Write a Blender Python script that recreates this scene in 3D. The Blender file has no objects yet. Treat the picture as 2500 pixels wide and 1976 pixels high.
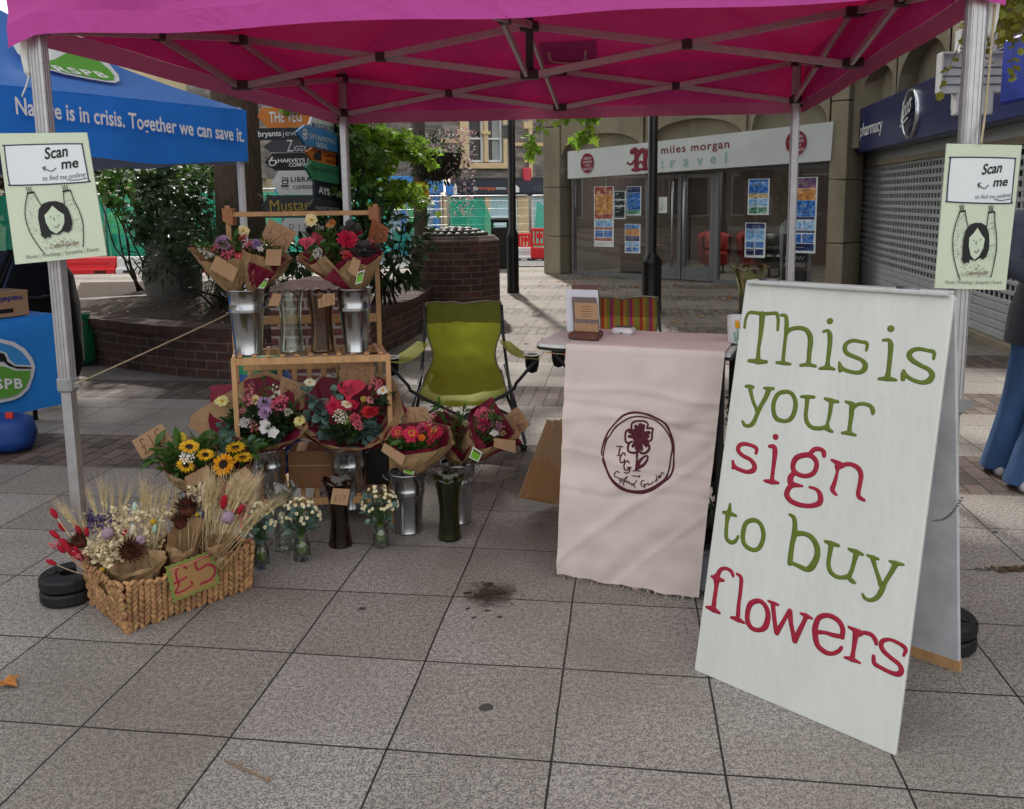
import bpy, math, random
from math import sin, cos, pi, radians, hypot, sqrt, atan2
from mathutils import Vector, Matrix, noise
S = bpy.context.scene
COL = S.collection
rnd = random.Random(7)
V3 = Vector
# ------------------------------------------------------------------ camera
CAMF, CPX, CPY, PITCH, ROLL, EYE = 2060.2, 1250.0, 780.2, -0.1397, -0.0132, 1.4767   # photo is 2500 x 1976
_f = V3((0, cos(PITCH), sin(PITCH))); _r = V3((1, 0, 0)); _u = _r.cross(_f)
CR = _r*cos(ROLL) + _u*sin(ROLL); CU = -_r*sin(ROLL) + _u*cos(ROLL); CF = _f
CO = V3((0, 0, EYE))
cam = bpy.data.cameras.new('camera'); camo = bpy.data.objects.new('camera', cam); COL.objects.link(camo)
camo.matrix_world = Matrix(((CR.x, CU.x, -CF.x, 0), (CR.y, CU.y, -CF.y, 0), (CR.z, CU.z, -CF.z, EYE), (0, 0, 0, 1)))
cam.sensor_width = 36; cam.lens = CAMF/2500*36; cam.shift_y = (CPY-988)/2500
cam.clip_start = 0.05; cam.clip_end = 600
S.camera = camo
# ------------------------------------------------------------------ light
SUN_EL, SUN_AZ = radians(42), radians(8)          # sun behind the stall, slightly left (azimuth measured from +Y towards -X)
w = bpy.data.worlds.new('World'); S.world = w; w.use_nodes = True
wn = w.node_tree; bgn = wn.nodes['Background']
sk = wn.nodes.new('ShaderNodeTexSky'); sk.sky_type = 'NISHITA'; sk.sun_disc = False
sk.sun_elevation = SUN_EL; sk.sun_rotation = -SUN_AZ; sk.air_density = 1.4; sk.dust_density = 3.0; sk.ozone_density = 1.0
# thin broken cloud: the clear sky veiled by pale grey
tcw = wn.nodes.new('ShaderNodeTexCoord'); nzw = wn.nodes.new('ShaderNodeTexNoise'); nzw.inputs['Scale'].default_value = 2.2; nzw.inputs['Detail'].default_value = 6; wn.links.new(tcw.outputs['Generated'], nzw.inputs[0])
mrw = wn.nodes.new('ShaderNodeMapRange'); mrw.inputs[1].default_value = .3; mrw.inputs[2].default_value = .7; mrw.inputs[3].default_value = .6; mrw.inputs[4].default_value = .95; wn.links.new(nzw.outputs[0], mrw.inputs[0])
mxw = wn.nodes.new('ShaderNodeMix'); mxw.data_type = 'RGBA'; wn.links.new(mrw.outputs[0], mxw.inputs[0]); wn.links.new(sk.outputs[0], mxw.inputs[6]); mxw.inputs[7].default_value = (7.6, 7.5, 7.3, 1)
wn.links.new(mxw.outputs[2], bgn.inputs[0]); bgn.inputs[1].default_value = 0.15
sl = bpy.data.lights.new('sun', 'SUN'); sl.energy = 3.2; sl.angle = radians(2); sl.color = (1, .95, .87)
so = bpy.data.objects.new('sun', sl); COL.objects.link(so)
sd = V3((-sin(SUN_AZ)*cos(SUN_EL), cos(SUN_AZ)*cos(SUN_EL), sin(SUN_EL)))
so.rotation_euler = sd.to_track_quat('Z', 'Y').to_euler(); so.location = sd*60
S.view_settings.view_transform = 'Standard'; S.view_settings.look = 'None'
S.view_settings.exposure = 0.42; S.view_settings.gamma = 1; S.view_settings.use_curve_mapping = False
try:
    S.cycles.max_bounces = 8; S.cycles.transparent_max_bounces = 24; S.cycles.transmission_bounces = 8
    S.cycles.caustics_reflective = False; S.cycles.caustics_refractive = False; S.cycles.sample_clamp_indirect = 4.0
except Exception: pass
# ------------------------------------------------------------------ pixels of the survey -> points in the place
def ray(x, y): return CF + CR*((x-CPX)/CAMF) - CU*((y-CPY)/CAMF)
def g(x, y, z=0.0):
    d = ray(x, y); return CO + d*((z-EYE)/d.z)
def at(x, y, Y):
    d = ray(x, y); return CO + d*(Y/d.y)
def hit(x, y, p, n):
    d = ray(x, y); return CO + d*((p-CO).dot(n)/d.dot(n))
def pxm(Y): return Y/CAMF          # metres per photo pixel at depth Y
UP = V3((0, 0, 1))
# ------------------------------------------------------------------ materials
def lin(c):
    if isinstance(c, str):
        c = c.lstrip('#'); c = [int(c[i:i+2], 16)/255 for i in (0, 2, 4)]
        c = [x/12.92 if x <= .04045 else ((x+.055)/1.055)**2.4 for x in c]
    return (c[0], c[1], c[2], 1)
MATS = {}
def newmat(name):
    m = bpy.data.materials.new(name); m.use_nodes = True
    nt = m.node_tree; return m, nt, nt.nodes, nt.links, nt.nodes['Principled BSDF']
def M(name, col, rough=.6, metal=0, var=.12, vs=6, bump=0, bs=60, trans=0, spec=.5, isl=0, glass=0, ior=1.45, stretch=None, col2=None, sheen=0):
    """procedural surface: colour broken by noise (var), per-piece variation (isl), bump, optional translucency or glass"""
    if name in MATS: return MATS[name]
    m, nt, N, L, b = newmat(name); c = lin(col)
    tc = N.new('ShaderNodeTexCoord'); vec = tc.outputs['Object']
    if stretch:
        mp = N.new('ShaderNodeMapping'); mp.inputs['Scale'].default_value = stretch; L.new(vec, mp.inputs[0]); vec = mp.outputs[0]
    nz = N.new('ShaderNodeTexNoise'); nz.inputs['Scale'].default_value = vs; nz.inputs['Detail'].default_value = 6; nz.inputs['Roughness'].default_value = .65
    L.new(vec, nz.inputs[0])
    mix = N.new('ShaderNodeMix'); mix.data_type = 'RGBA'
    k = 1-var; k2 = 1+var
    mix.inputs[6].default_value = (c[0]*k, c[1]*k, c[2]*k, 1)
    mix.inputs[7].default_value = lin(col2) if col2 else (min(1, c[0]*k2), min(1, c[1]*k2), min(1, c[2]*k2), 1)
    rp = N.new('ShaderNodeMapRange'); rp.inputs[1].default_value = .3; rp.inputs[2].default_value = .7
    L.new(nz.outputs[0], rp.inputs[0]); L.new(rp.outputs[0], mix.inputs[0]); out = mix.outputs[2]
    if isl:
        ge = N.new('ShaderNodeNewGeometry'); hs = N.new('ShaderNodeHueSaturation'); mr = N.new('ShaderNodeMapRange')
        mr.inputs[3].default_value = 1-isl; mr.inputs[4].default_value = 1+isl
        L.new(ge.outputs['Random Per Island'], mr.inputs[0]); L.new(mr.outputs[0], hs.inputs['Value'])
        mh = N.new('ShaderNodeMapRange'); mh.inputs[3].default_value = .5-isl*.06; mh.inputs[4].default_value = .5+isl*.06
        mu = N.new('ShaderNodeMath'); mu.operation = 'FRACT'; m7 = N.new('ShaderNodeMath'); m7.operation = 'MULTIPLY'; m7.inputs[1].default_value = 7.13
        L.new(ge.outputs['Random Per Island'], m7.inputs[0]); L.new(m7.outputs[0], mu.inputs[0]); L.new(mu.outputs[0], mh.inputs[0]); L.new(mh.outputs[0], hs.inputs['Hue'])
        L.new(out, hs.inputs['Color']); out = hs.outputs[0]
    L.new(out, b.inputs['Base Color'])
    b.inputs['Roughness'].default_value = rough; b.inputs['Metallic'].default_value = metal
    b.inputs['Specular IOR Level'].default_value = spec; b.inputs['IOR'].default_value = ior
    if sheen: b.inputs['Sheen Weight'].default_value = sheen
    if glass: b.inputs['Transmission Weight'].default_value = glass
    if bump:
        n2 = N.new('ShaderNodeTexNoise'); n2.inputs['Scale'].default_value = bs; n2.inputs['Detail'].default_value = 5; L.new(vec, n2.inputs[0])
        bp = N.new('ShaderNodeBump'); bp.inputs['Strength'].default_value = min(1, bump); bp.inputs['Distance'].default_value = .02
        L.new(n2.outputs[0], bp.inputs['Height']); L.new(bp.outputs[0], b.inputs['Normal'])
    if trans:
        t = N.new('ShaderNodeBsdfTranslucent'); L.new(out, t.inputs[0]); ms = N.new('ShaderNodeMixShader'); ms.inputs[0].default_value = trans
        L.new(b.outputs[0], ms.inputs[1]); L.new(t.outputs[0], ms.inputs[2]); L.new(ms.outputs[0], N['Material Output'].inputs[0])
    MATS[name] = m; return m
def pane_mat(name, tint, alpha, rough=.02, k=1.0):
    """window glass: a clear tinted layer you see through plus its own reflections"""
    if name in MATS: return MATS[name]
    m, nt, N, L, b = newmat(name)
    tr = N.new('ShaderNodeBsdfTransparent'); tr.inputs[0].default_value = lin(tint)
    gl = N.new('ShaderNodeBsdfGlossy'); gl.inputs['Roughness'].default_value = rough; gl.inputs[0].default_value = (1, 1, 1, 1)
    fr = N.new('ShaderNodeFresnel'); fr.inputs[0].default_value = 1.5
    ad = N.new('ShaderNodeMath'); ad.operation = 'MULTIPLY_ADD'; ad.inputs[1].default_value = k; ad.inputs[2].default_value = alpha; L.new(fr.outputs[0], ad.inputs[0])
    ms = N.new('ShaderNodeMixShader'); L.new(ad.outputs[0], ms.inputs[0]); L.new(tr.outputs[0], ms.inputs[1]); L.new(gl.outputs[0], ms.inputs[2])
    L.new(ms.outputs[0], N['Material Output'].inputs[0]); MATS[name] = m; return m
def brick_mat(name, c1, c2, mortar, bw, rh, ms=.012, off=.5, rough=.85, bump=.6, var=.5, wall=True, dirt=.35):
    """brickwork / coursed stone laid by world position on any upright wall"""
    if name in MATS: return MATS[name]
    m, nt, N, L, b = newmat(name)
    tc = N.new('ShaderNodeTexCoord'); vec = tc.outputs['Object']
    at_ = N.new('ShaderNodeAttribute'); at_.attribute_name = 'wuv'
    if wall: vec2 = at_.outputs['Vector']
    else: vec2 = vec
    nzd = N.new('ShaderNodeTexNoise'); nzd.inputs['Scale'].default_value = 2.5; L.new(vec, nzd.inputs[0])
    br = N.new('ShaderNodeTexBrick'); br.offset = off; br.inputs['Scale'].default_value = 1
    br.inputs['Brick Width'].default_value = bw; br.inputs['Row Height'].default_value = rh; br.inputs['Mortar Size'].default_value = ms
    br.inputs['Mortar Smooth'].default_value = .15; br.inputs['Bias'].default_value = 0
    br.inputs['Color1'].default_value = lin(c1); br.inputs['Color2'].default_value = lin(c2); br.inputs['Mortar'].default_value = lin(mortar)
    L.new(vec2, br.inputs['Vector'])
    nz = N.new('ShaderNodeTexNoise'); nz.inputs['Scale'].default_value = 14; nz.inputs['Detail'].default_value = 8; nz.inputs['Roughness'].default_value = .7; L.new(vec, nz.inputs[0])
    mr = N.new('ShaderNodeMapRange'); mr.inputs[1].default_value = .25; mr.inputs[2].default_value = .75; mr.inputs[3].default_value = 1-var*.6; mr.inputs[4].default_value = 1+var*.5
    L.new(nz.outputs[0], mr.inputs[0])
    mr2 = N.new('ShaderNodeMapRange'); mr2.inputs[1].default_value = .3; mr2.inputs[2].default_value = .7; mr2.inputs[3].default_value = 1-dirt; mr2.inputs[4].default_value = 1+dirt*.3
    L.new(nzd.outputs[0], mr2.inputs[0]); mm = N.new('ShaderNodeMath'); mm.operation = 'MULTIPLY'; L.new(mr.outputs[0], mm.inputs[0]); L.new(mr2.outputs[0], mm.inputs[1])
    hs = N.new('ShaderNodeHueSaturation'); L.new(br.outputs[0], hs.inputs['Color']); L.new(mm.outputs[0], hs.inputs['Value']); L.new(hs.outputs[0], b.inputs['Base Color'])
    b.inputs['Roughness'].default_value = rough
    inv = N.new('ShaderNodeMath'); inv.operation = 'SUBTRACT'; inv.inputs[0].default_value = 1; L.new(br.outputs['Fac'], inv.inputs[1])
    a2 = N.new('ShaderNodeMath'); a2.operation = 'MULTIPLY_ADD'; a2.inputs[1].default_value = .35; L.new(nz.outputs[0], a2.inputs[0]); L.new(inv.outputs[0], a2.inputs[2])
    bp = N.new('ShaderNodeBump'); bp.inputs['Strength'].default_value = bump; bp.inputs['Distance'].default_value = .012; L.new(a2.outputs[0], bp.inputs['Height']); L.new(bp.outputs[0], b.inputs['Normal'])
    MATS[name] = m; return m
# ------------------------------------------------------------------ mesh builder
class MB:
    def __init__(s): s.v = []; s.f = []; s.m = []; s.sm = []; s.cur = 0; s.smooth = False
    def face(s, idx): s.f.append(tuple(idx)); s.m.append(s.cur); s.sm.append(s.smooth)
    def poly(s, pts):
        b = len(s.v); s.v += [V3(p) for p in pts]; s.face(range(b, b+len(pts))); return s
    def grid(s, rows, closeu=False, closev=False):
        b = len(s.v); n = len(rows); k = len(rows[0])
        for r in rows: s.v += [V3(p) for p in r]
        for i in range(n if closev else n-1):
            for j in range(k if closeu else k-1):
                a, c = i, (i+1) % n; d, e = j, (j+1) % k
                s.face((b+a*k+d, b+a*k+e, b+c*k+e, b+c*k+d))
        return s
    def box(s, c, size, ax=None, bev=0):
        """c centre, size full extents, ax three axes; bev chamfers the edges"""
        ax = ax or (V3((1, 0, 0)), V3((0, 1, 0)), V3((0, 0, 1))); c = V3(c); h = [x/2 for x in size]
        if bev and bev < min(h)*.9:
            P = []
            for sz in (-1, 1):
                for (k, e) in ((0, bev), (bev, 0)):
                    pass
            import itertools
            idx = {}
            b = len(s.v)
            for sx, sy, sz in itertools.product((-1, 1), repeat=3):
                for a in range(3):
                    q = [sx*(h[0]-(bev if a != 0 else 0)), sy*(h[1]-(bev if a != 1 else 0)), sz*(h[2]-(bev if a != 2 else 0))]
                    idx[(sx, sy, sz, a)] = len(s.v); s.v.append(c+ax[0]*q[0]+ax[1]*q[1]+ax[2]*q[2])
            def I(sg, a): return idx[(sg[0], sg[1], sg[2], a)]
            def sgn(a, sa, b_, sb, c_, sc):
                r = [0, 0, 0]; r[a] = sa; r[b_] = sb; r[c_] = sc; return r
            for a in range(3):
                b1, c1 = (a+1) % 3, (a+2) % 3
                for sa in (-1, 1):
                    q = [I(sgn(a, sa, b1, x, c1, y), a) for x, y in ((-1, -1), (1, -1), (1, 1), (-1, 1))]
                    s.face(q if sa > 0 else q[::-1])
                for sb in (-1, 1):
                    for sc in (-1, 1):
                        q = [I(sgn(a, -1, b1, sb, c1, sc), b1), I(sgn(a, 1, b1, sb, c1, sc), b1), I(sgn(a, 1, b1, sb, c1, sc), c1), I(sgn(a, -1, b1, sb, c1, sc), c1)]
                        s.face(q if sb*sc > 0 else q[::-1])
            for sx, sy, sz in itertools.product((-1, 1), repeat=3):
                q = [I((sx, sy, sz), a) for a in range(3)]; s.face(q if sx*sy*sz > 0 else q[::-1])
            return s
        b = len(s.v)
        for z in (-1, 1):
            for x, y in ((-1, -1), (1, -1), (1, 1), (-1, 1)): s.v.append(c+ax[0]*x*h[0]+ax[1]*y*h[1]+ax[2]*z*h[2])
        for q in ((3, 2, 1, 0), (4, 5, 6, 7), (0, 1, 5, 4), (1, 2, 6, 5), (2, 3, 7, 6), (3, 0, 4, 7)): s.face([b+i for i in q])
        return s
    def bar(s, a, b, w, h, up=UP, bev=0):
        a, b = V3(a), V3(b); d = b-a; l = d.length; d = d/l; x = d.cross(V3(up))
        if x.length < 1e-4: x = d.cross(V3((1, 0, 0)))
        x.normalize(); z = x.cross(d)
        return s.box((a+b)/2, (w, l, h), (x, d, z), bev)
    def tube(s, pts, r, n=8, cap=True, flat=None, closed=False):
        """round tube along pts; r number or list; flat=(normal,k) squashes the section along normal"""
        pts = [V3(p) for p in pts]; k = len(pts); rr = r if isinstance(r, (list, tuple)) else [r]*k
        rows = []; prev = None
        for i, p in enumerate(pts):
            t = (pts[(i+1) % k]-pts[i-1]) if closed else (pts[min(i+1, k-1)]-pts[max(i-1, 0)])
            t = t.normalized() if t.length > 1e-9 else V3((0, 0, 1))
            if flat: x = V3(flat[0]); x = (x-t*x.dot(t)).normalized()
            elif prev is None:
                x = t.orthogonal().normalized()
            else:
                x = prev-t*prev.dot(t); x = x.normalized() if x.length > 1e-6 else t.orthogonal().normalized()
            prev = x; y = t.cross(x); kx = flat[1] if flat else 1
            rows.append([p+(x*cos(2*pi*j/n)*kx+y*sin(2*pi*j/n))*rr[i] for j in range(n)])
        b = len(s.v); s.grid(rows, closeu=True, closev=closed)
        if cap and not closed:
            s.face(range(b+n-1, b-1, -1)); e = b+(k-1)*n; s.face(range(e, e+n))
        return s
    def lathe(s, prof, c=(0, 0, 0), n=24, ax=None, cap0=False, cap1=False, fn=None):
        ax = ax or (V3((1, 0, 0)), V3((0, 1, 0)), V3((0, 0, 1))); c = V3(c); rows = []
        for i, (r, z) in enumerate(prof):
            row = []
            for j in range(n):
                a = 2*pi*j/n; r2, z2 = fn(a, r, z, i) if fn else (r, z)
                row.append(c+ax[0]*r2*cos(a)+ax[1]*r2*sin(a)+ax[2]*z2)
            rows.append(row)
        b = len(s.v); s.grid(rows, closeu=True)
        if cap0: s.face(range(b+n-1, b-1, -1))
        if cap1: e = b+(len(prof)-1)*n; s.face(range(e, e+n))
        return s
    def ball(s, c, r, n=10, k=6, ax=None, jit=0):
        ax = ax or (V3((1, 0, 0)), V3((0, 1, 0)), V3((0, 0, 1))); r = r if isinstance(r, (tuple, list)) else (r, r, r)
        rows = []
        for i in range(k+1):
            t = pi*i/k; t = min(max(t, .02), pi-.02)
            rows.append([V3(c)+ax[0]*r[0]*sin(t)*cos(2*pi*j/n)*(1+rnd.uniform(-jit, jit))+ax[1]*r[1]*sin(t)*sin(2*pi*j/n)*(1+rnd.uniform(-jit, jit))-ax[2]*r[2]*cos(t)*(1+rnd.uniform(-jit, jit)) for j in range(n)])
        return s.grid(rows, closeu=True)
    def extrude(s, pts, d):
        """prism: closed outline pts pushed along d"""
        pts = [V3(p) for p in pts]; d = V3(d); n = len(pts); b = len(s.v); s.v += pts+[p+d for p in pts]
        s.face(range(b+n-1, b-1, -1)); s.face(range(b+n, b+2*n))
        for i in range(n): j = (i+1) % n; s.face((b+i, b+j, b+n+j, b+n+i))
        return s
    def build(s, name, mats, parent=None, world=True, wuv=False):
        mats = mats if isinstance(mats, (list, tuple)) else [mats]
        vs = s.v
        if parent is not None and world:
            inv = WM(parent).inverted(); vs = [inv @ p for p in vs]
        me = bpy.data.meshes.new(name); me.from_pydata([tuple(p) for p in vs], [], s.f)
        for m in mats: me.materials.append(m)
        me.polygons.foreach_set('material_index', s.m); me.polygons.foreach_set('use_smooth', s.sm)
        if wuv:                                   # metres along the wall / up the wall, for brickwork
            a = me.attributes.new('wuv', 'FLOAT_VECTOR', 'CORNER'); arr = []
            for p in me.polygons:
                n = p.normal
                for vi in p.vertices:
                    q = s.v[vi]
                    if abs(n.z) > .8: arr += [q.x, q.y, 0]
                    else:
                        t = V3((-n.y, n.x, 0)).normalized(); arr += [wuv(q) if callable(wuv) else q.dot(t), q.z, 0]
            a.data.foreach_set('vector', arr)
        me.update(); o = bpy.data.objects.new(name, me); COL.objects.link(o)
        if parent is not None: o.parent = parent
        return o
def WM(o):
    m = Matrix.LocRotScale(o.location, o.rotation_euler, o.scale)
    return WM(o.parent) @ m if o.parent else m
def tag(o, label, cat=None, group=None, kind=None):
    if label: o['label'] = label
    if cat: o['category'] = cat
    if group: o['group'] = group
    if kind: o['kind'] = kind
    return o
def thing(name, label, cat, loc=(0, 0, 0), rz=0, group=None):
    o = bpy.data.objects.new(name, None); COL.objects.link(o); o.location = loc; o.rotation_euler = (0, 0, rz); o.empty_display_size = .1
    return tag(o, label, cat, group)
def copy_tree(o, parent=None):
    c = o.copy(); COL.objects.link(c); c.parent = parent
    for ch in [x for x in bpy.data.objects if x.parent == o]: copy_tree(ch, c)
    return c
# ------------------------------------------------------------------ lettering
_tx = {}
def text_mesh(s, bold=0, spacing=1, align='LEFT'):
    k = (s, bold, spacing)
    if k in _tx: return _tx[k]
    cu = bpy.data.curves.new('lettering', 'FONT'); cu.body = s; cu.size = 1; cu.offset = bold; cu.space_character = spacing; cu.resolution_u = 3
    o = bpy.data.objects.new('lettering', cu); COL.objects.link(o); dg = bpy.context.evaluated_depsgraph_get()
    me = o.evaluated_get(dg).to_mesh(); vs = [v.co.copy() for v in me.vertices]; fs = [tuple(p.vertices) for p in me.polygons]
    o.evaluated_get(dg).to_mesh_clear(); bpy.data.objects.remove(o); bpy.data.curves.remove(cu)
    _tx[k] = (vs, fs); return _tx[k]
def put_text(mb, s, p0, p1, h, up, off=.002, bold=0, spacing=1, surf=None, shear=0):
    """lettering whose baseline runs p0->p1 (text is fitted to that length); h = cap height along up"""
    vs, fs = text_mesh(s, bold, spacing)
    if not vs: return
    x0 = min(v.x for v in vs); x1 = max(v.x for v in vs); p0, p1, up = V3(p0), V3(p1), V3(up).normalized(); d = p1-p0; n = d.cross(up).normalized(); b = len(mb.v)
    for v in vs:
        a = (v.x-x0)/(x1-x0); y = v.y/.70*h; q = p0+d*a+up*y+d.normalized()*shear*y
        if surf: q = surf(q)
        mb.v.append(q+n*off)
    for f in fs: mb.face([b+i for i in f])
def smooth_pts(pts, sub=4, closed=False):
    if len(pts) < 3: return [V3(p) for p in pts]
    P = [V3(p) for p in pts]; n = len(P); out = []
    for i in range(n if closed else n-1):
        p0 = P[i-1] if (closed or i > 0) else P[0]*2-P[1]; p1 = P[i]; p2 = P[(i+1) % n]; p3 = P[(i+2) % n] if (closed or i+2 < n) else P[-1]*2-P[-2]
        for k in range(sub):
            t = k/sub; out.append(.5*((2*p1)+(p2-p0)*t+(2*p0-5*p1+4*p2-p3)*t*t+(3*p1-p0-3*p2+p3)*t**3))
    if not closed: out.append(P[-1])
    return out
def stroke(mb, pts, r, n, lift=.0015, closed=False, sub=4):
    """a painted brush line on a surface with normal n: a flattened, slightly raised rounded bead; r = half width (number or per point)"""
    k = len(pts); rr = list(r) if isinstance(r, (list, tuple)) else [r]*k
    P = smooth_pts(pts, sub, closed); m = len(P)
    R = []
    for i in range(m):
        t = i/sub; a = int(t); fr = t-a; R.append(rr[a % k]*(1-fr)+rr[(a+1) % k if closed else min(a+1, k-1)]*fr)
    if not closed:
        d0 = (P[0]-P[1]).normalized(); d1 = (P[-1]-P[-2]).normalized()
        P = [P[0]+d0*R[0]*.9, P[0]+d0*R[0]*.55]+P+[P[-1]+d1*R[-1]*.55, P[-1]+d1*R[-1]*.9]; R = [R[0]*.35, R[0]*.82]+R+[R[-1]*.82, R[-1]*.35]
    rm = sum(R)/len(R)
    mb.tube(P, R, 8, flat=(n, lift/rm), closed=closed)
# ------------------------------------------------------------------ ground
def terr(y):
    return 0.0 if y < 18.5 else (-(y-18.5)/17.5*.85 if y < 36 else -.85)
def paving_mat():
    m, nt, N, L, b = newmat('paving')
    tc = N.new('ShaderNodeTexCoord'); P = tc.outputs['Object']
    mp = N.new('ShaderNodeMapping'); mp.vector_type = 'TEXTURE'; mp.inputs['Location'].default_value = (.089, 2.056, 0)
    mp.inputs['Rotation'].default_value = (0, 0, -.1342); mp.inputs['Scale'].default_value = (.45, .45, .45); L.new(P, mp.inputs[0])
    def nz(scale, det=5, rough=.6, vec=P):
        n = N.new('ShaderNodeTexNoise'); n.inputs['Scale'].default_value = scale; n.inputs['Detail'].default_value = det; n.inputs['Roughness'].default_value = rough; L.new(vec, n.inputs[0]); return n.outputs[0]
    def mr(x, a, b_, c, d):
        n = N.new('ShaderNodeMapRange'); n.inputs[1].default_value = a; n.inputs[2].default_value = b_; n.inputs[3].default_value = c; n.inputs[4].default_value = d; L.new(x, n.inputs[0]); return n.outputs[0]
    def ma(op, x, y):
        n = N.new('ShaderNodeMath'); n.operation = op
        for i, q in enumerate((x, y)):
            if isinstance(q, (int, float)): n.inputs[i].default_value = q
            else: L.new(q, n.inputs[i])
        return n.outputs[0]
    def mix(f, a, b_):
        n = N.new('ShaderNodeMix'); n.data_type = 'RGBA'
        if isinstance(f, (int, float)): n.inputs[0].default_value = f
        else: L.new(f, n.inputs[0])
        for i, q in ((6, a), (7, b_)):
            if isinstance(q, str): n.inputs[i].default_value = lin(q)
            else: L.new(q, n.inputs[i])
        return n.outputs[2]
    def brick(w, h, msz, off, c1, c2, vec):
        n = N.new('ShaderNodeTexBrick'); n.offset = off; n.inputs['Scale'].default_value = 1; n.inputs['Brick Width'].default_value = w; n.inputs['Row Height'].default_value = h
        n.inputs['Mortar Size'].default_value = msz; n.inputs['Mortar Smooth'].default_value = .25; n.inputs['Color1'].default_value = lin(c1); n.inputs['Color2'].default_value = lin(c2); n.inputs['Mortar'].default_value = (0, 0, 0, 1)
        L.new(vec, n.inputs[0]); return n
    G = mp.outputs[0]
    wob = N.new('ShaderNodeVectorMath'); wob.operation = 'MULTIPLY_ADD'      # joints are never ruler straight
    wn_ = N.new('ShaderNodeTexNoise'); wn_.inputs['Scale'].default_value = 1.3; wn_.inputs['Detail'].default_value = 6; L.new(P, wn_.inputs[0])
    wob.inputs[1].default_value = (.05, .05, 0); L.new(wn_.outputs[1], wob.inputs[0]); L.new(G, wob.inputs[2])
    wo2 = N.new('ShaderNodeVectorMath'); wo2.operation = 'SUBTRACT'; L.new(wob.outputs[0], wo2.inputs[0]); wo2.inputs[1].default_value = (.025, .025, 0); Gw = wo2.outputs[0]
    slab = brick(1, 1, .0075, 0, '#ffffff', '#e6e4e0', Gw)
    sw = N.new('ShaderNodeMapping'); sw.inputs['Rotation'].default_value = (0, 0, pi/2); L.new(Gw, sw.inputs[0])
    bk = brick(.445, .2225, .013, .5, '#ffffff', '#a9a9a9', sw.outputs[0])
    # speckled exposed aggregate
    a1 = nz(175, 3, .6); a2 = nz(62, 4, .7); a3 = nz(1.1, 6, .6); vo = N.new('ShaderNodeTexVoronoi'); vo.inputs['Scale'].default_value = 150; L.new(P, vo.inputs[0])
    sp = ma('ADD', ma('MULTIPLY', mr(a1, .35, .65, 0, 1), .62), ma('MULTIPLY', mr(a2, .35, .65, 0, 1), .38))
    agg = mix(mr(sp, .30, .72, 0, 1), '#6b6866', '#beb9b3')
    agg = mix(mr(vo.outputs[0], .0, .16, .65, 0), agg, '#c5beb6')
    agg = mix(mr(nz(.55, 6, .55), .45, .75, 0, .45), agg, '#9a8b7a')
    agg = mix(mr(a3, .42, .72, 0, .55), agg, '#6d6560')
    tint = N.new('ShaderNodeMix'); tint.data_type = 'RGBA'; tint.blend_type = 'MULTIPLY'; tint.inputs[0].default_value = 1; L.new(agg, tint.inputs[6]); L.new(slab.outputs[0], tint.inputs[7])
    bcol = mix(mr(nz(60, 5, .7), .3, .7, 0, 1), '#54453f', '#8d7a70'); bt = N.new('ShaderNodeMix'); bt.data_type = 'RGBA'; bt.blend_type = 'MULTIPLY'; bt.inputs[0].default_value = 1; L.new(bcol, bt.inputs[6]); L.new(bk.outputs[0], bt.inputs[7])
    sx = N.new('ShaderNodeSeparateXYZ'); L.new(Gw, sx.inputs[0]); v = sx.outputs[1]
    fr = ma('FRACT', ma('DIVIDE', ma('SUBTRACT', v, 5.02), 3.63), 0)
    band = ma('MULTIPLY', ma('LESS_THAN', fr, .388), ma('GREATER_THAN', v, 4.9))
    edge = mr(ma('ABSOLUTE', ma('SUBTRACT', fr, .388), 0), .0, .006, 1, 0)
    col = mix(band, tint.outputs[2], bt.outputs[2])
    mort = ma('ADD', ma('MULTIPLY', slab.outputs['Fac'], ma('SUBTRACT', 1, band)), ma('MULTIPLY', bk.outputs['Fac'], band))
    mort = ma('MINIMUM', ma('ADD', mort, ma('MULTIPLY', edge, ma('GREATER_THAN', v, 4.9))), 1)
    sy = N.new('ShaderNodeSeparateXYZ'); L.new(P, sy.inputs[0])          # darker, browner tone further into the square
    far = mr(ma('ADD', sy.outputs[1], ma('MULTIPLY', nz(.35, 3), 2.4)), 8.2, 9.6, 0, 1)
    far_tone = N.new('ShaderNodeMix'); far_tone.data_type = 'RGBA'; far_tone.blend_type = 'MULTIPLY'; far_tone.inputs[0].default_value = 1; L.new(mix(mr(nz(7, 6, .7), .3, .7, 0, 1), '#5b5048', '#857a70'), far_tone.inputs[6]); L.new(mix(band, slab.outputs[0], bk.outputs[0]), far_tone.inputs[7])
    col = mix(ma('MULTIPLY', far, .85), col, far_tone.outputs[2])
    col = mix(ma('MULTIPLY', mort, mr(nz(14, 5, .7), .3, .65, .5, .95)), col, mix(mr(nz(3, 4), .4, .65, 0, 1), '#241f1d', '#3b3a2c'))
    wet = mr(nz(.9, 4, .6), .52, .66, 0, 1)         # damp where the buckets were filled
    px = N.new('ShaderNodeVectorMath'); px.operation = 'DISTANCE'; px.inputs[1].default_value = (-.02, 4.5, 0); L.new(P, px.inputs[0])
    wetm = ma('MULTIPLY', mr(px.outputs['Value'], .5, 1.3, 1, 0), mr(nz(2.2, 5, .6), .36, .56, 0, 1))
    col = mix(ma('MULTIPLY', wetm, .6), col, '#2b2522')
    L.new(col, b.inputs['Base Color'])
    L.new(ma('SUBTRACT', ma('SUBTRACT', .78, ma('MULTIPLY', wetm, .5)), ma('MULTIPLY', mr(a2, .3, .7, 0, 1), .12)), b.inputs['Roughness'])
    h = ma('SUBTRACT', ma('MULTIPLY', sp, .45), ma('MULTIPLY', mort, 1.6)); bp = N.new('ShaderNodeBump'); bp.inputs['Strength'].default_value = .75; bp.inputs['Distance'].default_value = .006
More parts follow.
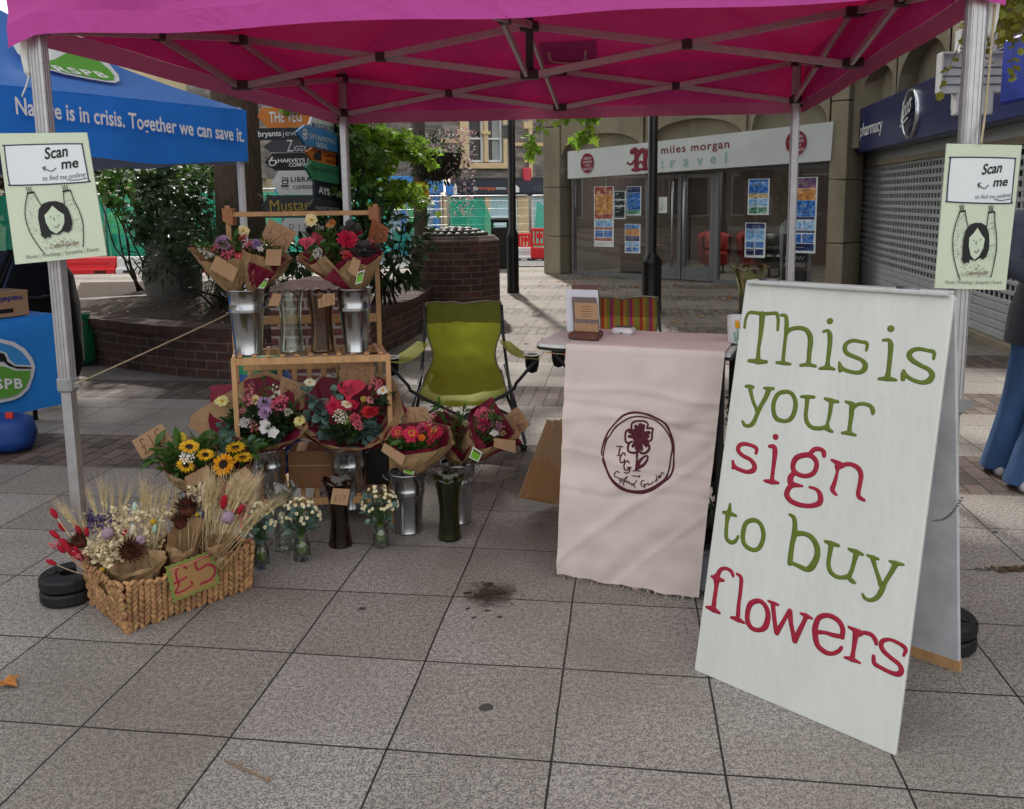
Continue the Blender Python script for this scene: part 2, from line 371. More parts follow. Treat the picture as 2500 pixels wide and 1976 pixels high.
    L.new(h, bp.inputs['Height']); L.new(bp.outputs[0], b.inputs['Normal'])
    return m
mb = MB()
ys = [-40, -10, 0, 10, 18.5, 22, 27, 32, 36, 45, 70, 160]; xs = [-150, -60, -20, -8, 0, 8, 20, 60, 150]
mb.grid([[V3((x, y, terr(y))) for x in xs] for y in ys]); mb.build('pavement', paving_mat(), None).__setitem__('kind', 'structure')
asph = M('asphalt', '#5c5d60', .85, var=.2, vs=30, bump=.3, bs=180)
mb = MB(); yr = [19.6, 22, 25, 28, 31, 34]
mb.grid([[V3((x, y, terr(y)+.006)) for x in (-90, -20, 0, 20, 90)] for y in yr]); mb.build('road', asph).__setitem__('kind', 'structure')
kerbm = M('kerb_stone', '#8f8b86', .8, var=.2, vs=9, bump=.2)
mb = MB()
for i in range(-40, 41): mb.box((i*.92, 19.52, terr(19.5)+.01), (.91, .14, .05), bev=.006)
mb.build('kerb', kerbm).__setitem__('kind', 'structure')
mb = MB()
for i in range(-40, 41): mb.box((i*.92, 34.06, terr(34)+.05), (.91, .14, .12), bev=.006)
mb.build('far_kerb', kerbm).__setitem__('kind', 'structure')
# ------------------------------------------------------------------ shared surfaces
WOODM = M('pine_wood', '#c39a6c', .55, var=.22, vs=5, bump=.15, bs=30, stretch=(6, 6, 1.2))
WOODR = M('red_wood', '#5e3a31', .5, var=.15, vs=12)
ALU = M('aluminium', '#b9b9bd', .38, metal=.75, var=.1, vs=20, bump=.05, bs=40)
ALUW = M('white_metal', '#d5d6d8', .5, var=.06, vs=12)
GALV = M('galvanised_steel', '#b9bcc0', .22, metal=1, var=.12, vs=3, bump=.05, bs=8)
STEEL = M('dull_steel', '#7f8286', .45, metal=.9, var=.15)
BLACK = M('black_plastic', '#131314', .5, var=.3, vs=20)
BLKMET = M('black_paint', '#0b0b0d', .35, var=.2, vs=8)
DKGREY = M('dark_grey_steel', '#33363b', .4, metal=.3, var=.2)
WHITE = M('white_paint', '#d9dcda', .55, var=.04, vs=5)
KRAFT = M('kraft_paper', '#9c7f5c', .75, var=.1, vs=9, bump=.25, bs=25, trans=.12)
KRAFT2 = M('kraft_card', '#aa8868', .8, var=.07, vs=12, bump=.1, bs=90)
BURG = M('burgundy_tissue', '#7a1533', .6, var=.12, vs=9, bump=.2, bs=25, trans=.25)
TWINE = M('jute_twine', '#b8a88c', .9, var=.2, vs=60, bump=.4, bs=200)
INKBLK = M('black_ink', '#17171a', .6, var=.1)
INKWHT = M('white_ink', '#e4e6e6', .6, var=.03)
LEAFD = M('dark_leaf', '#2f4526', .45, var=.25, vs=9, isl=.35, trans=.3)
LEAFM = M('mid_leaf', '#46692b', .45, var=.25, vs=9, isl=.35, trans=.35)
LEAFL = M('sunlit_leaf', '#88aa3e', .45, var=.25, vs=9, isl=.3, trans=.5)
EUCA = M('eucalyptus_leaf', '#5d7a72', .6, var=.2, vs=15, isl=.25, trans=.15)
STEMG = M('green_stem', '#4d6a2c', .5, var=.2)
BARK = M('tree_bark', '#5a4a40', .95, var=.4, vs=7, bump=1, bs=14, stretch=(5, 5, .8))
TWIG = M('dark_twig', '#2a2420', .9, var=.3)
SOIL = M('bark_soil', '#3a2c22', .95, var=.5, vs=20, bump=1, bs=50)
CONC = M('concrete_panel', '#8b8270', .85, var=.3, vs=1.6, bump=.25, bs=60, stretch=(1, 1, .35))
# ------------------------------------------------------------------ leaves
LSH = {'oval': [(0, 0), (.18, .16), (.5, .22), (.8, .13), (1, 0), (.8, -.13), (.5, -.22), (.18, -.16)],
       'maple': [(0, 0), (.15, .1), (.12, .42), (.38, .28), (.5, .55), (.6, .22), (1, .05), (.62, -.2), (.52, -.52), (.36, -.26), (.14, -.42), (.14, -.1)],
       'round': [(0, 0), (.12, .25), (.4, .42), (.75, .36), (1, 0), (.75, -.36), (.4, -.42), (.12, -.25)],
       'lance': [(0, 0), (.3, .09), (.65, .08), (1, 0), (.65, -.08), (.3, -.09)],
       'tri': [(0, 0), (.5, .22), (1, 0), (.5, -.22)]}
def leaf(mb, p, d, n, s, sh='oval', fold=.18, droop=.25):
    p, d = V3(p), V3(d).normalized(); x = d.cross(V3(n))
    x = x.normalized() if x.length > 1e-5 else d.orthogonal().normalized(); n = x.cross(d); O = LSH[sh]; b = len(mb.v)
    for (a, c) in O: mb.v.append(p+d*(a*s)+x*(c*s)+n*(abs(c)*fold*s-droop*a*a*s*.6))
    k = len(O); h = k//2
    mb.face([b+i for i in range(0, h+1)]); mb.face([b+i for i in range(h, k)]+[b])
def rdir(r=rnd):
    z = r.uniform(-1, 1); a = r.uniform(0, 2*pi); q = sqrt(1-z*z); return V3((q*cos(a), q*sin(a), z))
def foliage(mb, c, R, n, s, sh='oval', r=rnd, shell=.35, down=.3, clump=0):
    """leaf clumps through an ellipsoid volume with gaps"""
    c = V3(c); cl = []
    if clump: cl = [(c+V3([rdir(r)[k]*R[k]*r.uniform(.25, 1) for k in range(3)])) for _ in range(clump)]
    for i in range(n):
        if cl:
            q = r.choice(cl); e = rdir(r)*r.random()**.5*min(R)*.42; p = q+e; out = (e if e.length > 1e-6 else UP)+ (p-c)*.4
        else:
            d = rdir(r); k = shell+(1-shell)*r.random()**.6; p = c+V3([d[j]*R[j]*k for j in range(3)]); out = d
        d = (out.normalized()+rdir(r)*.8-UP*down).normalized(); nn = (UP+rdir(r)*.7).normalized()
        leaf(mb, p, d, nn, s*r.uniform(.65, 1.25), sh)
# ------------------------------------------------------------------ buildings
class Wall:
    """an upright plane: p on the ground, u along it, n towards the square"""
    def __init__(s, p, u): s.p = V3((p[0], p[1], 0)); s.u = V3((u[0], u[1], 0)).normalized(); s.n = V3((s.u.y, -s.u.x, 0))
    def pt(s, a, z, d=0): return s.p+s.u*a+s.n*d+UP*z
    def az(s, x, y, d=0):
        q = hit(x, y, s.p+s.n*d, s.n); return (q-s.p).dot(s.u), q.z
    def box(s, mb, a0, a1, z0, z1, d0, d1, bev=0):
        mb.box(s.pt((a0+a1)/2, (z0+z1)/2, (d0+d1)/2), (abs(a1-a0), abs(d1-d0), abs(z1-z0)), (s.u, -s.n, UP), bev)
    def quad(s, mb, pts, d0, d1):
        P = [s.pt(*s.az(x, y, d1), d1) for x, y in pts]; mb.extrude(P, -s.n*(d1-d0))
    def text(s, parent, name, txt, p0, p1, ptop, mat, d=.006, bold=0, spacing=1):
        """baseline pixels p0->p1, ptop a pixel at cap height above p0"""
        mb = MB(); a = s.pt(*s.az(*p0, d), d); b = s.pt(*s.az(*p1, d), d); t = s.pt(*s.az(*ptop, d), d)
        put_text(mb, txt, a, b, (t-a).length, UP, 0, bold, spacing); return mb.build(name, mat, parent)
def Z(ox, oy, k): return lambda x, y: (ox+x/k, oy+y/k)
def frame_rect(W, mb, a0, a1, z0, z1, t, d0, d1, bev=0):
    W.box(mb, a0, a0+t, z0, z1, d0, d1, bev); W.box(mb, a1-t, a1, z0, z1, d0, d1, bev); W.box(mb, a0+t, a1-t, z0, z0+t, d0, d1-.003, bev); W.box(mb, a0+t, a1-t, z1-t, z1, d0, d1-.003, bev)
def arch_panel(W, mb, a0, a1, zs, zp, z1, d0, d1, n=18):
    """wall panel from z1 down to an arched lower edge springing at zs, crown at zp"""
    pts = [W.pt(a0, z1, d1), W.pt(a0, zs, d1)]
    for i in range(1, n):
        t = i/n; pts.append(W.pt(a0+(a1-a0)*t, zs+(zp-zs)*sqrt(max(0, 1-(2*t-1)**2))**.9, d1))
    pts += [W.pt(a1, zs, d1), W.pt(a1, z1, d1)]
    b = len(mb.v); k = len(pts)
    # strips, so that the outline stays convex piece by piece
    for i in range(1, k-2):
        p, q = pts[i], pts[i+1]; P = V3((p.x, p.y, z1)); Q = V3((q.x, q.y, z1)); mb.poly([p, q, Q, P]); mb.poly([p, p-W.n*(d1-d0), q-W.n*(d1-d0), q])
# ---- unseen terrace added on the left for the shop glass to reflect
GLOWM, nt_, N_, L_, b_ = newmat('glow_panel'); b_.inputs['Emission Color'].default_value = (1, .96, .9, 1); b_.inputs['Emission Strength'].default_value = 9  # glow for the panels added inside the travel agent's
TRC = Wall((-27, -22, 0), (0, 1)); TRC.n = V3((1, 0, 0)); terrace = thing('added_terrace', 'unseen pale stone terrace added on the far left for the shop glass to reflect', 'building', (-27, 0, 0)); mb = MB(); TRC.box(mb, 0, 46, 0, 8.5, -6, 0); mb.build('wall', M('terrace_stone', '#8d8372', .9, var=.3, vs=.9, bump=.3), terrace)
for k_ in range(13):
    for z0_, z1_ in ((.5, 2.7), (4.1, 5.9)):
        mb = MB(); a_ = 1.2+k_*3.4; wd_ = 2.2 if z0_ < 1 else 1.1; TRC.box(mb, a_, a_+wd_, z0_, z1_, -.05, .06); wo_ = mb.build('window', M('white_frame', '#d9dcdd', .5), terrace); mb = MB(); TRC.box(mb, a_+.08, a_+wd_-.08, z0_+.08, z1_-.08, .061, .07); mb.build('pane', M('terrace_glass', '#39444a', .08, var=.4, vs=.7), wo_)
# ---- travel agent's
SH = Wall(g(1339, 666), g(1740, 692)-g(1339, 666)); z3 = Z(1300, 200, 2.701)
shop = thing('shop_building', 'pale concrete shop with a white travel agent fascia above glass doors', 'shop', SH.p)
GREYF = M('grey_shopfront_frame', '#77797c', .45, metal=.3, var=.08)
aL = SH.az(*z3(225, 900))[0]; aR = SH.az(*z3(1965, 900))[0]; aR2 = SH.az(*z3(2085, 900))[0]
mb = MB()
f1 = SH.az(*z3(232, 460), .1); f2 = SH.az(*z3(1985, 262), .1)
ztop = 7.5
SH.box(mb, aL-.5, aR2+.4, 2.2, ztop, -.35, -.02)                         # upper wall
for a0, a1, zs, zp in ((aL-.02, aL+1.93, 2.32, 2.72), (aL+2.0, aL+3.97, 2.38, 2.84), (aL+4.04, aR-.02, 2.5, 3.05)):
    arch_panel(SH, mb, a0, a1, zs, zp, ztop, -.02, .14)
for a in (aL+1.965, aL+4.005): SH.box(mb, a-.035, a+.035, 2.1, ztop, -.02, .10)
SH.box(mb, aL-.5, aL-.1, 0, ztop, -9, -.52)
mb.build('upper_wall', CONC, shop)
for (a0, a1) in ((SH.az(*z3(108, 900))[0], aL-.03), (aR+.02, aR2)):
    mb = MB()
    for k, (z0, z1) in enumerate(((0, .75), (.762, 1.72), (1.732, 2.9), (2.912, ztop))): SH.box(mb, a0, a1, z0, z1, -.5, .17, .012)
    mb.build('pillar', CONC, shop)
WFAS = M('white_fascia', '#c9cfd0', .35, var=.07, vs=1.5)
mb = MB(); fa = [z3(232, 460), z3(1985, 262), z3(1965, 520), z3(232, 640)]; SH.quad(mb, fa[::-1], -.02, .2); fas = mb.build('fascia', WFAS, shop)
MAR = M('maroon_letter', '#7c1c33', .4); TEAL = M('pale_teal_letter', '#8fb3ae', .4)
SH.text(fas, 'lettering', 'miles morgan', z3(848, 476), z3(1297, 434), z3(848, 425), MAR, .206, .012, 1.15)
for ch_, x_ in zip('travel', (848, 908, 992, 1084, 1172, 1268)):
    w_ = 14 if ch_ in 'tl' else 38; SH.text(fas, 'lettering', ch_, z3(x_, 570-(x_-850)*.088), z3(x_+w_, 570-(x_+w_-850)*.088), z3(x_, 500-(x_-850)*.088), TEAL, .206, .012)
mb = MB()
def tr(pl, zf, pts, d=.207): return [SH.pt(*SH.az(*zf(x, y), d), d) for x, y in pts]
for ps, r in (([(660, 580), (708, 578)], .03), ([(684, 578), (684, 462), (672, 452), (655, 462)], .05), ([(690, 490), (715, 455), (738, 458), (742, 490), (742, 572)], .045), ([(725, 575), (760, 571)], .03), ([(748, 490), (768, 448), (786, 455), (786, 560)], .045), ([(625, 535), (650, 545), (672, 520), (690, 545), (716, 525), (735, 560)], .02)):
    stroke(mb, tr(SH, z3, ps), r, SH.n, .004)
mb.build('emblem', MAR, fas)
for cx, cy, rx, ry, hide in ((363, 537, 42, 65, 0), (1740, 402, 69, 82, 1)):
    c = SH.pt(*SH.az(*z3(cx, cy), .2), .2); ex = SH.pt(*SH.az(*z3(cx+rx, cy-rx*.09), .2), .2)-c; ez = SH.pt(*SH.az(*z3(cx, cy-ry), .2), .2)-c
    mb = MB(); mb.extrude([c+ex*cos(t*pi/16)+ez*sin(t*pi/16) for t in range(32)], SH.n*.02); ro = mb.build('roundel', MAR, fas)
    for k, s in enumerate(('FOREIGN', 'EXCHANGE', 'WITH', 'GREAT RATES')):
        yy = cy-ry*.5+k*ry*.36; wd = (.62, .72, .42, .8)[k]*rx*.95
        SH.text(ro, 'lettering', s, z3(cx-wd, yy+wd*.09+ry*.12), z3(cx+wd, yy-wd*.09+ry*.12), z3(cx-wd, yy+wd*.09-ry*.1), INKWHT, .224)
# glazing: frame bars, panes, doors
def A(x, y=900): return SH.az(*z3(x, y))[0]
zt = lambda a: 1.90+.03*a; fr = MB()
zh = 1.93
for a0, a1 in ((A(248)-.0, A(262)), (A(738), A(762)), (A(1186), A(1218))): SH.box(fr, a0, a1, 0, zh, -.14, -.04, .006)
SH.box(fr, A(248), aR, zh, zh+.12, -.14, -.035, .006); SH.box(fr, A(262)+.003, A(738)-.003, 0, .07, -.13, -.045); SH.box(fr, A(1218)+.003, aR, 0, .07, -.13, -.045)
fr.build('window_frame', GREYF, shop)
PANE = pane_mat('shop_glass', '#f2f4f3', .0, .015, .8)
for n_, a0, a1 in (('window_pane', A(262), A(738)), ('window_pane', A(1218), aR)):
    mb = MB(); SH.box(mb, a0+.004, a1-.004, .075, zh-.004, -.095, -.087); mb.build(n_, PANE, shop)
for a0, a1, hx in ((A(766), A(968), A(925)), (A(975), A(1184), A(1000))):
    mb = MB(); frame_rect(SH, mb, a0, a1, .02, zh-.02, .075, -.12, -.05, .006); SH.box(mb, a0+.08, a1-.08, .1, .26, -.11, -.055); dr = mb.build('door', GREYF, shop)
    mb = MB(); SH.box(mb, a0+.078, a1-.078, .262, zh-.1, -.09, -.082); mb.build('door_pane', PANE, dr)
    mb = MB(); mb.smooth = True; mb.tube([SH.pt(hx, .25, .02), SH.pt(hx, zh-.02, .02)], .018, 10); mb.build('handle', ALU, dr)
# interior
for q_ in (1.0, 2.6, 4.2): mb = MB(); SH.box(mb, A(262)+q_-.3, A(262)+q_+.3, 2.40, 2.445, -1.9, -1.3); cl0 = mb.build('added_ceiling_glow', GLOWM, shop)  # glowing panels added to brighten the shop interior
mb = MB(); INT = M('shop_interior', '#6a5d58', .8, var=.3, vs=.8); SH.box(mb, A(248), aR, 0, 2.6, -4.6, -4.5); SH.box(mb, A(248)-.1, A(248), 0, 2.6, -4.5, -.15); SH.box(mb, aR, aR+.1, 0, 2.6, -4.5, -.15); SH.box(mb, A(248), aR, 2.45, 2.6, -4.5, -.15); mb.build('interior_wall', INT, shop)
mb = MB(); SH.box(mb, A(248), aR, .0, .02, -4.5, -.15); mb.build('interior_floor', M('shop_floor', '#8f8a83', .35, var=.1), shop)
PCOL = dict(red='#8c2f2a', blue='#1f55a8', navy='#20284a', white='#d0d4d6', orange='#c8773d', purple='#4a2f5e', sky='#4f86c6', sand='#b09070', black='#16161a', green='#2d6a57')
PIC = dict(red=('#6e1c20', '#a83c30', '#d8c9b4'), blue=('#0f2f6a', '#2668bc', '#9cc4e4'), navy=('#141a38', '#28305c', '#5a6a98'), white=('#c6cacc', '#d6d9da', '#dfe2e2'), orange=('#7a4030', '#d08a48', '#e8c894'), purple=('#33244a', '#6a4a74', '#c08a8c'), sky=('#2f62a8', '#7fb0dc', '#e2ecf0'), sand=('#6a5a48', '#b89a74', '#e0d0b4'), black=('#101014', '#1c1c20', '#3c3a3c'), green=('#1e4c40', '#4f8a6c', '#c4d4c0'))
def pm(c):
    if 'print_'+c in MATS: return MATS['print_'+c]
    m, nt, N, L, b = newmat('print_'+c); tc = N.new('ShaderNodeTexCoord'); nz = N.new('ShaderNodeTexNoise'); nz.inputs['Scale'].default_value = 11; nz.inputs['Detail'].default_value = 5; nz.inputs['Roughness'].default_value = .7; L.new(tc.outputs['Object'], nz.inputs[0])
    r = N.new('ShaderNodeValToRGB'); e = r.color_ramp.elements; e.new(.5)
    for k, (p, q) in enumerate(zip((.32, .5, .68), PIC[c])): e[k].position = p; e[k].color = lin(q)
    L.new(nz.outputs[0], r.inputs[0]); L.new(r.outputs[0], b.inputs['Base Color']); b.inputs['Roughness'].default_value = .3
    L.new(r.outputs[0], b.inputs['Emission Color']); b.inputs['Emission Strength'].default_value = .28      # glow added to brighten the prints, no lamp behind them
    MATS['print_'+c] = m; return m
def poster(label, x0, x1, y0, y1, bands, d=-.2, zf=z3, W=SH):
    """printed poster in a clear hanger: bands of print from the top down"""
    a0, zt_ = W.az(*zf(x0, (y0+y1)/2), d); a1 = W.az(*zf(x1, (y0+y1)/2), d)[0]; zT = W.az(*zf((x0+x1)/2, y0), d)[1]; zB = W.az(*zf((x0+x1)/2, y1), d)[1]
    t = thing('window_poster', label, 'poster', W.pt((a0+a1)/2, zB, d), 0, 'posters hung in the travel agent window')
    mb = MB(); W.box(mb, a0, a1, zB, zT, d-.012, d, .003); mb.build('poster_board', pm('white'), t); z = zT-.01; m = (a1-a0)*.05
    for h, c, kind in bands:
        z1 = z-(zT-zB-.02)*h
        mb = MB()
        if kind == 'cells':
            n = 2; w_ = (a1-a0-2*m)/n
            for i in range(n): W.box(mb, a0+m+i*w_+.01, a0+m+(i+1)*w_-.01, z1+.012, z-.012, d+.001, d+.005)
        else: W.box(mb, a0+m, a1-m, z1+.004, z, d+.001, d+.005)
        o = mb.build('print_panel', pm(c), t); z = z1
    mb = MB(); rr_ = random.Random(int(x0))
    for k in range(16):
        zz = zT-.03-(zT-zB-.06)*rr_.random(); aa = a0+m+(a1-a0-2*m)*rr_.random()*.5; W.box(mb, aa, aa+(a1-a0)*rr_.uniform(.12, .4), zz, zz+.012, d+.006, d+.008)
    mb.build('print_lines', INKWHT, t)
    mb = MB(); W.box(mb, (a0+a1)/2-.004, (a0+a1)/2+.004, zT, 1.93, d-.008, d); mb.build('hanging_wire', STEEL, t)
    return t
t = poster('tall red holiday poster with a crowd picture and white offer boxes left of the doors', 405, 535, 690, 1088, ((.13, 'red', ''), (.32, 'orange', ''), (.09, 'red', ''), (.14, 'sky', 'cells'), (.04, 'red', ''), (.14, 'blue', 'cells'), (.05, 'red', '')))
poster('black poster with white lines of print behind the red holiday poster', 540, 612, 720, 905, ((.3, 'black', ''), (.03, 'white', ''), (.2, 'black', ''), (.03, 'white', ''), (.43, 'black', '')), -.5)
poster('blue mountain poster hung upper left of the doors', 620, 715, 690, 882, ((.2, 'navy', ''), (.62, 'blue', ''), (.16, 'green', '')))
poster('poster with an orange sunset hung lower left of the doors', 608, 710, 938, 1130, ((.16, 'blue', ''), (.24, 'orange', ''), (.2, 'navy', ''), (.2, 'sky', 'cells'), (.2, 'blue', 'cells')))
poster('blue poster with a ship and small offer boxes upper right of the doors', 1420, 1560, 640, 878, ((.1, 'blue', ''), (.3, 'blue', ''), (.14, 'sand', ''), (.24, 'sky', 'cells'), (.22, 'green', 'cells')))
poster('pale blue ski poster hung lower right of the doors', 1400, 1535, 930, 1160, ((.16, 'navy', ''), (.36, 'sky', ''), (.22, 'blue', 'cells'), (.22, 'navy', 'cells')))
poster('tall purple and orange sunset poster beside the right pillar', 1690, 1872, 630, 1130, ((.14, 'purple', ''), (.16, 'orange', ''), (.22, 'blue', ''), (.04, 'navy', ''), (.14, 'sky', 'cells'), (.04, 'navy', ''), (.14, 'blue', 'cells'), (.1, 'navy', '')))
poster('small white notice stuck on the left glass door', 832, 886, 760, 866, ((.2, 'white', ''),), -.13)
def armchair(label, x, y, d, col, w=.62):
    a = SH.az(*z3(x, y))[0]; c = SH.pt(a, 0, d); t = thing('tub_chair', label, 'armchair', c, 0, 'tub chairs inside the travel agent'); LEA = M('leather_'+col, PCOL[col], .35, var=.2)
    mb = MB(); mb.smooth = True; rows = []
    for z, r in ((.3, .30), (.55, .33), (.72, .34), (.75, .31), (.72, .27), (.42, .25)): rows.append([c+V3((cos(q), sin(q), 0))*r*w/.62+UP*(z+.08*max(0, sin(q))) for q in [pi*(-.18+1.36*i/16) for i in range(17)]])
    mb.grid(rows); mb.build('backrest', LEA, t)
    mb = MB(); mb.lathe([(.01, .44), (.24, .44), (.28, .40), (.28, .2), (.24, .18)], c, 18, cap0=True, cap1=True); mb.build('seat', LEA, t)
    for i in range(4):
        mb = MB(); q = pi/4+i*pi/2; mb.tube([c+V3((cos(q)*.2, sin(q)*.2, 0)), c+V3((cos(q)*.19, sin(q)*.19, .2))], .02, 6); mb.build('leg', BLACK, t)
armchair('black leather tub chair seen through the right window', 1310, 1200, -1.6, 'black', .8)
armchair('dark red tub chair behind the left glass door', 880, 1200, -1.7, 'red')
armchair('dark red tub chair behind the right glass door', 1060, 1200, -2.2, 'red')
a = SH.az(*z3(570, 1260))[0]; c = SH.pt(a, 0, -.75); t = thing('side_cabinet', 'low brown cabinet in the left window of the travel agent', 'cabinet', c)
mb = MB(); mb.box(c+UP*.3, (.75, .4, .56), (SH.u, -SH.n, UP), .01); mb.build('body', M('brown_board', '#4a362c', .5), t); mb = MB(); mb.box(c+UP*.3+SH.n*.205, (.7, .012, .24), (SH.u, -SH.n, UP)); mb.build('drawer', M('brown_drawer', '#5a4234', .5), t)
# ladder-back A-board in the window
a = SH.az(*z3(1620, 1290))[0]; c = SH.pt(a, 0, -.6); t = thing('pavement_sign', 'grey framed dark sign with a rounded top standing inside the right window', 'sign', c)
mb = MB(); out = [(-.26, .02), (.26, .02), (.3, .9)]+[(.3*cos(q), .9+.26*sin(q)) for q in [pi*i/12 for i in range(1, 12)]]+[(-.3, .9)]
mb.extrude([c+SH.u*x+UP*z for x, z in out], -SH.n*.04); mb.build('frame', M('sign_frame_grey', '#9a9da0', .4), t)
mb = MB(); mb.box(c+SH.n*.006+UP*.46, (.44, .008, .78), (SH.u, -SH.n, UP)); f_ = mb.build('face', M('sign_face_dark', '#3a2f38', .5), t)
for k, s in enumerate(('NOW', 'AVAILABLE')):
    mb = MB(); put_text(mb, s, c+SH.u*-.17*(1+.1*k)+UP*(.42-.11*k)+SH.n*.012, c+SH.u*.17*(1+.1*k)+UP*(.42-.11*k)+SH.n*.012, .07, UP, 0); mb.build('lettering', INKWHT, f_)
# round clock-like lamp over the fascia
# ---- chemist's
BT = Wall(g(2468, 869), g(2372, 827)-g(2468, 869)); BT.n = V3((-BT.u.y, BT.u.x, 0)); z4 = Z(1900, 0, 1.987)
if BT.n.x > 0: BT.n = -BT.n
chem = thing('shop_building', 'concrete chemist shop with a dark blue fascia over a grey roller shutter', 'shop', BT.pt(3, 0))
aE = BT.az(2038, 500)[0]; a0 = -6.0
def bAZ(x, y, d=0): return BT.az(*z4(x, y), d)
mb = MB(); zf0 = 2.13; zf1 = 2.78
BT.box(mb, a0, aE+.5, zf0-.2, 8, -.4, -.05)
na = 7; wa = 2.02; e0 = aE-.25
for k in range(na):
    arch_panel(BT, mb, e0-(k+1)*wa+.03, e0-k*wa-.03, zf1-.05, zf1+.52, 8, -.05, .16)
    BT.box(mb, e0-k*wa-.03+.002, e0-k*wa+.03-.002, zf1-.3, 8, -.05, .12)
mb.build('upper_wall', CONC, chem)
mb = MB(); BT.box(mb, aE-.35, aE+.5, 0, zf0-.2, -.4, .02, .01); BT.box(mb, a0, aE-.35, 0, .06, -.4, -.02); mb.build('wall_pier', CONC, chem)
NAVY = M('navy_fascia', '#17245a', .3, var=.06, vs=2)
mb = MB(); BT.box(mb, a0, aE+.02, zf0, zf1, -.05, .2, .01); bf = mb.build('fascia', NAVY, chem)
def bt_text(s, x0, x1, z, h, bold=.01, mat=INKWHT, par=None):
    mb = MB(); p0, p1 = BT.pt(x0, z, .206), BT.pt(x1, z, .206); put_text(mb, s, p0, p1, h, UP, 0, bold); return mb.build('lettering', mat, par or bf)
A4 = lambda x, y: bAZ(x, y, .2)[0]
bt_text('pharmacy', A4(400, 640), A4(508, 600), 2.36, .19)
bt_text('beauty', A4(842, 470), A4(842, 470)-1.15, 2.36, .19)
ac, zc = bAZ(650, 528, .2); zc = 2.455; c = BT.pt(ac, zc, .2); R_ = .30
mb = MB(); mb.smooth = True; mb.lathe([(R_, 0), (R_, .03), (R_*.95, .045), (R_*.9, .03)], c, 32, (BT.u, UP, BT.n)); rd = mb.build('roundel_rim', M('chrome_rim', '#c8ccd2', .2, metal=.9), bf)
mb = MB(); mb.smooth = True; mb.lathe([(R_*.9, .03), (R_*.6, .055), (R_*.3, .065), (.005, .068)], c, 32, (BT.u, UP, BT.n)); mb.build('roundel_face', M('navy_gloss', '#0d1536', .12), rd)
mb = MB(); put_text(mb, 'Boots', c-BT.u*-.19-UP*.09+BT.n*.075, c-BT.u*.19+UP*.02+BT.n*.075, .22, UP, 0, .01, 1, None, .3)
stroke(mb, [c+BT.u*.2-UP*.14+BT.n*.076, c-BT.u*.1-UP*.06+BT.n*.076], .012, BT.n, .003); mb.build('lettering', INKWHT, rd)
ac = bAZ(310, 655, .2)[0]; mb = MB(); c = BT.pt(ac, 2.45, .21); MINT = M('mint_cross', '#8fd6bd', .4)
for w_, h_, d_ in ((.12, .46, .02), (.34, .15, .017)): mb.box(c, (w_, d_, h_), (BT.u, -BT.n, UP), .004)
mb.build('cross', MINT, bf)
# shutter: lath curtain with punched openings, real bars over a dark interior
SHUT = M('shutter_grey', '#b4b8ba', .45, metal=.1, var=.12, vs=4, bump=.05)
for (s0, s1) in ((-2.5, aE-.36),):
    mb = MB(); pz = .098; z0s, z1s = .42, 2.0
    BT.box(mb, s0, s1, z1s, zf0-.003, -.16, -.05); 
    for k in range(4): BT.box(mb, s0, s1, .06+k*.09, .06+k*.09+.086, -.13, -.10, .01)
    nr = int((z1s-z0s)/pz)
    for k in range(nr+1): BT.box(mb, s0, s1, z0s+k*pz, z0s+k*pz+.046, -.125, -.10, .008)
    n = int((s1-s0)/.125)
    for k in range(nr):
        for i in range(n+1): 
            a = s0+(s1-s0)*i/n; BT.box(mb, max(s0, a-.017), min(s1, a+.017), z0s+k*pz+.046, z0s+(k+1)*pz, -.12, -.106)
    sh = mb.build('roller_shutter', SHUT, chem)
    mb = MB(); BT.box(mb, s1, s1+.07, 0, zf0-.004, -.15, -.03, .006); mb.build('guide_rail', SHUT, sh)
mb = MB(); BT.box(mb, a0, aE-.36, .06, zf0, -.39, -.36); mb.build('dark_interior', M('dark_window', '#3a3a3a', .3, var=.4, vs=1.2), chem)
# projecting cross
ax = bAZ(800, 340)[0]
yq = 7.3; c = at(2296+82, 178, yq); xs = (2460-2296)/2*pxm(yq)
pc = thing('pharmacy_cross_sign', 'white metal pharmacy cross sign projecting from the dark blue fascia', 'sign', c)
mb = MB(); hx = V3((1, 0, 0)); b_ = .16
for (x0, x1, zz0, zz1) in ((-xs, xs, -b_, b_), (-b_*.9, b_*.9, b_, .34), (-b_*.9, b_*.9, -.34, -b_)):
    mb.box(c+V3(((x0+x1)/2, .05, (zz0+zz1)/2)), (x1-x0, .012, zz1-zz0))
t_ = .014
for a, b in (((-xs, -b_), (-xs, b_)), ((xs, b_), (xs, -b_)), ((-xs, b_), (-.145, b_)), ((.145, b_), (xs, b_)), ((-xs, -b_), (-.145, -b_)), ((.145, -b_), (xs, -b_)), ((-.145, b_), (-.145, .34)), ((.145, b_), (.145, .34)), ((-.145, -b_), (-.145, -.34)), ((.145, -b_), (.145, -.34)), ((-.145, .34), (.145, .34)), ((-.145, -.34), (.145, -.34))):
    mb.bar(c+V3((a[0], 0, a[1])), c+V3((b[0], 0, b[1])), t_, .09, V3((0, 1, 0)))
pcx = mb.build('cross_case', ALUW, pc)
mb = MB()
for z in (-.09, -.02, .05): mb.box(c+V3((0, .04, z)), (xs*2-.03, .012, .008))
mb.build('inner_rail', STEEL, pcx)
mb = MB()
for z in (-.045, .045): mb.bar(c+V3((xs, .0, z)), c+V3((BT.az(2500, 200)[0]*0+xs+.45, 0, z)), .03, .02)
mb.build('bracket', ALUW, pc)
# blue projecting box sign further right
c = at(2508, 165, 6.6); mb = MB(); mb.box(c, (.12, .5, .5), None, .02); o = mb.build('projecting_sign', M('bright_blue_sign', '#1d3aa8', .3), None); tag(o, 'bright blue box sign projecting from the dark blue fascia at the right edge', 'sign')
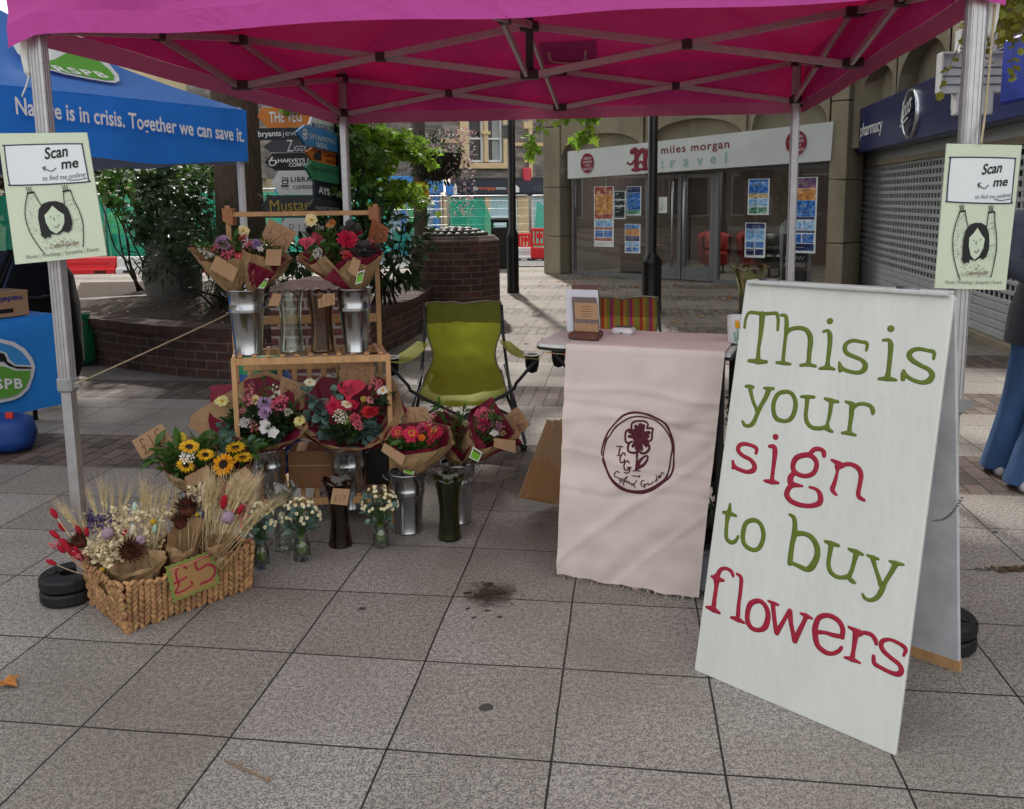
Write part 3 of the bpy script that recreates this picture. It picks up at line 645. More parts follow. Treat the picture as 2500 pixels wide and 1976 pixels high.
# ---- stone building across the street
ST = Wall(at(1200, 600, 38), V3((.94, .34, 0))); z5 = Z(850, 280, 3.882); ZG = -.85
def S5(x, y, d=0): return ST.az(*z5(x, y), d)
def R5(mb, x0, x1, y0, y1, d0, d1, bev=0):
    a0, zz1 = S5(x0, (y0+y1)/2); a1 = S5(x1, (y0+y1)/2)[0]; zz1 = S5((x0+x1)/2, y0)[1]; zz0 = S5((x0+x1)/2, y1)[1]; ST.box(mb, a0, a1, zz0, zz1, d0, d1, bev); return a0, a1, zz0, zz1
stone = thing('stone_building', 'grey rubble stone building with arched sash windows above the mortgage shop', 'building', ST.pt(0, ZG))
RUB = brick_mat('rubble_stone', '#938a82', '#63605f', '#8f877c', .62, .17, .012, .5, .9, .8, .55)
CREAM = M('bath_stone', '#cbb48d', .8, var=.15, vs=2, bump=.15); NAVYD = M('dark_navy_board', '#1b1f2e', .4, var=.05); SASH = M('white_sash', '#dfe2e4', .5, var=.03)
aw0 = S5(-1500, 300)[0]; aw1 = S5(2300, 300)[0]; zfs = S5(1400, 600)[1]
wi = [(S5(1135, 200)[0], S5(1283, 200)[0]), (S5(1317, 200)[0], S5(1465, 200)[0])]; zw0 = S5(1300, 450)[1]; zw1 = S5(1300, 28)[1]
mb = MB(); ST.box(mb, aw0, wi[0][0], zfs, 9.5, -.5, 0); ST.box(mb, wi[1][1], aw1, zfs, 9.5, -.5, 0); ST.box(mb, wi[0][0], wi[1][1], zfs, zw0, -.5, 0); ST.box(mb, wi[0][0], wi[1][1], zw1+.25, 9.5, -.5, 0)
mb.build('wall', RUB, stone, wuv=True)
mb = MB(); ST.box(mb, wi[0][0]-.38, wi[0][0], zw0-.06, zw1+.2, -.1, .1, .01); ST.box(mb, wi[0][1], wi[1][0], zw0, zw1+.2, -.2, .1, .01); ST.box(mb, wi[1][1], wi[1][1]+.38, zw0-.06, zw1+.2, -.1, .1, .01)
ST.box(mb, wi[0][0]-.45, wi[1][1]+.45, zw0-.3, zw0-.06, -.1, .18, .02); ST.box(mb, wi[0][0]-.38, wi[1][1]+.38, zw1+.2, zw1+1.0, -.1, .09, .01)
for x in (wi[0][0]-.12, (wi[0][1]+wi[1][0])/2, wi[1][1]+.12): ST.box(mb, x-.2, x+.2, zw1-.75, zw1-.6, -.05, .16, .02)
for k in range(5):
    for a in (wi[0][0]-.38, wi[1][1]+.38): ST.box(mb, a-.1, a+.1, zw0+.05+k*.55, zw0+.3+k*.55, -.1, .07)
mb.build('window_surround', CREAM, stone)
for a0_, a1_ in wi:
    mb = MB(); frame_rect(ST, mb, a0_, a1_, zw0, zw1+.18, .09, -.25, -.12); ST.box(mb, a0_+.09, a1_-.09, (zw0+zw1)/2+.02, (zw0+zw1)/2+.1, -.24, -.13); wo = mb.build('window', SASH, stone)
    mb = MB(); ST.box(mb, a0_+.09, a1_-.09, zw0+.09, zw1+.1, -.26, -.25); mb.build('pane', M('dark_upper_glass', '#2e2628', .08, var=.5, vs=.7), wo)
mb = MB(); a_ = wi[1][1]; ST.box(mb, a_-.42, a_-.1, zw0+.09, zw1+.1, -.249, -.24); mb.build('curtain', M('pale_curtain', '#9fa6a6', .8), stone)
for q_ in ((880, 1085, 228, 268, .06), (1535, 1905, 268, 300, .06), (1710, 1745, 60, 605, .05), (1660, 1745, 70, 135, .08), (1660, 1745, 392, 455, .08)): mb = MB(); R5(mb, *q_[:4], -.05, q_[4]); mb.build('stone_trim', CREAM, stone)
mb = MB(); c = ST.pt(*S5(1683, 572), .12); mb.box(c, (.42, .2, .62), (ST.u, -ST.n, UP), .06); mb.build('alarm_box', M('red_box', '#c2384a', .4), stone)
mb = MB(); R5(mb, 970, 2300, 598, 768, -.1, .2, .02); ff = mb.build('shop_fascia', NAVYD, stone); mb = MB(); R5(mb, 1130, 2300, 636, 744, .2, .26, .01); fb = mb.build('name_board', M('navy_board', '#232839', .35), ff)
ORG = M('orange_letter', '#e0682f', .5)
for s, x0, x1, m_ in (('the', 1182, 1232, INKWHT), ('mortgage', 1236, 1396, ORG), ('centre', 1400, 1497, INKWHT)):
    ST.text(fb, 'lettering', s, z5(x0, 709), z5(x1, 712), z5(x0, 680), m_, .27, .012)
for k, y in enumerate((690, 712)): ST.text(fb, 'lettering', '- - - - - -', z5(1765, y), z5(1905, y+1), z5(1765, y-9), INKWHT, .27)
mb = MB(); P = [ST.pt(*S5(x, y, .265), .265) for x, y in ((1512, 737), (1568, 737), (1568, 650), (1512, 695))]; mb.extrude(P, ST.n*.02); mb.build('emblem', ORG, fb)
mb = MB(); P = [ST.pt(*S5(x, y, .265), .265) for x, y in ((1572, 737), (1620, 737), (1620, 695), (1572, 652))]; mb.extrude(P, ST.n*.02); mb.build('emblem', INKWHT, fb)
BGL = M('pale_blue_window', '#a9ccd6', .25, var=.08, vs=.6); DARKW = M('dark_doorway', '#1f2224', .3, var=.3)
zb = ZG+.02
def shopfront(x0, x1, yt, mat, name, frm=SASH):
    a0_, a1_ = S5(x0, 1000)[0], S5(x1, 1000)[0]; z1_ = S5(x0, yt)[1]; mb = MB(); ST.box(mb, a0_, a1_, zb+.5, z1_, -.2, -.1); o = mb.build(name, mat, stone)
    mb = MB(); frame_rect(ST, mb, a0_-.03, a1_+.03, zb+.45, z1_+.03, .08, -.12, -.03); mb.build('frame', frm, o); return o
shopfront(985, 1130, 785, DARKW, 'doorway', GREYF); shopfront(1150, 1290, 785, M('mid_window', '#6d7f85', .2, var=.3), 'shop_window', GREYF); shopfront(1340, 1600, 775, BGL, 'shop_window'); shopfront(1745, 2250, 775, BGL, 'shop_window')
mb = MB(); 
for x0, x1 in ((900, 975), (1295, 1338), (1605, 1742), (2255, 2300)): ST.box(mb, S5(x0, 900)[0], S5(x1, 900)[0], zb-.03, S5(x0, 768)[1], -.3, .05, .02)
ST.box(mb, S5(900, 900)[0], S5(2300, 900)[0], zb-.03, zb+.42, -.3, -.05); mb.build('pilaster', CREAM, stone)
# signs on the stone building
mb = MB(); R5(mb, 905, 965, 655, 768, .3, .5, .03); o = mb.build('projecting_sign', M('sign_blue', '#2b7fd0', .3), None); tag(o, 'small blue and white box sign between the blue shop and the mortgage shop', 'sign'); mb = MB(); R5(mb, 968, 1003, 657, 766, .3, .5, .03); mb.build('white_side', SASH, o)
# blue shop to the left (same terrace)
blue = thing('shop_building', 'bright blue shopfront behind the tree left of the mortgage shop', 'shop', ST.pt(S5(450, 900)[0], ZG))
BLU = M('shop_blue', '#3f86cf', .4, var=.08)
mb = MB(); R5(mb, -700, 893, 585, 748, -.1, .2, .02); bff = mb.build('fascia', BLU, blue)
mb = MB(); R5(mb, 275, 330, 625, 688, .2, .23); mb.build('name_panel', SASH, bff)
ST.text(bff, 'lettering', 'S', z5(150, 670), z5(245, 672), z5(150, 600), M('dark_blue_letter', '#1d3564', .5), .22, .03); ST.text(bff, 'lettering', 'r', z5(285, 680), z5(312, 681), z5(285, 645), INKBLK, .24, .03)
mb = MB()
for x0, x1 in ((510, 535), (820, 855), (240, 262), (-60, -30), (-400, -370)): ST.box(mb, S5(x0, 900)[0], S5(x1, 900)[0], zb, S5(x0, 748)[1], -.2, .04)
ST.box(mb, S5(-700, 900)[0], S5(893, 900)[0], zb, zb+.35, -.2, .0); mb.build('frame', BLU, blue)
mb = MB(); ST.box(mb, S5(-700, 900)[0], S5(893, 900)[0], zb+.35, S5(100, 748)[1], -.25, -.2); mb.build('shop_window', M('blue_shop_glass', '#9fb8c6', .2, var=.35, vs=.8), blue)
mb = MB(); R5(mb, 585, 765, 842, 1110, -.2, -.17); mb.build('window_poster', M('green_poster', '#57b072', .4), blue)
mb = MB(); ST.box(mb, aw0, S5(893, 900)[0], S5(100, 585)[1], 9.5, -.5, -.01); mb.build('upper_wall', M('buff_render', '#b7a78c', .85, var=.2, vs=1), blue)
# cream house far left behind the trees
FL = Wall((-19, 36, 0), V3((1, -.12, 0))); FL.n = V3((-.12, -1, 0)).normalized()
house = thing('cream_house', 'cream rendered house behind the shrubs at the far left', 'building', (-14, 36, -.85))
CREND = M('cream_render', '#c9b996', .85, var=.12, vs=1); mb = MB(); FL.box(mb, -14, 9, -.85, 8, -6, 0); mb.build('wall', CREND, house)
for k in range(8):
    for zz in (.1, 2.9):
        a = -13+k*2.7; mb = MB(); frame_rect(FL, mb, a, a+1.1, zz, zz+1.6, .08, .0, .05); wo = mb.build('window', SASH, house); mb = MB(); FL.box(mb, a+.08, a+1.02, zz+.08, zz+1.52, .003, .02); mb.build('pane', M('house_glass', '#5c666c', .1, var=.3, vs=1), wo)
mb = MB(); FL.box(mb, -14.3, 9.3, 8, 8.25, -6.3, .3); mb.build('roof_edge', M('slate_edge', '#4d4f55', .7), house)
# ------------------------------------------------------------------ planter, walls, posts, fences
BRK = brick_mat('dark_brick', '#5d3f34', '#41302b', '#6b6058', .225, .078, .007, .5, .9, .7, .7)
COPE = M('brick_coping', '#4b3832', .9, var=.35, vs=12, bump=.5, bs=40)
pl_out = [(-5.6, 10.2), (-4.9, 8.6), (-4.08, 7.95), (-3.3, 7.42), (-2.5, 7.06), (-1.95, 7.02), (-1.52, 7.3), (-1.32, 7.9), (-1.18, 8.6), (-1.06, 9.3), (-.98, 10.3)]
pth = smooth_pts([V3((x, y, 0)) for x, y in pl_out], 4)
planter = thing('brick_planter', 'low curved dark brick planter wall with bark soil and shrubs behind the flower rack', 'planter', (-2.6, 8.5, 0))
def offs(P, d):
    o = []
    for i, p in enumerate(P):
        t = (P[min(i+1, len(P)-1)]-P[max(i-1, 0)]).normalized(); o.append(p+V3((-t.y, t.x, 0))*d)
    return o
HW = .44
ins = offs(pth, .24); cum = [0]
for i in range(1, len(pth)): cum.append(cum[-1]+(pth[i]-pth[i-1]).length)
def wv(q):
    i = min(range(len(pth)), key=lambda k: (pth[k].x-q.x)**2+(pth[k].y-q.y)**2); return cum[i]
mb = MB(); mb.grid([[p, p+UP*(HW-.08)] for p in pth]); mb.grid([[p+UP*(HW-.08), p] for p in ins]); mb.build('wall', BRK, planter, wuv=wv)
mb = MB(); o1 = offs(pth, -.02); o2 = offs(pth, .26)
n = 0
for i in range(len(pth)-1):
    for k in range(3):
        t0, t1 = k/3+.012, (k+1)/3-.012; a, b = o1[i].lerp(o1[i+1], t0), o1[i].lerp(o1[i+1], t1); c, d = o2[i].lerp(o2[i+1], t1), o2[i].lerp(o2[i+1], t0)
        j = UP*rnd.uniform(-.004, .004); mb.extrude([q+UP*(HW-.079)+j for q in (a, b, c, d)], UP*.079)
mb.build('coping', COPE, planter)
mb = MB(); back = [V3((-6.4, 12.5, 0)), V3((-.9, 12.5, 0))]
cx = V3((-3.0, 9.6, 0)); rows = []
for k in range(9):
    t = k/8; rows.append([p.lerp(cx, t)+UP*(HW-.09+.16*t+.05*noise.noise(V3((p.x*2, p.y*2, t*4)))) for p in ins])
mb.smooth = True; mb.grid(rows); back_r = [ins[-1].lerp(V3((-1, 12.5, 0)), i/4) for i in range(5)]+[V3((-1, 12.5, 0)).lerp(V3((-6.4, 12.5, 0)), i/6) for i in range(1, 7)]+[ins[0]]
mb.grid([[p+UP*.36 for p in back_r], [p.lerp(cx, .9)+UP*.5 for p in back_r]]); mb.build('soil', SOIL, planter)
mb = MB()
for i in range(420):
    t = rnd.random(); p = rnd.choice(ins).lerp(cx, t**.7*.8); leaf(mb, p+UP*(HW-.06+.13*t), V3((rnd.uniform(-1, 1), rnd.uniform(-1, 1), .15)), UP, rnd.uniform(.03, .08), rnd.choice(('lance', 'oval')))
mb.build('leaf_litter', M('dry_litter', '#8a7350', .9, var=.4, isl=.5), planter)['kind'] = 'stuff'
# round brick drum with cobbled dome
drum = thing('brick_drum', 'round dark brick drum with a cobbled dome on top, behind the green chair', 'planter wall', (-.70, 10.72, 0))
dc = V3((-.70, 10.72, 0)); DR, DH = .575, 1.05
mb = MB(); n = 10
pf = [(DR, 0), (DR, DH-.06), (DR-.07, DH)]
mb.lathe(pf, dc, n, (V3((cos(.3), sin(.3), 0)), V3((-sin(.3), cos(.3), 0)), UP), cap1=True); mb.build('wall', BRK, drum, wuv=lambda q: atan2(q.y-dc.y, q.x-dc.x)*DR)
mb = MB(); mb.smooth = True; COB = M('cobble', '#4d4b48', .45, var=.35, vs=7, bump=.3, isl=.3)
for ring, (rr_, zz, k) in enumerate(((.36, .02, 22), (.27, .055, 17), (.17, .075, 11), (.06, .085, 5))):
    for i in range(k):
        a = 2*pi*(i+.5*ring)/k; p = dc+V3((cos(a)*rr_, sin(a)*rr_, DH+zz)); mb.ball(p, (.058, .048, .032), 8, 5, (V3((cos(a), sin(a), 0)), V3((-sin(a), cos(a), 0)), UP), .08)
mb.build('cobbles', COB, drum)
# brick and stone pier behind the rack
pr_ = thing('brick_pier', 'worn brick and stone pier standing behind the vases of the flower rack', 'pier', (-1.62, 7.0, 0))
a = V3((-1.98, 6.86, 0)); b = V3((-1.22, 6.80, 0)); mb = MB(); mb.box((a+b)/2+UP*.39+V3((0, .2, 0)), (.76, .36, .78)); mb.build('pier_body', brick_mat('worn_red_brick', '#7d4a44', '#5c3b38', '#a79a94', .225, .078, .012, .5, .9, .8, .8), pr_, wuv=True)
mb = MB(); mb.extrude([V3((-1.97, 6.85, .782)), V3((-1.23, 6.79, .782)), V3((-1.23, 6.79, .82)), V3((-1.45, 6.8, .865)), V3((-1.75, 6.82, .86)), V3((-1.97, 6.84, .81))], V3((.02, .36, 0))); mb.build('cap_stone', M('weathered_stone', '#a08a84', .9, var=.4, vs=9, bump=.8, bs=20), pr_)
# standing stone
st = MB(); st.smooth = True; c = at(425, 610, 9.4); c.z = .4
st.lathe([(.30, 0), (.31, .3), (.27, .6), (.2, .9), (.09, 1.02), (.01, 1.04)], c, 14, fn=lambda a, r, z, i: (r*(1+.22*noise.noise(V3((cos(a)*1.3, sin(a)*1.3, z*2)))), z)); o = st.build('boulder', M('grey_boulder', '#565450', .9, var=.35, vs=6, bump=.8, bs=18)); tag(o, 'grey standing boulder among the dark shrubs left of the tree trunk', 'boulder')
# ---- lamp posts
def lamp_post(x, y, top, r0, r1, zc, label):
    p = g(x, y); t = thing('street_post', label, 'post', p, 0, 'black street posts')
    mb = MB(); mb.smooth = True; mb.lathe([(r0*1.05, 0), (r0*1.05, .06), (r0, .08), (r0, zc-.1)], p, 16); mb.build('post_base', BLKMET, t)
    mb = MB(); mb.smooth = True; mb.lathe([(r0, zc-.1), (r0*1.02, zc-.08), (r0*1.02, zc-.03), (r1*1.15, zc+.05), (r1, zc+.07), (r1, top)], p, 16, cap1=True); mb.build('post_shaft', BLKMET, t); return t, p
lp1, p1 = lamp_post(1253, 715, 4.6, .095, .062, .95, 'slim black street post with a small grey plate, behind the brick drum')
lp2, p2 = lamp_post(1590, 763, 4.6, .13, .062, .72, 'thicker black street post in front of the travel agent doors')
mb = MB(); c = at(1237, 322, p1.y-.02); mb.box(c, (.17, .012, .22), None, .003); mb.box(c+V3((.11, .03, .08)), (.06, .02, .02)); pa = mb.build('plate', M('grey_plate', '#8f9292', .5), lp1)
mb = MB()
for k in range(5): mb.box(c+V3((-.005, -.008, .07-k*.035)), (.13-.02*(k % 2), .003, .009))
mb.build('lettering', INKBLK, pa)
# ---- litter bin
p = g(1222, 655); p.z = 0; t = thing('litter_bin', 'black litter bin beside the slim street post', 'bin', p)
mb = MB(); mb.box(p+UP*.45, (.40, .4, .9), None, .03); mb.build('body', BLACK, t); mb = MB(); mb.smooth = False; mb.box(p+UP*1.06, (.42, .42, .1), None, .04); mb.box(p+V3((-.17, 0, .96)), (.05, .3, .14)); mb.box(p+V3((.17, 0, .96)), (.05, .3, .14)); mb.build('hood', BLACK, t)
# ---- silver birch-like post with yellow notice and hanging basket
p = at(1028, 590, 12.6); p.z = 0; t = thing('basket_post', 'mottled grey post with a yellow notice under a hanging basket', 'post', p)
mb = MB(); mb.smooth = True; mb.tube([p, p+UP*3.6], .105, 14); mb.build('shaft', M('flaking_paint', '#8d867c', .8, var=.55, vs=11, bump=.5, bs=30, stretch=(2, 2, .6), col2='#5d5148'), t)
YEL = M('yellow_notice', '#e0b820', .6, var=.05); yn = MB(); c = at(1024, 472, 12.45); q = pxm(12.45)
for i in range(8): pass
yn.box(c, (46*q, .012, 54*q), (V3((1, 0, .06)).normalized(), V3((0, 1, 0)), V3((-.06, 0, 1)).normalized()), .002); no = yn.build('notice', YEL, t)
for s, yy, x0, x1, h in (("Today", 469, 1006, 1044, 13), ('Queens Square', 490, 1004, 1045, 5.5)):
    mb = MB(); put_text(mb, s, at(x0, yy, 12.43), at(x1, yy-2, 12.43), h*q, UP, .002, .02); mb.build('lettering', INKBLK, no)
hb = thing('hanging_basket', 'hanging basket overflowing with small pink and white flowers', 'hanging basket', at(1065, 380, 12.5))
c = at(1066, 385, 12.5); mb = MB(); mb.smooth = True; mb.lathe([(.02, -.34), (.2, -.3), (.33, -.15), (.38, .05)], c, 16); mb.build('basket', M('moss_liner', '#2b2a1e', .95, var=.4, bump=.6), hb)
mb = MB(); foliage(mb, c+UP*.0, (.46, .42, .42), 420, .085, 'oval', down=.5); mb.build('leaves', LEAFD, hb)
mb = MB(); mb2 = MB()
for i in range(620):
    a = rnd.uniform(-1.2, 1.9); z = rnd.uniform(-.85, .42); r = .5*(1 if z > -.2 else 1+.1*z)+rnd.uniform(-.12, .1); p = c+V3((cos(a)*r, sin(a)*r*.7-.1, z)); 
    (mb if rnd.random() < .7 else mb2).poly([p+rdir()*.022 for _ in range(4)])
mb.build('pink_flowers', M('pale_pink_petal', '#d8a9b8', .6, isl=.2, trans=.3), hb)['kind'] = 'stuff'; mb2.build('white_flowers', M('white_petal', '#e3dcd8', .6, isl=.1, trans=.3), hb)['kind'] = 'stuff'
# ---- steel mesh fence panels
FENM = M('galvanised_fence', '#a9b0b2', .4, metal=.6); NET = None
def net_mat():
    m, nt, N, L, b = newmat('green_netting'); tr = N.new('ShaderNodeBsdfTransparent'); tr.inputs[0].default_value = lin('#b8ded3'); df = N.new('ShaderNodeBsdfDiffuse'); tl = N.new('ShaderNodeBsdfTranslucent')
    for q in (df, tl): q.inputs[0].default_value = lin('#2f9a80')
    m1 = N.new('ShaderNodeMixShader'); m1.inputs[0].default_value = .55; L.new(df.outputs[0], m1.inputs[1]); L.new(tl.outputs[0], m1.inputs[2])
    tc = N.new('ShaderNodeTexCoord'); nz = N.new('ShaderNodeTexNoise'); nz.inputs['Scale'].default_value = 1.6; nz.inputs['Detail'].default_value = 5; L.new(tc.outputs['Object'], nz.inputs[0]); mr = N.new('ShaderNodeMapRange'); mr.inputs[1].default_value = .3; mr.inputs[2].default_value = .7; mr.inputs[3].default_value = .45; mr.inputs[4].default_value = .78; L.new(nz.outputs[0], mr.inputs[0])
    m2 = N.new('ShaderNodeMixShader'); L.new(mr.outputs[0], m2.inputs[0]); L.new(tr.outputs[0], m2.inputs[1]); L.new(m1.outputs[0], m2.inputs[2]); L.new(m2.outputs[0], N['Material Output'].inputs[0]); return m
NET = net_mat()
def heras(x0, x1, Y, label, net=((0, 0), (1, 0), (1, 1), (0, 1)), w=None, H_=2.0, dy=0):
    za = terr(Y)+.06; a = at(x0, 560, Y); b = at(x1, 560, Y+dy); a.z = b.z = za; u = (b-a).normalized(); L_ = (b-a).length; n = V3((u.y, -u.x, 0))
    t = thing('mesh_fence_panel', label, 'fence panel', (a+b)/2, 0, 'temporary mesh fence panels along the road')
    def pt(s, z, d=0): return a+u*s+UP*z+n*d
    mb = MB(); mb.smooth = True; r = .12; P = [pt(0, 0), pt(0, H_-r)]+[pt(r-r*cos(q), H_-r+r*sin(q)) for q in (pi/8, pi/4, 3*pi/8)]+[pt(r, H_), pt(L_-r, H_)]+[pt(L_-r+r*sin(q), H_-r+r*cos(q)) for q in (pi/8, pi/4, 3*pi/8)]+[pt(L_, H_-r), pt(L_, 0)]
    mb.tube(P, .022, 8); mb.tube([pt(0, .22), pt(L_, .22)], .018, 6); mb.build('frame', FENM, t)
    mb = MB(); k = int(L_/.11)
    for i in range(1, k): mb.tube([pt(L_*i/k, .22, .01), pt(L_*i/k, H_-.01, .01)], .0035, 3, False)
    for i in range(7): mb.tube([pt(0, .35+i*.25, .014), pt(L_, .35+i*.25, .014)], .005, 3, False)
    mb.build('wires', FENM, t)
    if net:
        mb = MB(); mb.smooth = True
        # hanging net: straight outline given, with folds
        (s0, _), (s1, _) = net[0], net[1]; rows = []
        for j in range(9):
            v = j/8; e0 = net[0][0]+(net[3][0]-net[0][0])*v; e1 = net[1][0]+(net[2][0]-net[1][0])*v
            zz0 = .2+(H_-.26)*(net[0][1]+(net[3][1]-net[0][1])*v); rows.append([pt(L_*(e0+(e1-e0)*i/16), .16+(H_-.24)*(net[0][1]*(1-i/16)*(1-v)+net[1][1]*i/16*(1-v)+net[2][1]*i/16*v+net[3][1]*(1-i/16)*v), .035+.03*sin(i*1.7+j*.6)) for i in range(17)])
        mb.grid(rows); mb.build('netting', NET, t)
    for s in (0, L_):
        mb = MB(); mb.box(pt(s, .0, 0)-UP*.0, (.2, .6, .11), (u, n, UP), .02); mb.build('foot_block', BLACK, t)
    return t
heras(958, 1094, 27, 'fence panel with little netting in front of the blue shop', ((0, 0), (1, 0), (1, .45), (0, .45)))
heras(1098, 1293, 27.2, 'fence panel with torn green netting in front of the mortgage shop', ((0, 0), (.72, 0), (.42, 1), (.0, 1)))
heras(1296, 1460, 27.4, 'fence panel partly behind the concrete pillar of the travel agent', ((0, 0), (1, 0), (1, .1), (.1, .95)))
LF = (('first green netted fence panel from the left edge', -260, -12), ('green netted fence panel behind the left poster', -10, 258), ('green netted fence panel in front of the digger', 262, 470), ('green netted fence panel mostly hidden by the shrub', 474, 690), ('green netted fence panel behind the tree trunk', 694, 952))
for l, x0, x1 in LF: heras(x0, x1, 22.5, l, w=None)
# ---- barriers
def barrier(x0, x1, Y, h, col, label, zoff=0):
    z = terr(Y)+zoff; a = at(x0, 600, Y); b = at(x1, 600, Y); a.z = b.z = z; L_ = (b-a).length; c = (a+b)/2
    t = thing('road_barrier', label, 'barrier', c, 0, 'water filled road barriers'); m_ = M('barrier_'+col, dict(red='#d3202a', white='#dcdcdd')[col], .4, var=.1, vs=3)
    mb = MB(); pf = [(-.22, 0), (-.22, .14*h/.5), (-.14, .2*h/.5), (-.12, h-.03), (-.09, h), (.09, h), (.12, h-.03), (.14, .2*h/.5), (.22, .14*h/.5), (.22, 0)]
    mb.extrude([V3((c.x-L_/2+.01, c.y+p[0], z+p[1])) for p in pf], V3((L_-.02, 0, 0))); mb.build('body', m_, t)
    mb = MB(); mb.box(V3((c.x, c.y-.125, z+h*.66)), (L_*.8, .03, h*.22), None, .008); mb.build('recess_rib', m_, t); mb = MB(); mb.box(V3((c.x-L_*.3, c.y-.2, z+.07*h/.5)), (L_*.16, .06, .05)); mb.box(V3((c.x+L_*.3, c.y-.2, z+.07*h/.5)), (L_*.16, .06, .05)); mb.build('fork_slots', BLACK, t)
for x0, x1, c, l in ((-90, 108, 'white', 'white road barrier behind the black bag at the left edge'), (110, 286, 'red', 'red road barrier between two white ones, below the green netting'), (288, 445, 'white', 'white road barrier partly hidden by the planter shrub'), (447, 640, 'red', 'red road barrier hidden by shrubs behind the flower rack'), (642, 840, 'white', 'white road barrier hidden behind the flower rack')): barrier(x0, x1, 18.9, .37, c, l)
barrier(1262, 1296, 26.4, .42, 'white', 'small white barrier block left of the red plastic barrier', -.0)
def mesh_barrier(x0, x1, Y, h, label, col):
    z = terr(Y)+.02; a = at(x0, 600, Y); b = at(x1, 600, Y-.2); a.z = b.z = z; u = (b-a).normalized(); n = V3((u.y, -u.x, 0)); L_ = (b-a).length; t = thing('plastic_barrier', label, 'barrier', (a+b)/2)
    m_ = M('orange_red_plastic', col, .4, var=.08); mb = MB()
    def P(s, zz, d=0): return a+u*s+UP*zz+n*d
    mb.box(P(L_/2, h*.22), (L_, .12, h*.36), (u, n, UP), .03); mb.build('base_panel', m_, t)
    mb = MB()
    for s in (.03, L_-.03): mb.box(P(s, h*.68), (.06, .06, h*.55), (u, n, UP), .01)
    mb.box(P(L_/2, h*.93), (L_, .07, h*.1), (u, n, UP), .02); mb.box(P(L_/2, h*.48), (L_-.12, .05, .06), (u, n, UP)); k = max(4, int(L_/.14))
    for i in range(1, k): mb.box(P(L_*i/k, h*.7), (.05, .04, h*.42), (u, n, UP))
    mb.box(P(L_/2, h*.75), (L_*.3, .07, h*.16), (u, n, UP), .01); mb.build('upper_rails', m_, t)
    for s in (.1*L_, .9*L_): mb = MB(); mb.box(P(s, .03), (.1, .5, .06), (u, n, UP)); mb.build('foot', BLACK, t)
mesh_barrier(1297, 1338, 26, 1.0, 'bright red plastic barrier standing beside the concrete pillar', '#d9282c')
mesh_barrier(1266, 1300, 26.8, .86, 'orange plastic barrier behind the red one, beyond the slim post', '#d9573f')
# ---- workman and digger behind the netting
t = thing('digger', 'yellow digger working behind the green netting at the left', 'digger', at(310, 600, 26)); YD = M('digger_yellow', '#d79a28', .45, var=.1)
Yd = 26; P = lambda x, y, d=0: at(x, y, Yd+d)
mb = MB(); mb.extrude([P(300, 560), P(395, 560), P(395, 590), P(372, 604), P(318, 600), P(296, 590)], V3((0, 1.2, 0))); mb.build('body', YD, t)
mb = MB(); mb.extrude([P(250, 540), P(262, 536), P(278, 556), P(300, 558), P(300, 568), P(268, 568)], V3((0, .4, 0))); mb.build('arm', YD, t)
mb = MB(); mb.extrude([P(335, 500), P(392, 500), P(395, 558), P(330, 558)], V3((0, 1.1, 0))); cb = mb.build('cab', M('cab_dark', '#3c4a4a', .2, var=.2), t)
for x in (322, 372): mb = MB(); mb.smooth = True; c = P(x, 612, .1); mb.lathe([(.01, 0), (.3, 0), (.33, .05), (.33, .3), (.3, .35)], c, 16, (V3((1, 0, 0)), UP, V3((0, 1, 0)))); mb.build('wheel', BLACK, t)
def person_simple(x, yf, Y, h, label):
    p = at(x, yf, Y); t = thing('person', label, 'person', p); k = h/1.75; SK = M('far_skin', '#b98a72', .6); HV = M('hi_vis_yellow', '#c8e03a', .5)
    mb = MB(); mb.smooth = True
    mb.lathe([(.02, .86), (.17, .88), (.18, 1.0), (.19, 1.2), (.2, 1.36), (.12, 1.45), (.06, 1.5)], p, 14, fn=lambda a, r, z, i: (r*k*(1 if abs(cos(a)) > .5 else .75), z*k)); mb.ball(p+UP*1.62*k, (.085*k, .1*k, .12*k), 12, 8)
    for s in (-1, 1): mb.tube([p+V3((s*.19*k, 0, 1.4*k)), p+V3((s*.27*k, -.03, 1.12*k)), p+V3((s*.2*k, -.2, .92*k))], [.06*k, .05*k, .04*k], 8); mb.tube([p+V3((s*.09*k, 0, .9*k)), p+V3((s*.1*k, 0, .48*k)), p+V3((s*.1*k, 0, .03))], [.09*k, .07*k, .055*k], 8)
    b = mb.build('body', SK, t)
    mb = MB(); mb.smooth = True; mb.lathe([(.2, .84), (.2, 1.0), (.205, 1.2), (.215, 1.38), (.14, 1.47)], p, 14, fn=lambda a, r, z, i: (r*k*(1 if abs(cos(a)) > .5 else .78), z*k))
    for s in (-1, 1): mb.tube([p+V3((s*.19*k, 0, 1.41*k)), p+V3((s*.27*k, -.03, 1.12*k)), p+V3((s*.21*k, -.18, .94*k))], [.075*k, .065*k, .055*k], 8)
    mb.build('jacket', HV, b)
    mb = MB(); mb.box(p+V3((0, -.165*k, 1.08*k)), (.3*k, .02, .05)); mb.build('reflective_band', INKWHT, b)
    mb = MB(); mb.smooth = True
    for s in (-1, 1): mb.tube([p+V3((s*.09*k, 0, .92*k)), p+V3((s*.1*k, 0, .48*k)), p+V3((s*.1*k, 0, .04))], [.11*k, .085*k, .075*k], 8)
    mb.build('trousers', M('work_trousers', '#2f3a44', .8), b)
    mb = MB(); mb.smooth = True; mb.lathe([(.105*k, 0), (.11*k, .04), (.09*k, .1*k), (.01, .13*k)], p+UP*1.64*k, 12); mb.build('cap', M('grey_cap', '#8a7466', .8), b)
person_simple(290, 640, 24.6, 1.72, 'workman in a yellow hi-vis jacket behind the green netting')
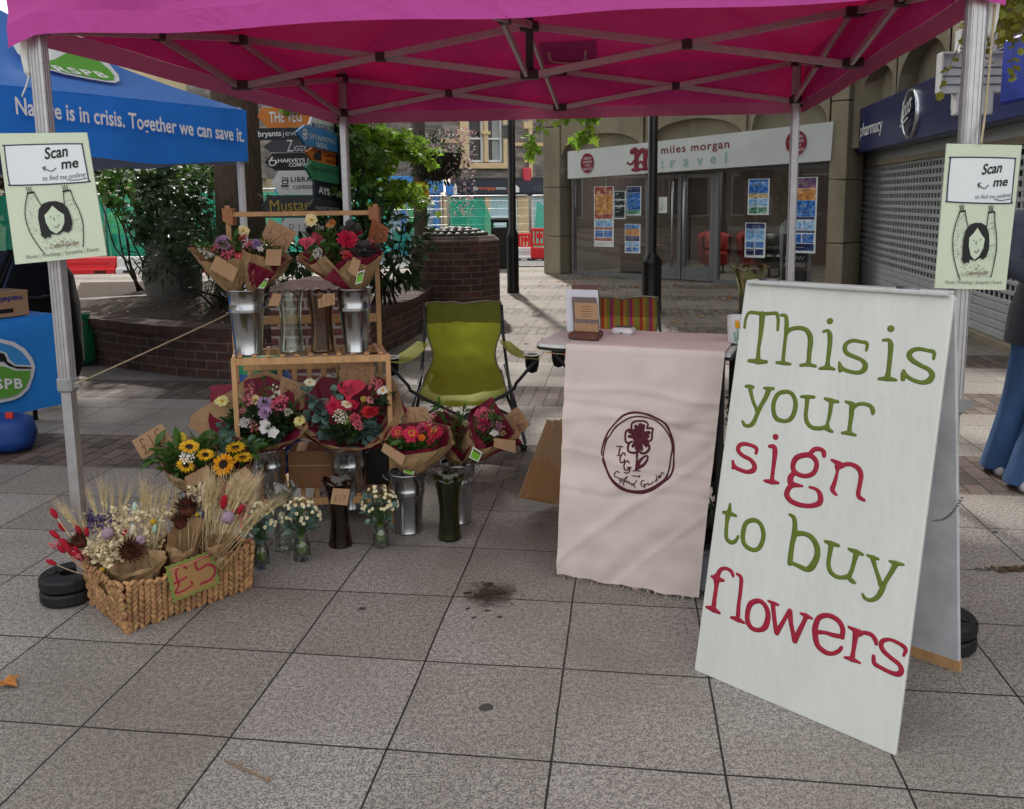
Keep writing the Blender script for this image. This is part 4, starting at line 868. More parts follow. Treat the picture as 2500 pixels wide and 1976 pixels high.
# ------------------------------------------------------------------ finger post
z6 = Z(400, 250, 4.27); WL = Wall((-1.75, 8.55, 0), (1, .06)); WR = Wall((-1.75, 7.3, 0), (.0, 1))
fp = thing('finger_post', 'tall finger post crowded with painted shop name boards between the tent and the tree branches', 'signpost', (-1.70, 8.62, 0))
mb = MB(); mb.smooth = True; mb.tube([V3((-1.70, 8.66, .3)), V3((-1.70, 8.66, 3.6))], .06, 12); mb.build('post', BLKMET, fp)
def board(W, poly, col, texts, d=0, icons=()):
    m_ = M('board_'+col, col, .5, var=.07, vs=4); mb = MB(); P = [W.pt(*W.az(*z6(x, y), d), d) for x, y in poly]; mb.extrude(P, -W.n*.02); b = mb.build('sign_board', m_, fp)
    for s, x0, y0, x1, y1, yt, c, bo, sp in texts:
        mb = MB(); a = W.pt(*W.az(*z6(x0, y0), d), d); e = W.pt(*W.az(*z6(x1, y1), d), d); t = W.pt(*W.az(*z6(x0, yt), d), d)
        put_text(mb, s, a, e, (t-a).length, UP, .003, bo, sp); mb.build('lettering', M('ink_'+c, c, .6, var=.03), b)
    for strokes, c, r in icons:
        mb = MB()
        for ps in strokes: stroke(mb, [W.pt(*W.az(*z6(x, y), d+.002), d+.002) for x, y in ps], r, W.n, .0012)
        mb.build('emblem', M('ink_'+c, c, .6, var=.03), b)
Wt, Bk = '#dfe2e2', '#1a1a1c'
board(WL, [(975, 150), (1080, 268), (1560, 255), (1560, 40), (1010, 60)], '#c9761f', [('THE VEG', 1100, 210, 1440, 200, 100, Wt, .02, 1)])
board(WL, [(965, 272), (965, 398), (1560, 385), (1560, 262)], '#1b1c20', [('bryants', 985, 360, 1225, 350, 302, Wt, .02, 1), ('jewellers', 1236, 352, 1640, 335, 292, '#b9bcc0', -.005, 1)])
board(WL, [(1035, 465), (1110, 522), (1600, 520), (1600, 385), (1130, 392)], '#3b3c42', [('Z', 1285, 515, 1350, 514, 390, Wt, -.01, 1), ('IGGY', 1360, 511, 1490, 506, 455, Wt, -.01, 1)])
board(WL, [(1050, 628), (1160, 716), (1600, 706), (1600, 526), (1130, 532)], '#101013', [('HARVEYS COFFEE', 1190, 628, 1730, 618, 590, Wt, .025, 1), ('COMPANY', 1305, 672, 1560, 666, 632, Wt, .025, 1)], 0, [([[(1100, 610), (1105, 650), (1140, 660), (1165, 640), (1168, 612)], [(1098, 608), (1170, 608)], [(1125, 600), (1112, 588), (1135, 578), (1128, 572)], [(1168, 620), (1178, 628), (1166, 640)]], Wt, .006)])
board(WL, [(1120, 845), (1205, 962), (1600, 965), (1600, 708), (1195, 715)], '#d6d8d8', [('THE', 1228, 806, 1300, 806, 780, Bk, .02, 1.1), ('LIBRARY', 1325, 831, 1640, 825, 780, Bk, .02, 1.1), ('CLEVEDON', 1350, 905, 1575, 900, 868, Bk, .02, 1.1), ('CAFE BAR', 1228, 908, 1298, 908, 898, Bk, 0, 1)], 0, [([[(1235, 815), (1240, 845), (1275, 850), (1290, 845), (1292, 815)], [(1233, 815), (1296, 815)], [(1226, 866), (1298, 866)], [(1226, 880), (1298, 880)]], Bk, .005)])
board(WL, [(1000, 1100), (1005, 1205), (1600, 1205), (1600, 968), (1090, 972)], '#34363b', [('Mustard', 1110, 1140, 1590, 1122, 1018, '#b8a032', -.005, 1)])
board(WL, [(1222, 1275), (1300, 1392), (1600, 1394), (1600, 1208), (1270, 1210)], '#d8dada', [('D I S H', 1310, 1325, 1590, 1318, 1270, Bk, -.01, 1.2), ('bakehouse', 1398, 1366, 1590, 1362, 1345, Bk, -.01, 1)])
d = .0
board(WR, [(1520, 232), (1570, 280), (1900, 362), (1900, 120), (1560, 120)], '#d5d8da', [('REGIONAL', 1545, 264, 1850, 320, 212, '#3a4c86', .02, 1)], d)
board(WR, [(1385, 310), (1482, 448), (1910, 545), (1910, 352), (1472, 236)], '#2b7cba', [('SPINNING', 1515, 378, 1785, 440, 322, Wt, .0, 1.3), ('WEAL', 1588, 465, 1710, 490, 415, Wt, .01, 1.25)], d+.03, [([[(1448, 330), (1462, 285), (1490, 300), (1494, 350), (1478, 385), (1455, 370), (1448, 330)], [(1450, 330), (1494, 338)], [(1462, 292), (1484, 378)], [(1490, 305), (1455, 368)]], Wt, .006)])
board(WR, [(1490, 515), (1546, 602), (1920, 695), (1920, 565), (1555, 470)], '#d5711f', [('Clevedon Beach', 1655, 560, 1960, 625, 508, Bk, 0, 1), ('Amusements', 1680, 622, 1900, 672, 580, Bk, 0, 1)], d, [([[(1565, 570), (1640, 585)], [(1575, 500), (1580, 550)], [(1585, 548), (1632, 556), (1634, 530), (1605, 525)]], Bk, .022)])
board(WR, [(1485, 680), (1552, 805), (1915, 875), (1915, 702), (1550, 608)], '#1f7a55', [('The CLEVEDON PIER', 1530, 705, 1910, 775, 655, '#16493a', .01, 1)], d+.03)
board(WR, [(1572, 800), (1572, 992), (1915, 1062), (1915, 880)], '#171b33', [('AYS', 1610, 945, 1728, 970, 878, Wt, .03, 1), ('Dry Cleaners', 1748, 965, 1960, 1000, 928, Wt, .01, 1)], d)
board(WR, [(1510, 1095), (1570, 1152), (1915, 1165), (1915, 1058), (1572, 1000)], '#26282d', [('THE PET PANTRY', 1575, 1125, 1830, 1138, 1085, '#b9bcc0', 0, 1)], d+.03)
board(WR, [(1510, 1310), (1560, 1400), (1915, 1390), (1915, 1255), (1545, 1255)], '#141417', [('The Old Inn', 1565, 1330, 1850, 1322, 1268, Wt, .02, 1)], d)
# ------------------------------------------------------------------ trees and shrubs
def limb(mb, a, b, r0, r1, r=rnd, k=5, wob=.08):
    a, b = V3(a), V3(b); L_ = (b-a).length; P = [a]
    for i in range(1, k): P.append(a.lerp(b, i/k)+V3((r.uniform(-1, 1), r.uniform(-1, 1), r.uniform(-.6, .6)))*wob*L_)
    P.append(b); P = smooth_pts(P, 3); mb.tube(P, [r0+(r1-r0)*i/(len(P)-1) for i in range(len(P))], 8); return P
rt = random.Random(31)
tb = V3((at(590, 560, 9.3).x, 9.3, .4)); tree = thing('broad_tree', 'big broadleaf tree with a thick furrowed trunk rising from the planter behind the signboards', 'tree', tb)
mb = MB(); mb.smooth = True; TH = [(.40, -.05), (.30, .2), (.262, .6), (.245, 1.2), (.24, 2.0), (.22, 3.2), (.2, 4.2)]
mb.lathe(TH, tb, 22, fn=lambda a, r, z, i: (r*(1+.06*sin(a*7+z)+.07*noise.noise(V3((cos(a)*2, sin(a)*2, z)))), z)); top = tb+UP*4.1
for i in range(7):
    a = i*2*pi/7+rt.uniform(-.3, .3); e = top+V3((cos(a)*rt.uniform(2.2, 3.8), sin(a)*rt.uniform(2.2, 3.8), rt.uniform(1.6, 4.2))); P_ = limb(mb, top-UP*rt.uniform(0, 1), e, .14, .03, rt)
mb.build('trunk', BARK, tree)
mb = MB(); foliage(mb, top+V3((.6, -1.0, 2.6)), (5.2, 5.6, 2.6), 6500, .30, 'maple', rt, .25, .3, 60); mb.build('crown', LEAFM, tree)
# low hanging boughs, whose leaves show against the far buildings
def bough(label, pts, Ys, r0, n, s, spread, mat, seed, sh='maple'):
    rr = random.Random(seed); P0 = smooth_pts([at(x, y, Y) for (x, y), Y in zip(pts, Ys)], 4); mb = MB(); mb.smooth = True
    mb.tube(P0, [r0*(1-.85*i/len(P0)) for i in range(len(P0))], 6); ends = list(P0)
    for i in range(int(n/14)):
        b_ = rr.choice(P0[1:]); e = b_+V3((rr.uniform(-1, 1)*spread[0], rr.uniform(-1, 1)*spread[1], rr.uniform(-1, .55)*spread[2])); Q = limb(mb, b_, e, .006, .002, rr, 3, .12); ends += Q[2:]
    mb.build('bough', TWIG, tree); mb = MB()
    for i in range(n):
        q = rr.choice(ends)+rdir(rr)*rr.uniform(.0, .07); leaf(mb, q, (rdir(rr)*.7+V3((0, 0, -.5))), UP+rdir(rr)*.6, s*rr.uniform(.6, 1.2), sh)
    mb.build('bough_leaves', mat, tree)
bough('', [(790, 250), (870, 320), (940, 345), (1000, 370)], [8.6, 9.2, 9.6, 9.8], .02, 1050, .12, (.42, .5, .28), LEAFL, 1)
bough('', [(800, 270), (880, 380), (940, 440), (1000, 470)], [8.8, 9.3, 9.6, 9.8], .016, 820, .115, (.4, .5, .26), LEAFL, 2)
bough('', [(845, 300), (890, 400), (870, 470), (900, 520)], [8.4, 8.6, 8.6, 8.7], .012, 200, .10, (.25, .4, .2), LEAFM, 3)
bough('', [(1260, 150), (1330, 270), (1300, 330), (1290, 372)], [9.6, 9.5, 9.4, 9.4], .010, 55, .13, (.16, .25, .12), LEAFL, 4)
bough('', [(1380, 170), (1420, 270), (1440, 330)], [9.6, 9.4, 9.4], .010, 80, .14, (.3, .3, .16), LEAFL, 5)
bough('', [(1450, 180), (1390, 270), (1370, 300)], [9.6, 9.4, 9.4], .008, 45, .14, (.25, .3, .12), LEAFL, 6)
def shrub(name, label, c, R, n, s, mat, seed, sh='oval', clump=22, stems=9, group=None):
    rr = random.Random(seed); c = V3(c); t = thing(name, label, 'shrub', (c.x, c.y, .45), 0, group); mb = MB(); mb.smooth = True
    for i in range(stems): e = c+V3([rdir(rr)[k]*R[k]*.8 for k in range(3)]); limb(mb, V3((c.x+rr.uniform(-.15, .15), c.y, .42)), e, .016, .005, rr, 4)
    mb.build('stem', TWIG, t); mb = MB(); foliage(mb, c, R, n, s, sh, rr, .3, .25, clump); mb.build('leaves', mat, t)
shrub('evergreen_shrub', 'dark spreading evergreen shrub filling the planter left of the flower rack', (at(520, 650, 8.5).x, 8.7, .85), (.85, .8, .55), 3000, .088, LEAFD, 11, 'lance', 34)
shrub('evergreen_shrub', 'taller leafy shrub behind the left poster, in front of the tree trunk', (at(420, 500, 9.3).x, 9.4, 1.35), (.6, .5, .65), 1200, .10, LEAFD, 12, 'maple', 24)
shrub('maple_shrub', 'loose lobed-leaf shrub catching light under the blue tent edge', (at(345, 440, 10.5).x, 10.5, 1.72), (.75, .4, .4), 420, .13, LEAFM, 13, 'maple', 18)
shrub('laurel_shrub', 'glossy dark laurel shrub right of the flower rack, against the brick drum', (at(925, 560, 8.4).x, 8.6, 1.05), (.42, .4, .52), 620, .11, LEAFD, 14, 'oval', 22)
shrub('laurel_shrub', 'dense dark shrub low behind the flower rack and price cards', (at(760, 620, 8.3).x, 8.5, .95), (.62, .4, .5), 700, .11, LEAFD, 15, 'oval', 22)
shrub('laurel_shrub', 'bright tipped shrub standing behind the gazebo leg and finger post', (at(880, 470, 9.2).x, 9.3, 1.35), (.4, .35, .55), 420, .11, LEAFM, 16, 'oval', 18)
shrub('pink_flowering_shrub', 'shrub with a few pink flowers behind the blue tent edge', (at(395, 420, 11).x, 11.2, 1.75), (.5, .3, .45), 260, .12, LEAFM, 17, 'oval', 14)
rr = random.Random(3)
def far_tree(label, x, Y, h, R, n, mat, seed):
    rr = random.Random(seed); b = at(x, 600, Y); b.z = terr(Y); t = thing('street_tree', label, 'tree', b); mb = MB(); mb.smooth = True; limb(mb, b, b+UP*h*.7, .16, .06, rr, 4, .02); mb.build('trunk', BARK, t)
    mb = MB(); foliage(mb, b+UP*h*.62, (R, R, h*.42), n, .34, 'maple', rr, .2, .3, 26); mb.build('crown', mat, t)
far_tree('dark leafed tree beyond the netting at the left edge', 30, 24.5, 4.6, 1.7, 700, M('copper_leaf', '#4a3a2c', .5, var=.3, isl=.4, trans=.3), 41)
far_tree('green street tree beyond the netting behind the left poster', 210, 25.5, 4.6, 1.5, 700, LEAFD, 42)
far_tree('green street tree in front of the cream house', 500, 29, 4.2, 1.3, 500, LEAFM, 43)
# hanging plant by the right pole
hp = thing('trailing_plant', 'trailing plant with small yellow green leaves hanging beside the right gazebo pole', 'plant', at(2490, -120, 4.6)); rr = random.Random(9)
mb = MB(); mb.smooth = True; ml = MB(); c0 = at(2500, -140, 4.6); YG = M('yellow_green_leaf', '#8d8f3a', .5, isl=.3, trans=.4)
mb.lathe([(.05, -.12), (.16, -.08), (.2, .06), (.21, .1)], c0, 14); mb.build('pot', M('dark_pot', '#3a2f28', .8), hp); mb = MB(); mb.smooth = True
for tx, ty in ((2295, 222), (2360, 130), (2400, 160), (2440, 110), (2470, 190), (2490, 120), (2385, 60), (2420, 30), (2460, 60), (2340, 60), (2500, 60), (2520, 200)):
    e = at(tx, ty, 4.6+rr.uniform(-.25, .25)); P_ = smooth_pts([c0, c0.lerp(e, .35)+UP*.16, c0.lerp(e, .7)+UP*.10, e], 6); mb.tube(P_, [.0035*(1-.6*i/len(P_)) for i in range(len(P_))], 5)
    for q in P_[3:]:
        for _ in range(2): leaf(ml, q+rdir(rr)*.01, rdir(rr)+V3((0, 0, -.4)), UP+rdir(rr)*.6, rr.uniform(.03, .055), 'round')
for i in range(240):
    q = at(rr.uniform(2385, 2520), rr.uniform(-120, 90), 4.6+rr.uniform(-.2, .2)); leaf(ml, q, rdir(rr)+V3((0, 0, -.6)), UP+rdir(rr)*.6, rr.uniform(.03, .06), 'round')
mb.build('stems', M('brown_stem', '#6a5638', .8), hp); ml.build('leaves', YG, hp)
# ------------------------------------------------------------------ charity tent on the left
TB = M('tent_blue', '#2a88ee', .6, var=.1, vs=2.5, bump=.5, bs=4, trans=.3); TGREY = M('tent_lining', '#7e828a', .7, var=.1)
TW = Wall((-1.99-.53*3.0, 6.55-.85*3.0, 0), (.53, .85)); TL_ = 3.0
tent = thing('market_tent', 'blue charity tent with white lettering along its valance, left of the pink gazebo', 'tent', TW.pt(1.5, 0, -1.5))
zs_, zb_ = 2.18, 1.79
def tz(a): return zb_+.012*sin(a*5)+.02*sin(a*2.1)
def val(a, z): return TW.pt(a, z, .012*sin(a*7.3+z*4)*max(0, (zs_-z)/.4)+.006*sin(a*17))
mb = MB(); mb.smooth = True
mb.grid([[val(i*.1, zs_-(zs_-tz(i*.1))*j/6) for i in range(31)] for j in range(7)]); vl = mb.build('front_valance', TB, tent)
mb = MB(); put_text(mb, 'Nature is in crisis. Together we can save it.', hit(32, 279, TW.p, TW.n), hit(589, 347, TW.p, TW.n), .098, UP, .034, .018, 1.0); mb.build('lettering', INKWHT, vl)
pk = TW.pt(1.5, 3.15, -1.5)
def tedge(mb, p, q, k=10): mb.grid([[(p.lerp(q, i/k)).lerp(pk, j/8)-UP*.10*sin(pi*j/8) for i in range(k+1)] for j in range(9)])
C4 = [TW.pt(0, zs_), TW.pt(TL_, zs_), TW.pt(TL_, zs_, -3), TW.pt(0, zs_, -3)]
TBL = M('tent_roof_sunlit', '#4f86dc', .6, var=.06, vs=2, bump=.2, bs=6, trans=.2)  # paler copy of the tent blue, sunlight put into its colour
mb = MB(); mb.smooth = True; tedge(mb, C4[0], C4[1]); mb.build('roof_panel', TBL, tent)
for i in (1, 2, 3): mb = MB(); mb.smooth = True; tedge(mb, C4[i], C4[(i+1) % 4]); mb.build('roof_panel', TBL, tent)
for i in (1, 2, 3):
    p, q = C4[i], C4[(i+1) % 4]; mb = MB(); mb.smooth = True; mb.grid([[p.lerp(q, k/20)-UP*((zs_-zb_+.01*sin(k))*j/4) for k in range(21)] for j in range(5)]); mb.build('side_valance', TGREY, tent)
for i, (a_, d_) in enumerate(((TL_-.03, -.06), (.03, -.06), (TL_-.03, -2.94), (.03, -2.94))):
    mb = MB(); c = TW.pt(a_, 0, d_); mb.box(c+UP*1.1, (.042, .042, 2.2), (TW.u, -TW.n, UP), .004); lg = mb.build('leg', ALUW, tent); mb = MB(); mb.box(c+UP*.008, (.11, .11, .012), (TW.u, -TW.n, UP)); mb.build('foot_plate', STEEL, lg)
for z, d_ in ((2.0, -2.92), (2.0, -.08)):
    mb = MB(); mb.bar(TW.pt(.05, z, d_), TW.pt(1.5, z+.18, d_), .02, .035); mb.bar(TW.pt(1.5, z+.18, d_), TW.pt(2.95, z, d_), .02, .035); mb.build('truss_bar', ALUW, tent)
# roof emblem
ra, rb = C4[0], C4[1]; rn = (rb-ra).cross(pk-ra).normalized(); rp = ra.lerp(rb, .5).lerp(pk, .25)-UP*.055
if rn.dot(TW.n) < 0: rn = -rn
z7 = Z(0, 80, 7.117)
def RP(x, y, d=.0): return hit(*z7(x, y), rp+rn*d, rn)
W1 = M('emblem_white', '#d8dbe0', .6, var=.03); GRN = M('emblem_green', '#5fa23c', .6, var=.05)
sh = [(420, 15), (300, 60), (240, 140), (235, 240), (300, 350), (440, 470), (620, 560), (820, 640), (1100, 720), (1500, 800), (1850, 862), (2000, 880), (2080, 840), (2050, 740), (1900, 560), (1600, 250), (1000, -100), (600, -60)]
mb = MB(); mb.extrude([RP(x, y, .03) for x, y in sh][::-1], rn*.004); em = mb.build('roof_emblem', W1, tent)
mb = MB(); mb.extrude([RP(x, y, .036) for x, y in [(640, 520), (820, 498), (960, 465), (1090, 395), (1350, 260), (1700, 480), (1900, 650), (1985, 760), (1975, 825), (1850, 830), (1500, 765), (1100, 685), (820, 610)]][::-1], rn*.003); mb.build('emblem_field', GRN, em)
mb = MB(); mb.extrude([RP(x, y, .036) for x, y in [(360, 118), (420, 80), (520, 60), (560, 200), (440, 155)]][::-1], rn*.003); mb.build('emblem_bird', M('emblem_navy', '#23304f', .6), em)
mb = MB(); p0, p1, pt_ = RP(1010, 668, .041), RP(1915, 790, .041), RP(868, 560, .041); put_text(mb, 'RSPB', p0, p1, (pt_-p0).length, pt_-p0, 0, .03, 1.25); mb.build('lettering', INKWHT, em)
# table with blue cloth
TT = Wall((-3.2, 5.87, 0), (.50, .866)); tb_ = thing('folding_table', 'folding table under the blue charity cloth', 'table', TT.pt(-.8, 0, -.3))
mb = MB(); TT.box(mb, -1.75, -.06, .68, .715, -.66, -.05, .01); mb.build('table_top', M('grey_table_top', '#8e9092', .5), tb_)
for a_ in (-1.65, -.16):
    for d_ in (-.08, -.6): mb = MB(); mb.smooth = True; mb.tube([TT.pt(a_, 0, d_), TT.pt(a_, .69, d_)], .016, 8); mb.build('leg', DKGREY, tb_)
CB = M('cloth_blue', '#2186dc', .75, var=.08, vs=4, bump=.2, bs=40)
mb = MB(); mb.smooth = True
def cl(a, z): return TT.pt(a, z, .012+.012*sin(a*9+1)*max(0, (.74-z))-.02*max(0, .2-(-a))*0)
prof = [(-.66, .735), (-.3, .737), (-.05, .735), (-.015, .73), (.004, .71)]
rows = [[TT.pt(-1.8+1.8*i/24, z, d) for i in range(25)] for d, z in prof]+[[cl(-1.8+1.8*i/24, .70-.61*j/7) for i in range(25)] for j in range(8)]
mb.grid(rows)
side = [[TT.pt(-.0, .735, -.66+.66*i/10) for i in range(11)], [TT.pt(.012, .72, -.66+.66*i/10) for i in range(11)], [TT.pt(.03, .55, -.66+.67*i/10) for i in range(11)], [TT.pt(.035-.03*(i/10), .33-.22*(i/10), -.64+.66*i/10) for i in range(11)]]
mb.grid(side); clo = mb.build('table_cloth', CB, None); tag(clo, 'bright blue table cloth with a round bird emblem, draped over the charity table', 'cloth')
z8 = Z(0, 600, 3.285)
def TP(x, y, d=.03): q = z8(x, y); return hit(q[0], q[1], TT.pt(0, 0, d), TT.n)
def patch(nm, pts, d, mat, par): mb = MB(); mb.extrude([TP(x, y, d) for x, y in pts][::-1], TT.n*.002); return mb.build(nm, mat, par)
e1 = patch('emblem_ring', [(-170, 765), (-80, 752), (0, 748), (110, 772), (200, 828), (258, 905), (280, 970), (266, 1050), (232, 1145), (172, 1208), (100, 1240), (0, 1260), (-170, 1250)], .030, W1, clo)
patch('emblem_sky', [(-170, 792), (-80, 780), (0, 778), (95, 803), (172, 850), (226, 915), (250, 968), (140, 965), (40, 1000), (-170, 1000)], .034, M('emblem_sky_blue', '#3a93d6', .6), e1)
patch('emblem_field', [(-170, 955), (-40, 960), (40, 972), (120, 1002), (246, 1002), (238, 1060), (206, 1135), (155, 1185), (90, 1212), (0, 1228), (-170, 1220)], .038, GRN, e1)
patch('emblem_bird_white', [(-170, 880), (0, 845), (50, 860), (72, 910), (120, 955), (250, 962), (250, 1004), (130, 1006), (50, 975), (-40, 962), (-170, 955)], .036, W1, e1)
patch('emblem_bird_black', [(-120, 890), (0, 858), (32, 866), (48, 896), (58, 930), (120, 968), (250, 974), (250, 988), (140, 988), (70, 966), (30, 932), (-20, 930), (-120, 915)], .042, INKBLK, e1)
mb = MB(); p0, p1, pt_ = TP(-120, 1155, .046), TP(185, 1142, .046), TP(-120, 1073, .046); put_text(mb, 'RSPB', p0, p1, (pt_-p0).length, UP, 0, .03, 1.15); mb.build('lettering', INKWHT, e1)
# carton on the cloth
bx = thing('cardboard_box', 'brown cardboard fruit carton standing upside down on the blue cloth', 'box', TT.pt(-.33, .74, -.16)); c = TT.pt(-.42, .74, -.2); cn = (TT.u, -TT.n, UP)
mb = MB(); mb.box(c+UP*.088, (.56, .26, .175), cn, .004); bb = mb.build('carton', KRAFT2, bx); mb = MB(); mb.box(c+UP*.165+TT.n*.004, (.566, .262, .006), cn); mb.build('lid_edge', KRAFT2, bx)
mb = MB(); p0 = c+TT.u*.24+UP*.138+TT.n*.134; put_text(mb, 'madels', p0, p0-TT.u*.17, .035, -UP, 0, .03); mb.build('lettering', M('ink_blue', '#2b3a7e', .6), bb)
mb = MB(); mb.box(c+TT.u*.12+UP*.045+TT.n*.131, (.1, .004, .028), cn, .001); mb.build('hand_hole', BLACK, bb)
mb = MB(); q = c+TT.u*-.03+UP*.11+TT.n*.133; stroke(mb, [q+TT.u*.03*cos(t*pi/6)+UP*.03*sin(t*pi/6) for t in range(12)], .003, TT.n, .001, True); mb.build('apple_mark', M('ink_red', '#a0372e', .6), bb)
# display board, bag heap, green bag, blue bag
ds = thing('display_board', 'dark framed display boards leaning at the left edge above the carton', 'display', at(5, 720, 6.1))
for k, (x0, x1, dy) in enumerate(((22, -30, 0), (30, -12, .08))):
    mb = MB(); p = at(x0+2, 612, 6.1+dy); q = at(x1, 735, 5.9+dy); dd = V3((-.62, -.2, 0)); mb.extrude([p, q, q+dd, p+dd], V3((.02, .03, 0))); b_ = mb.build('panel', (DKGREY, M('blue_grey_board', '#39506b', .5))[k], ds)
    mb = MB(); mb.bar(p, q, .02, .03, V3((0, 1, 0))); mb.build('frame_edge', BLACK, b_)
bagp = g(80, 900); mb = MB(); mb.smooth = True; c = at(82, 740, 7.0); c.z = .55
BCL = M('black_cloth', '#0d0d10', .9, var=.3, vs=6, bump=.4, bs=12)
hp_ = thing('backpack', 'black fabric bag heaped behind the carton under the charity tent', 'bag', (c.x, c.y, .0))
mb.lathe([(.30, -.55), (.36, -.4), (.36, .1), (.33, .35), (.24, .47), (.1, .52), (.01, .53)], c, 20, fn=lambda a, r, z, i: (r*(1+.25*noise.noise(V3((cos(a)*1.4, sin(a)*1.4, z*3)))), z)); mb.build('bag_body', BCL, hp_); mb = MB(); mb.smooth = True; mb.tube([c+V3((-.1, -.1, .5)), c+V3((0, -.12, .58)), c+V3((.1, -.1, .5))], .012, 6); mb.build('handle', BCL, hp_)
mb = MB(); mb.box(c+V3((.13, -.22, .22)), (.34, .3, .02)); mb.build('flap', M('navy_flap', '#16202e', .7), hp_)
gp = g(198, 888); gb = thing('carrier_bag', 'green carrier bag standing against the planter wall behind the gazebo leg', 'bag', gp); GB = M('bag_green', '#177a4c', .5, var=.15, vs=6, bump=.3, bs=14)
mb = MB(); mb.smooth = True; mb.lathe([(.16, .01), (.19, .06), (.18, .25), (.13, .38), (.10, .44), (.11, .47)], gp, 18, cap0=True, fn=lambda a, r, z, i: (r*(1+.18*noise.noise(V3((cos(a)*1.6, sin(a)*1.6, z*6)))), z)); mb.build('bag_body', GB, gb)
mb = MB(); mb.smooth = True; mb.tube(smooth_pts([gp+V3((-.1, -.08, .44)), gp+V3((-.03, -.1, .5)), gp+V3((.06, -.1, .47)), gp+V3((.1, -.08, .38))], 4), .008, 6); mb.build('handle', M('orange_cord', '#a0583a', .8), gb)
p = g(25, 1105); bl = thing('blue_bag', 'blue stuff bag lying on the paving at the left edge', 'bag', p); BB = M('bag_blue', '#123f86', .55, var=.12, vs=5, bump=.35, bs=12)
mb = MB(); mb.smooth = True; ax = V3((1, .12, 0)).normalized(); mb.lathe([(.01, -.62), (.08, -.6), (.115, -.5), (.125, -.2), (.12, .06), (.10, .13), (.05, .155), (.01, .16)], p+V3((-.02, .02, .115)), 20, (V3((-.12, 1, 0)).normalized(), UP, ax), fn=lambda a, r, z, i: (r*(1+.08*sin(a*5+z*18)), z)); mb.build('bag_body', BB, bl)
mb = MB(); mb.box(p+V3((.03, -.02, .235)), (.045, .02, .04), None, .004); mb.build('red_tag', M('red_tag', '#c8322c', .5), bl)
# ------------------------------------------------------------------ the pink gazebo
GW = 3.05; gth = radians(-9); gu = V3((cos(gth), sin(gth), 0)); gv = V3((-gu.y, gu.x, 0)); GL = V3((-1.64, 3.05, 0))
def gp_(a, b, z=0): return GL+gu*a+gv*b+UP*z
gz = thing('pink_gazebo', 'magenta pop up gazebo with an aluminium folding frame over the flower stall', 'gazebo', gp_(GW/2, GW/2))
def canopy_mat(name, dif, trs, k, bump=.3):
    m, nt, N, L, b = newmat(name); t = N.new('ShaderNodeBsdfTranslucent'); t.inputs[0].default_value = lin(trs); ms = N.new('ShaderNodeMixShader'); ms.inputs[0].default_value = k
    tc = N.new('ShaderNodeTexCoord'); nz = N.new('ShaderNodeTexNoise'); nz.inputs['Scale'].default_value = 3.2; nz.inputs['Detail'].default_value = 5; nz.inputs['Distortion'].default_value = 1.2; L.new(tc.outputs['Object'], nz.inputs[0])
    mx = N.new('ShaderNodeMix'); mx.data_type = 'RGBA'; c = lin(dif); mx.inputs[6].default_value = [q*.86 for q in c[:3]]+[1]; mx.inputs[7].default_value = [min(1, q*1.08) for q in c[:3]]+[1]; L.new(nz.outputs[0], mx.inputs[0]); L.new(mx.outputs[2], b.inputs['Base Color'])
    bp = N.new('ShaderNodeBump'); bp.inputs['Strength'].default_value = bump; bp.inputs['Distance'].default_value = .05; L.new(nz.outputs[0], bp.inputs['Height']); L.new(bp.outputs[0], b.inputs['Normal']); L.new(bp.outputs[0], t.inputs['Normal'])
    b.inputs['Roughness'].default_value = .55; L.new(b.outputs[0], ms.inputs[1]); L.new(t.outputs[0], ms.inputs[2]); L.new(ms.outputs[0], N['Material Output'].inputs[0]); MATS[name] = m; return m
CAN = canopy_mat('magenta_canopy', '#e254be', '#a2083a', .40, .55); HEMM = canopy_mat('magenta_hem', '#b65a88', '#a2506e', .33); PATCH = canopy_mat('canopy_patch', '#cc44a2', '#8c0634', .40)
ZE, ZH, PKZ = 2.37, 2.05, 3.0; o_ = .058
cor = [gp_(-o_, -o_), gp_(GW+o_, -o_), gp_(GW+o_, GW+o_), gp_(-o_, GW+o_)]; hem = [(2.052, 2.04), (2.04, 2.02), (2.02, 2.03), (2.03, 2.052)]
peak = gp_(GW/2, GW/2, PKZ)
for i in range(4):
    p, q = cor[i], cor[(i+1) % 4]; mb = MB(); mb.smooth = True
    # roof panel sags between the ridges
    mb.grid([[(p.lerp(q, k/16)+UP*ZE).lerp(peak, j/12)-UP*(.07*sin(pi*j/12)*(1-abs(2*k/16-1)**2)+.02*sin(pi*j/12)) for k in range(17)] for j in range(13)]); mb.build('roof_panel', CAN, gz)
    h0, h1 = hem[i]; n = (q-p).normalized().cross(UP)
    def hz(t): return h0+(h1-h0)*t+(.006 if i == 0 else .0015)*sin(t*21+i)-(.035*max(0, 1-t/.035)+.035*max(0, 1-(1-t)/.035) if i == 0 else 0)
    def wv_(t, j): return n*(.012*sin(t*13+i*2+j*.4)+.007*sin(t*31+j)+.010*noise.noise(V3((t*9, j*.9, i))))*(j/6)*(.3 if i % 2 else 1)
    mb = MB(); mb.smooth = True; N_ = 60; mb.grid([[p.lerp(q, k/N_)+UP*(ZE+(hz(k/N_)+.075-ZE)*j/6)+wv_(k/N_, j) for k in range(N_+1)] for j in range(7)]); mb.build('valance', CAN, gz)
    mb = MB(); mb.smooth = True; mb.grid([[p.lerp(q, k/N_)+UP*(hz(k/N_)+.075*(1-j/2))+wv_(k/N_, 6)+n*.002 for k in range(N_+1)] for j in range(3)]); mb.build('hem', CAN if i == 0 else HEMM, gz)
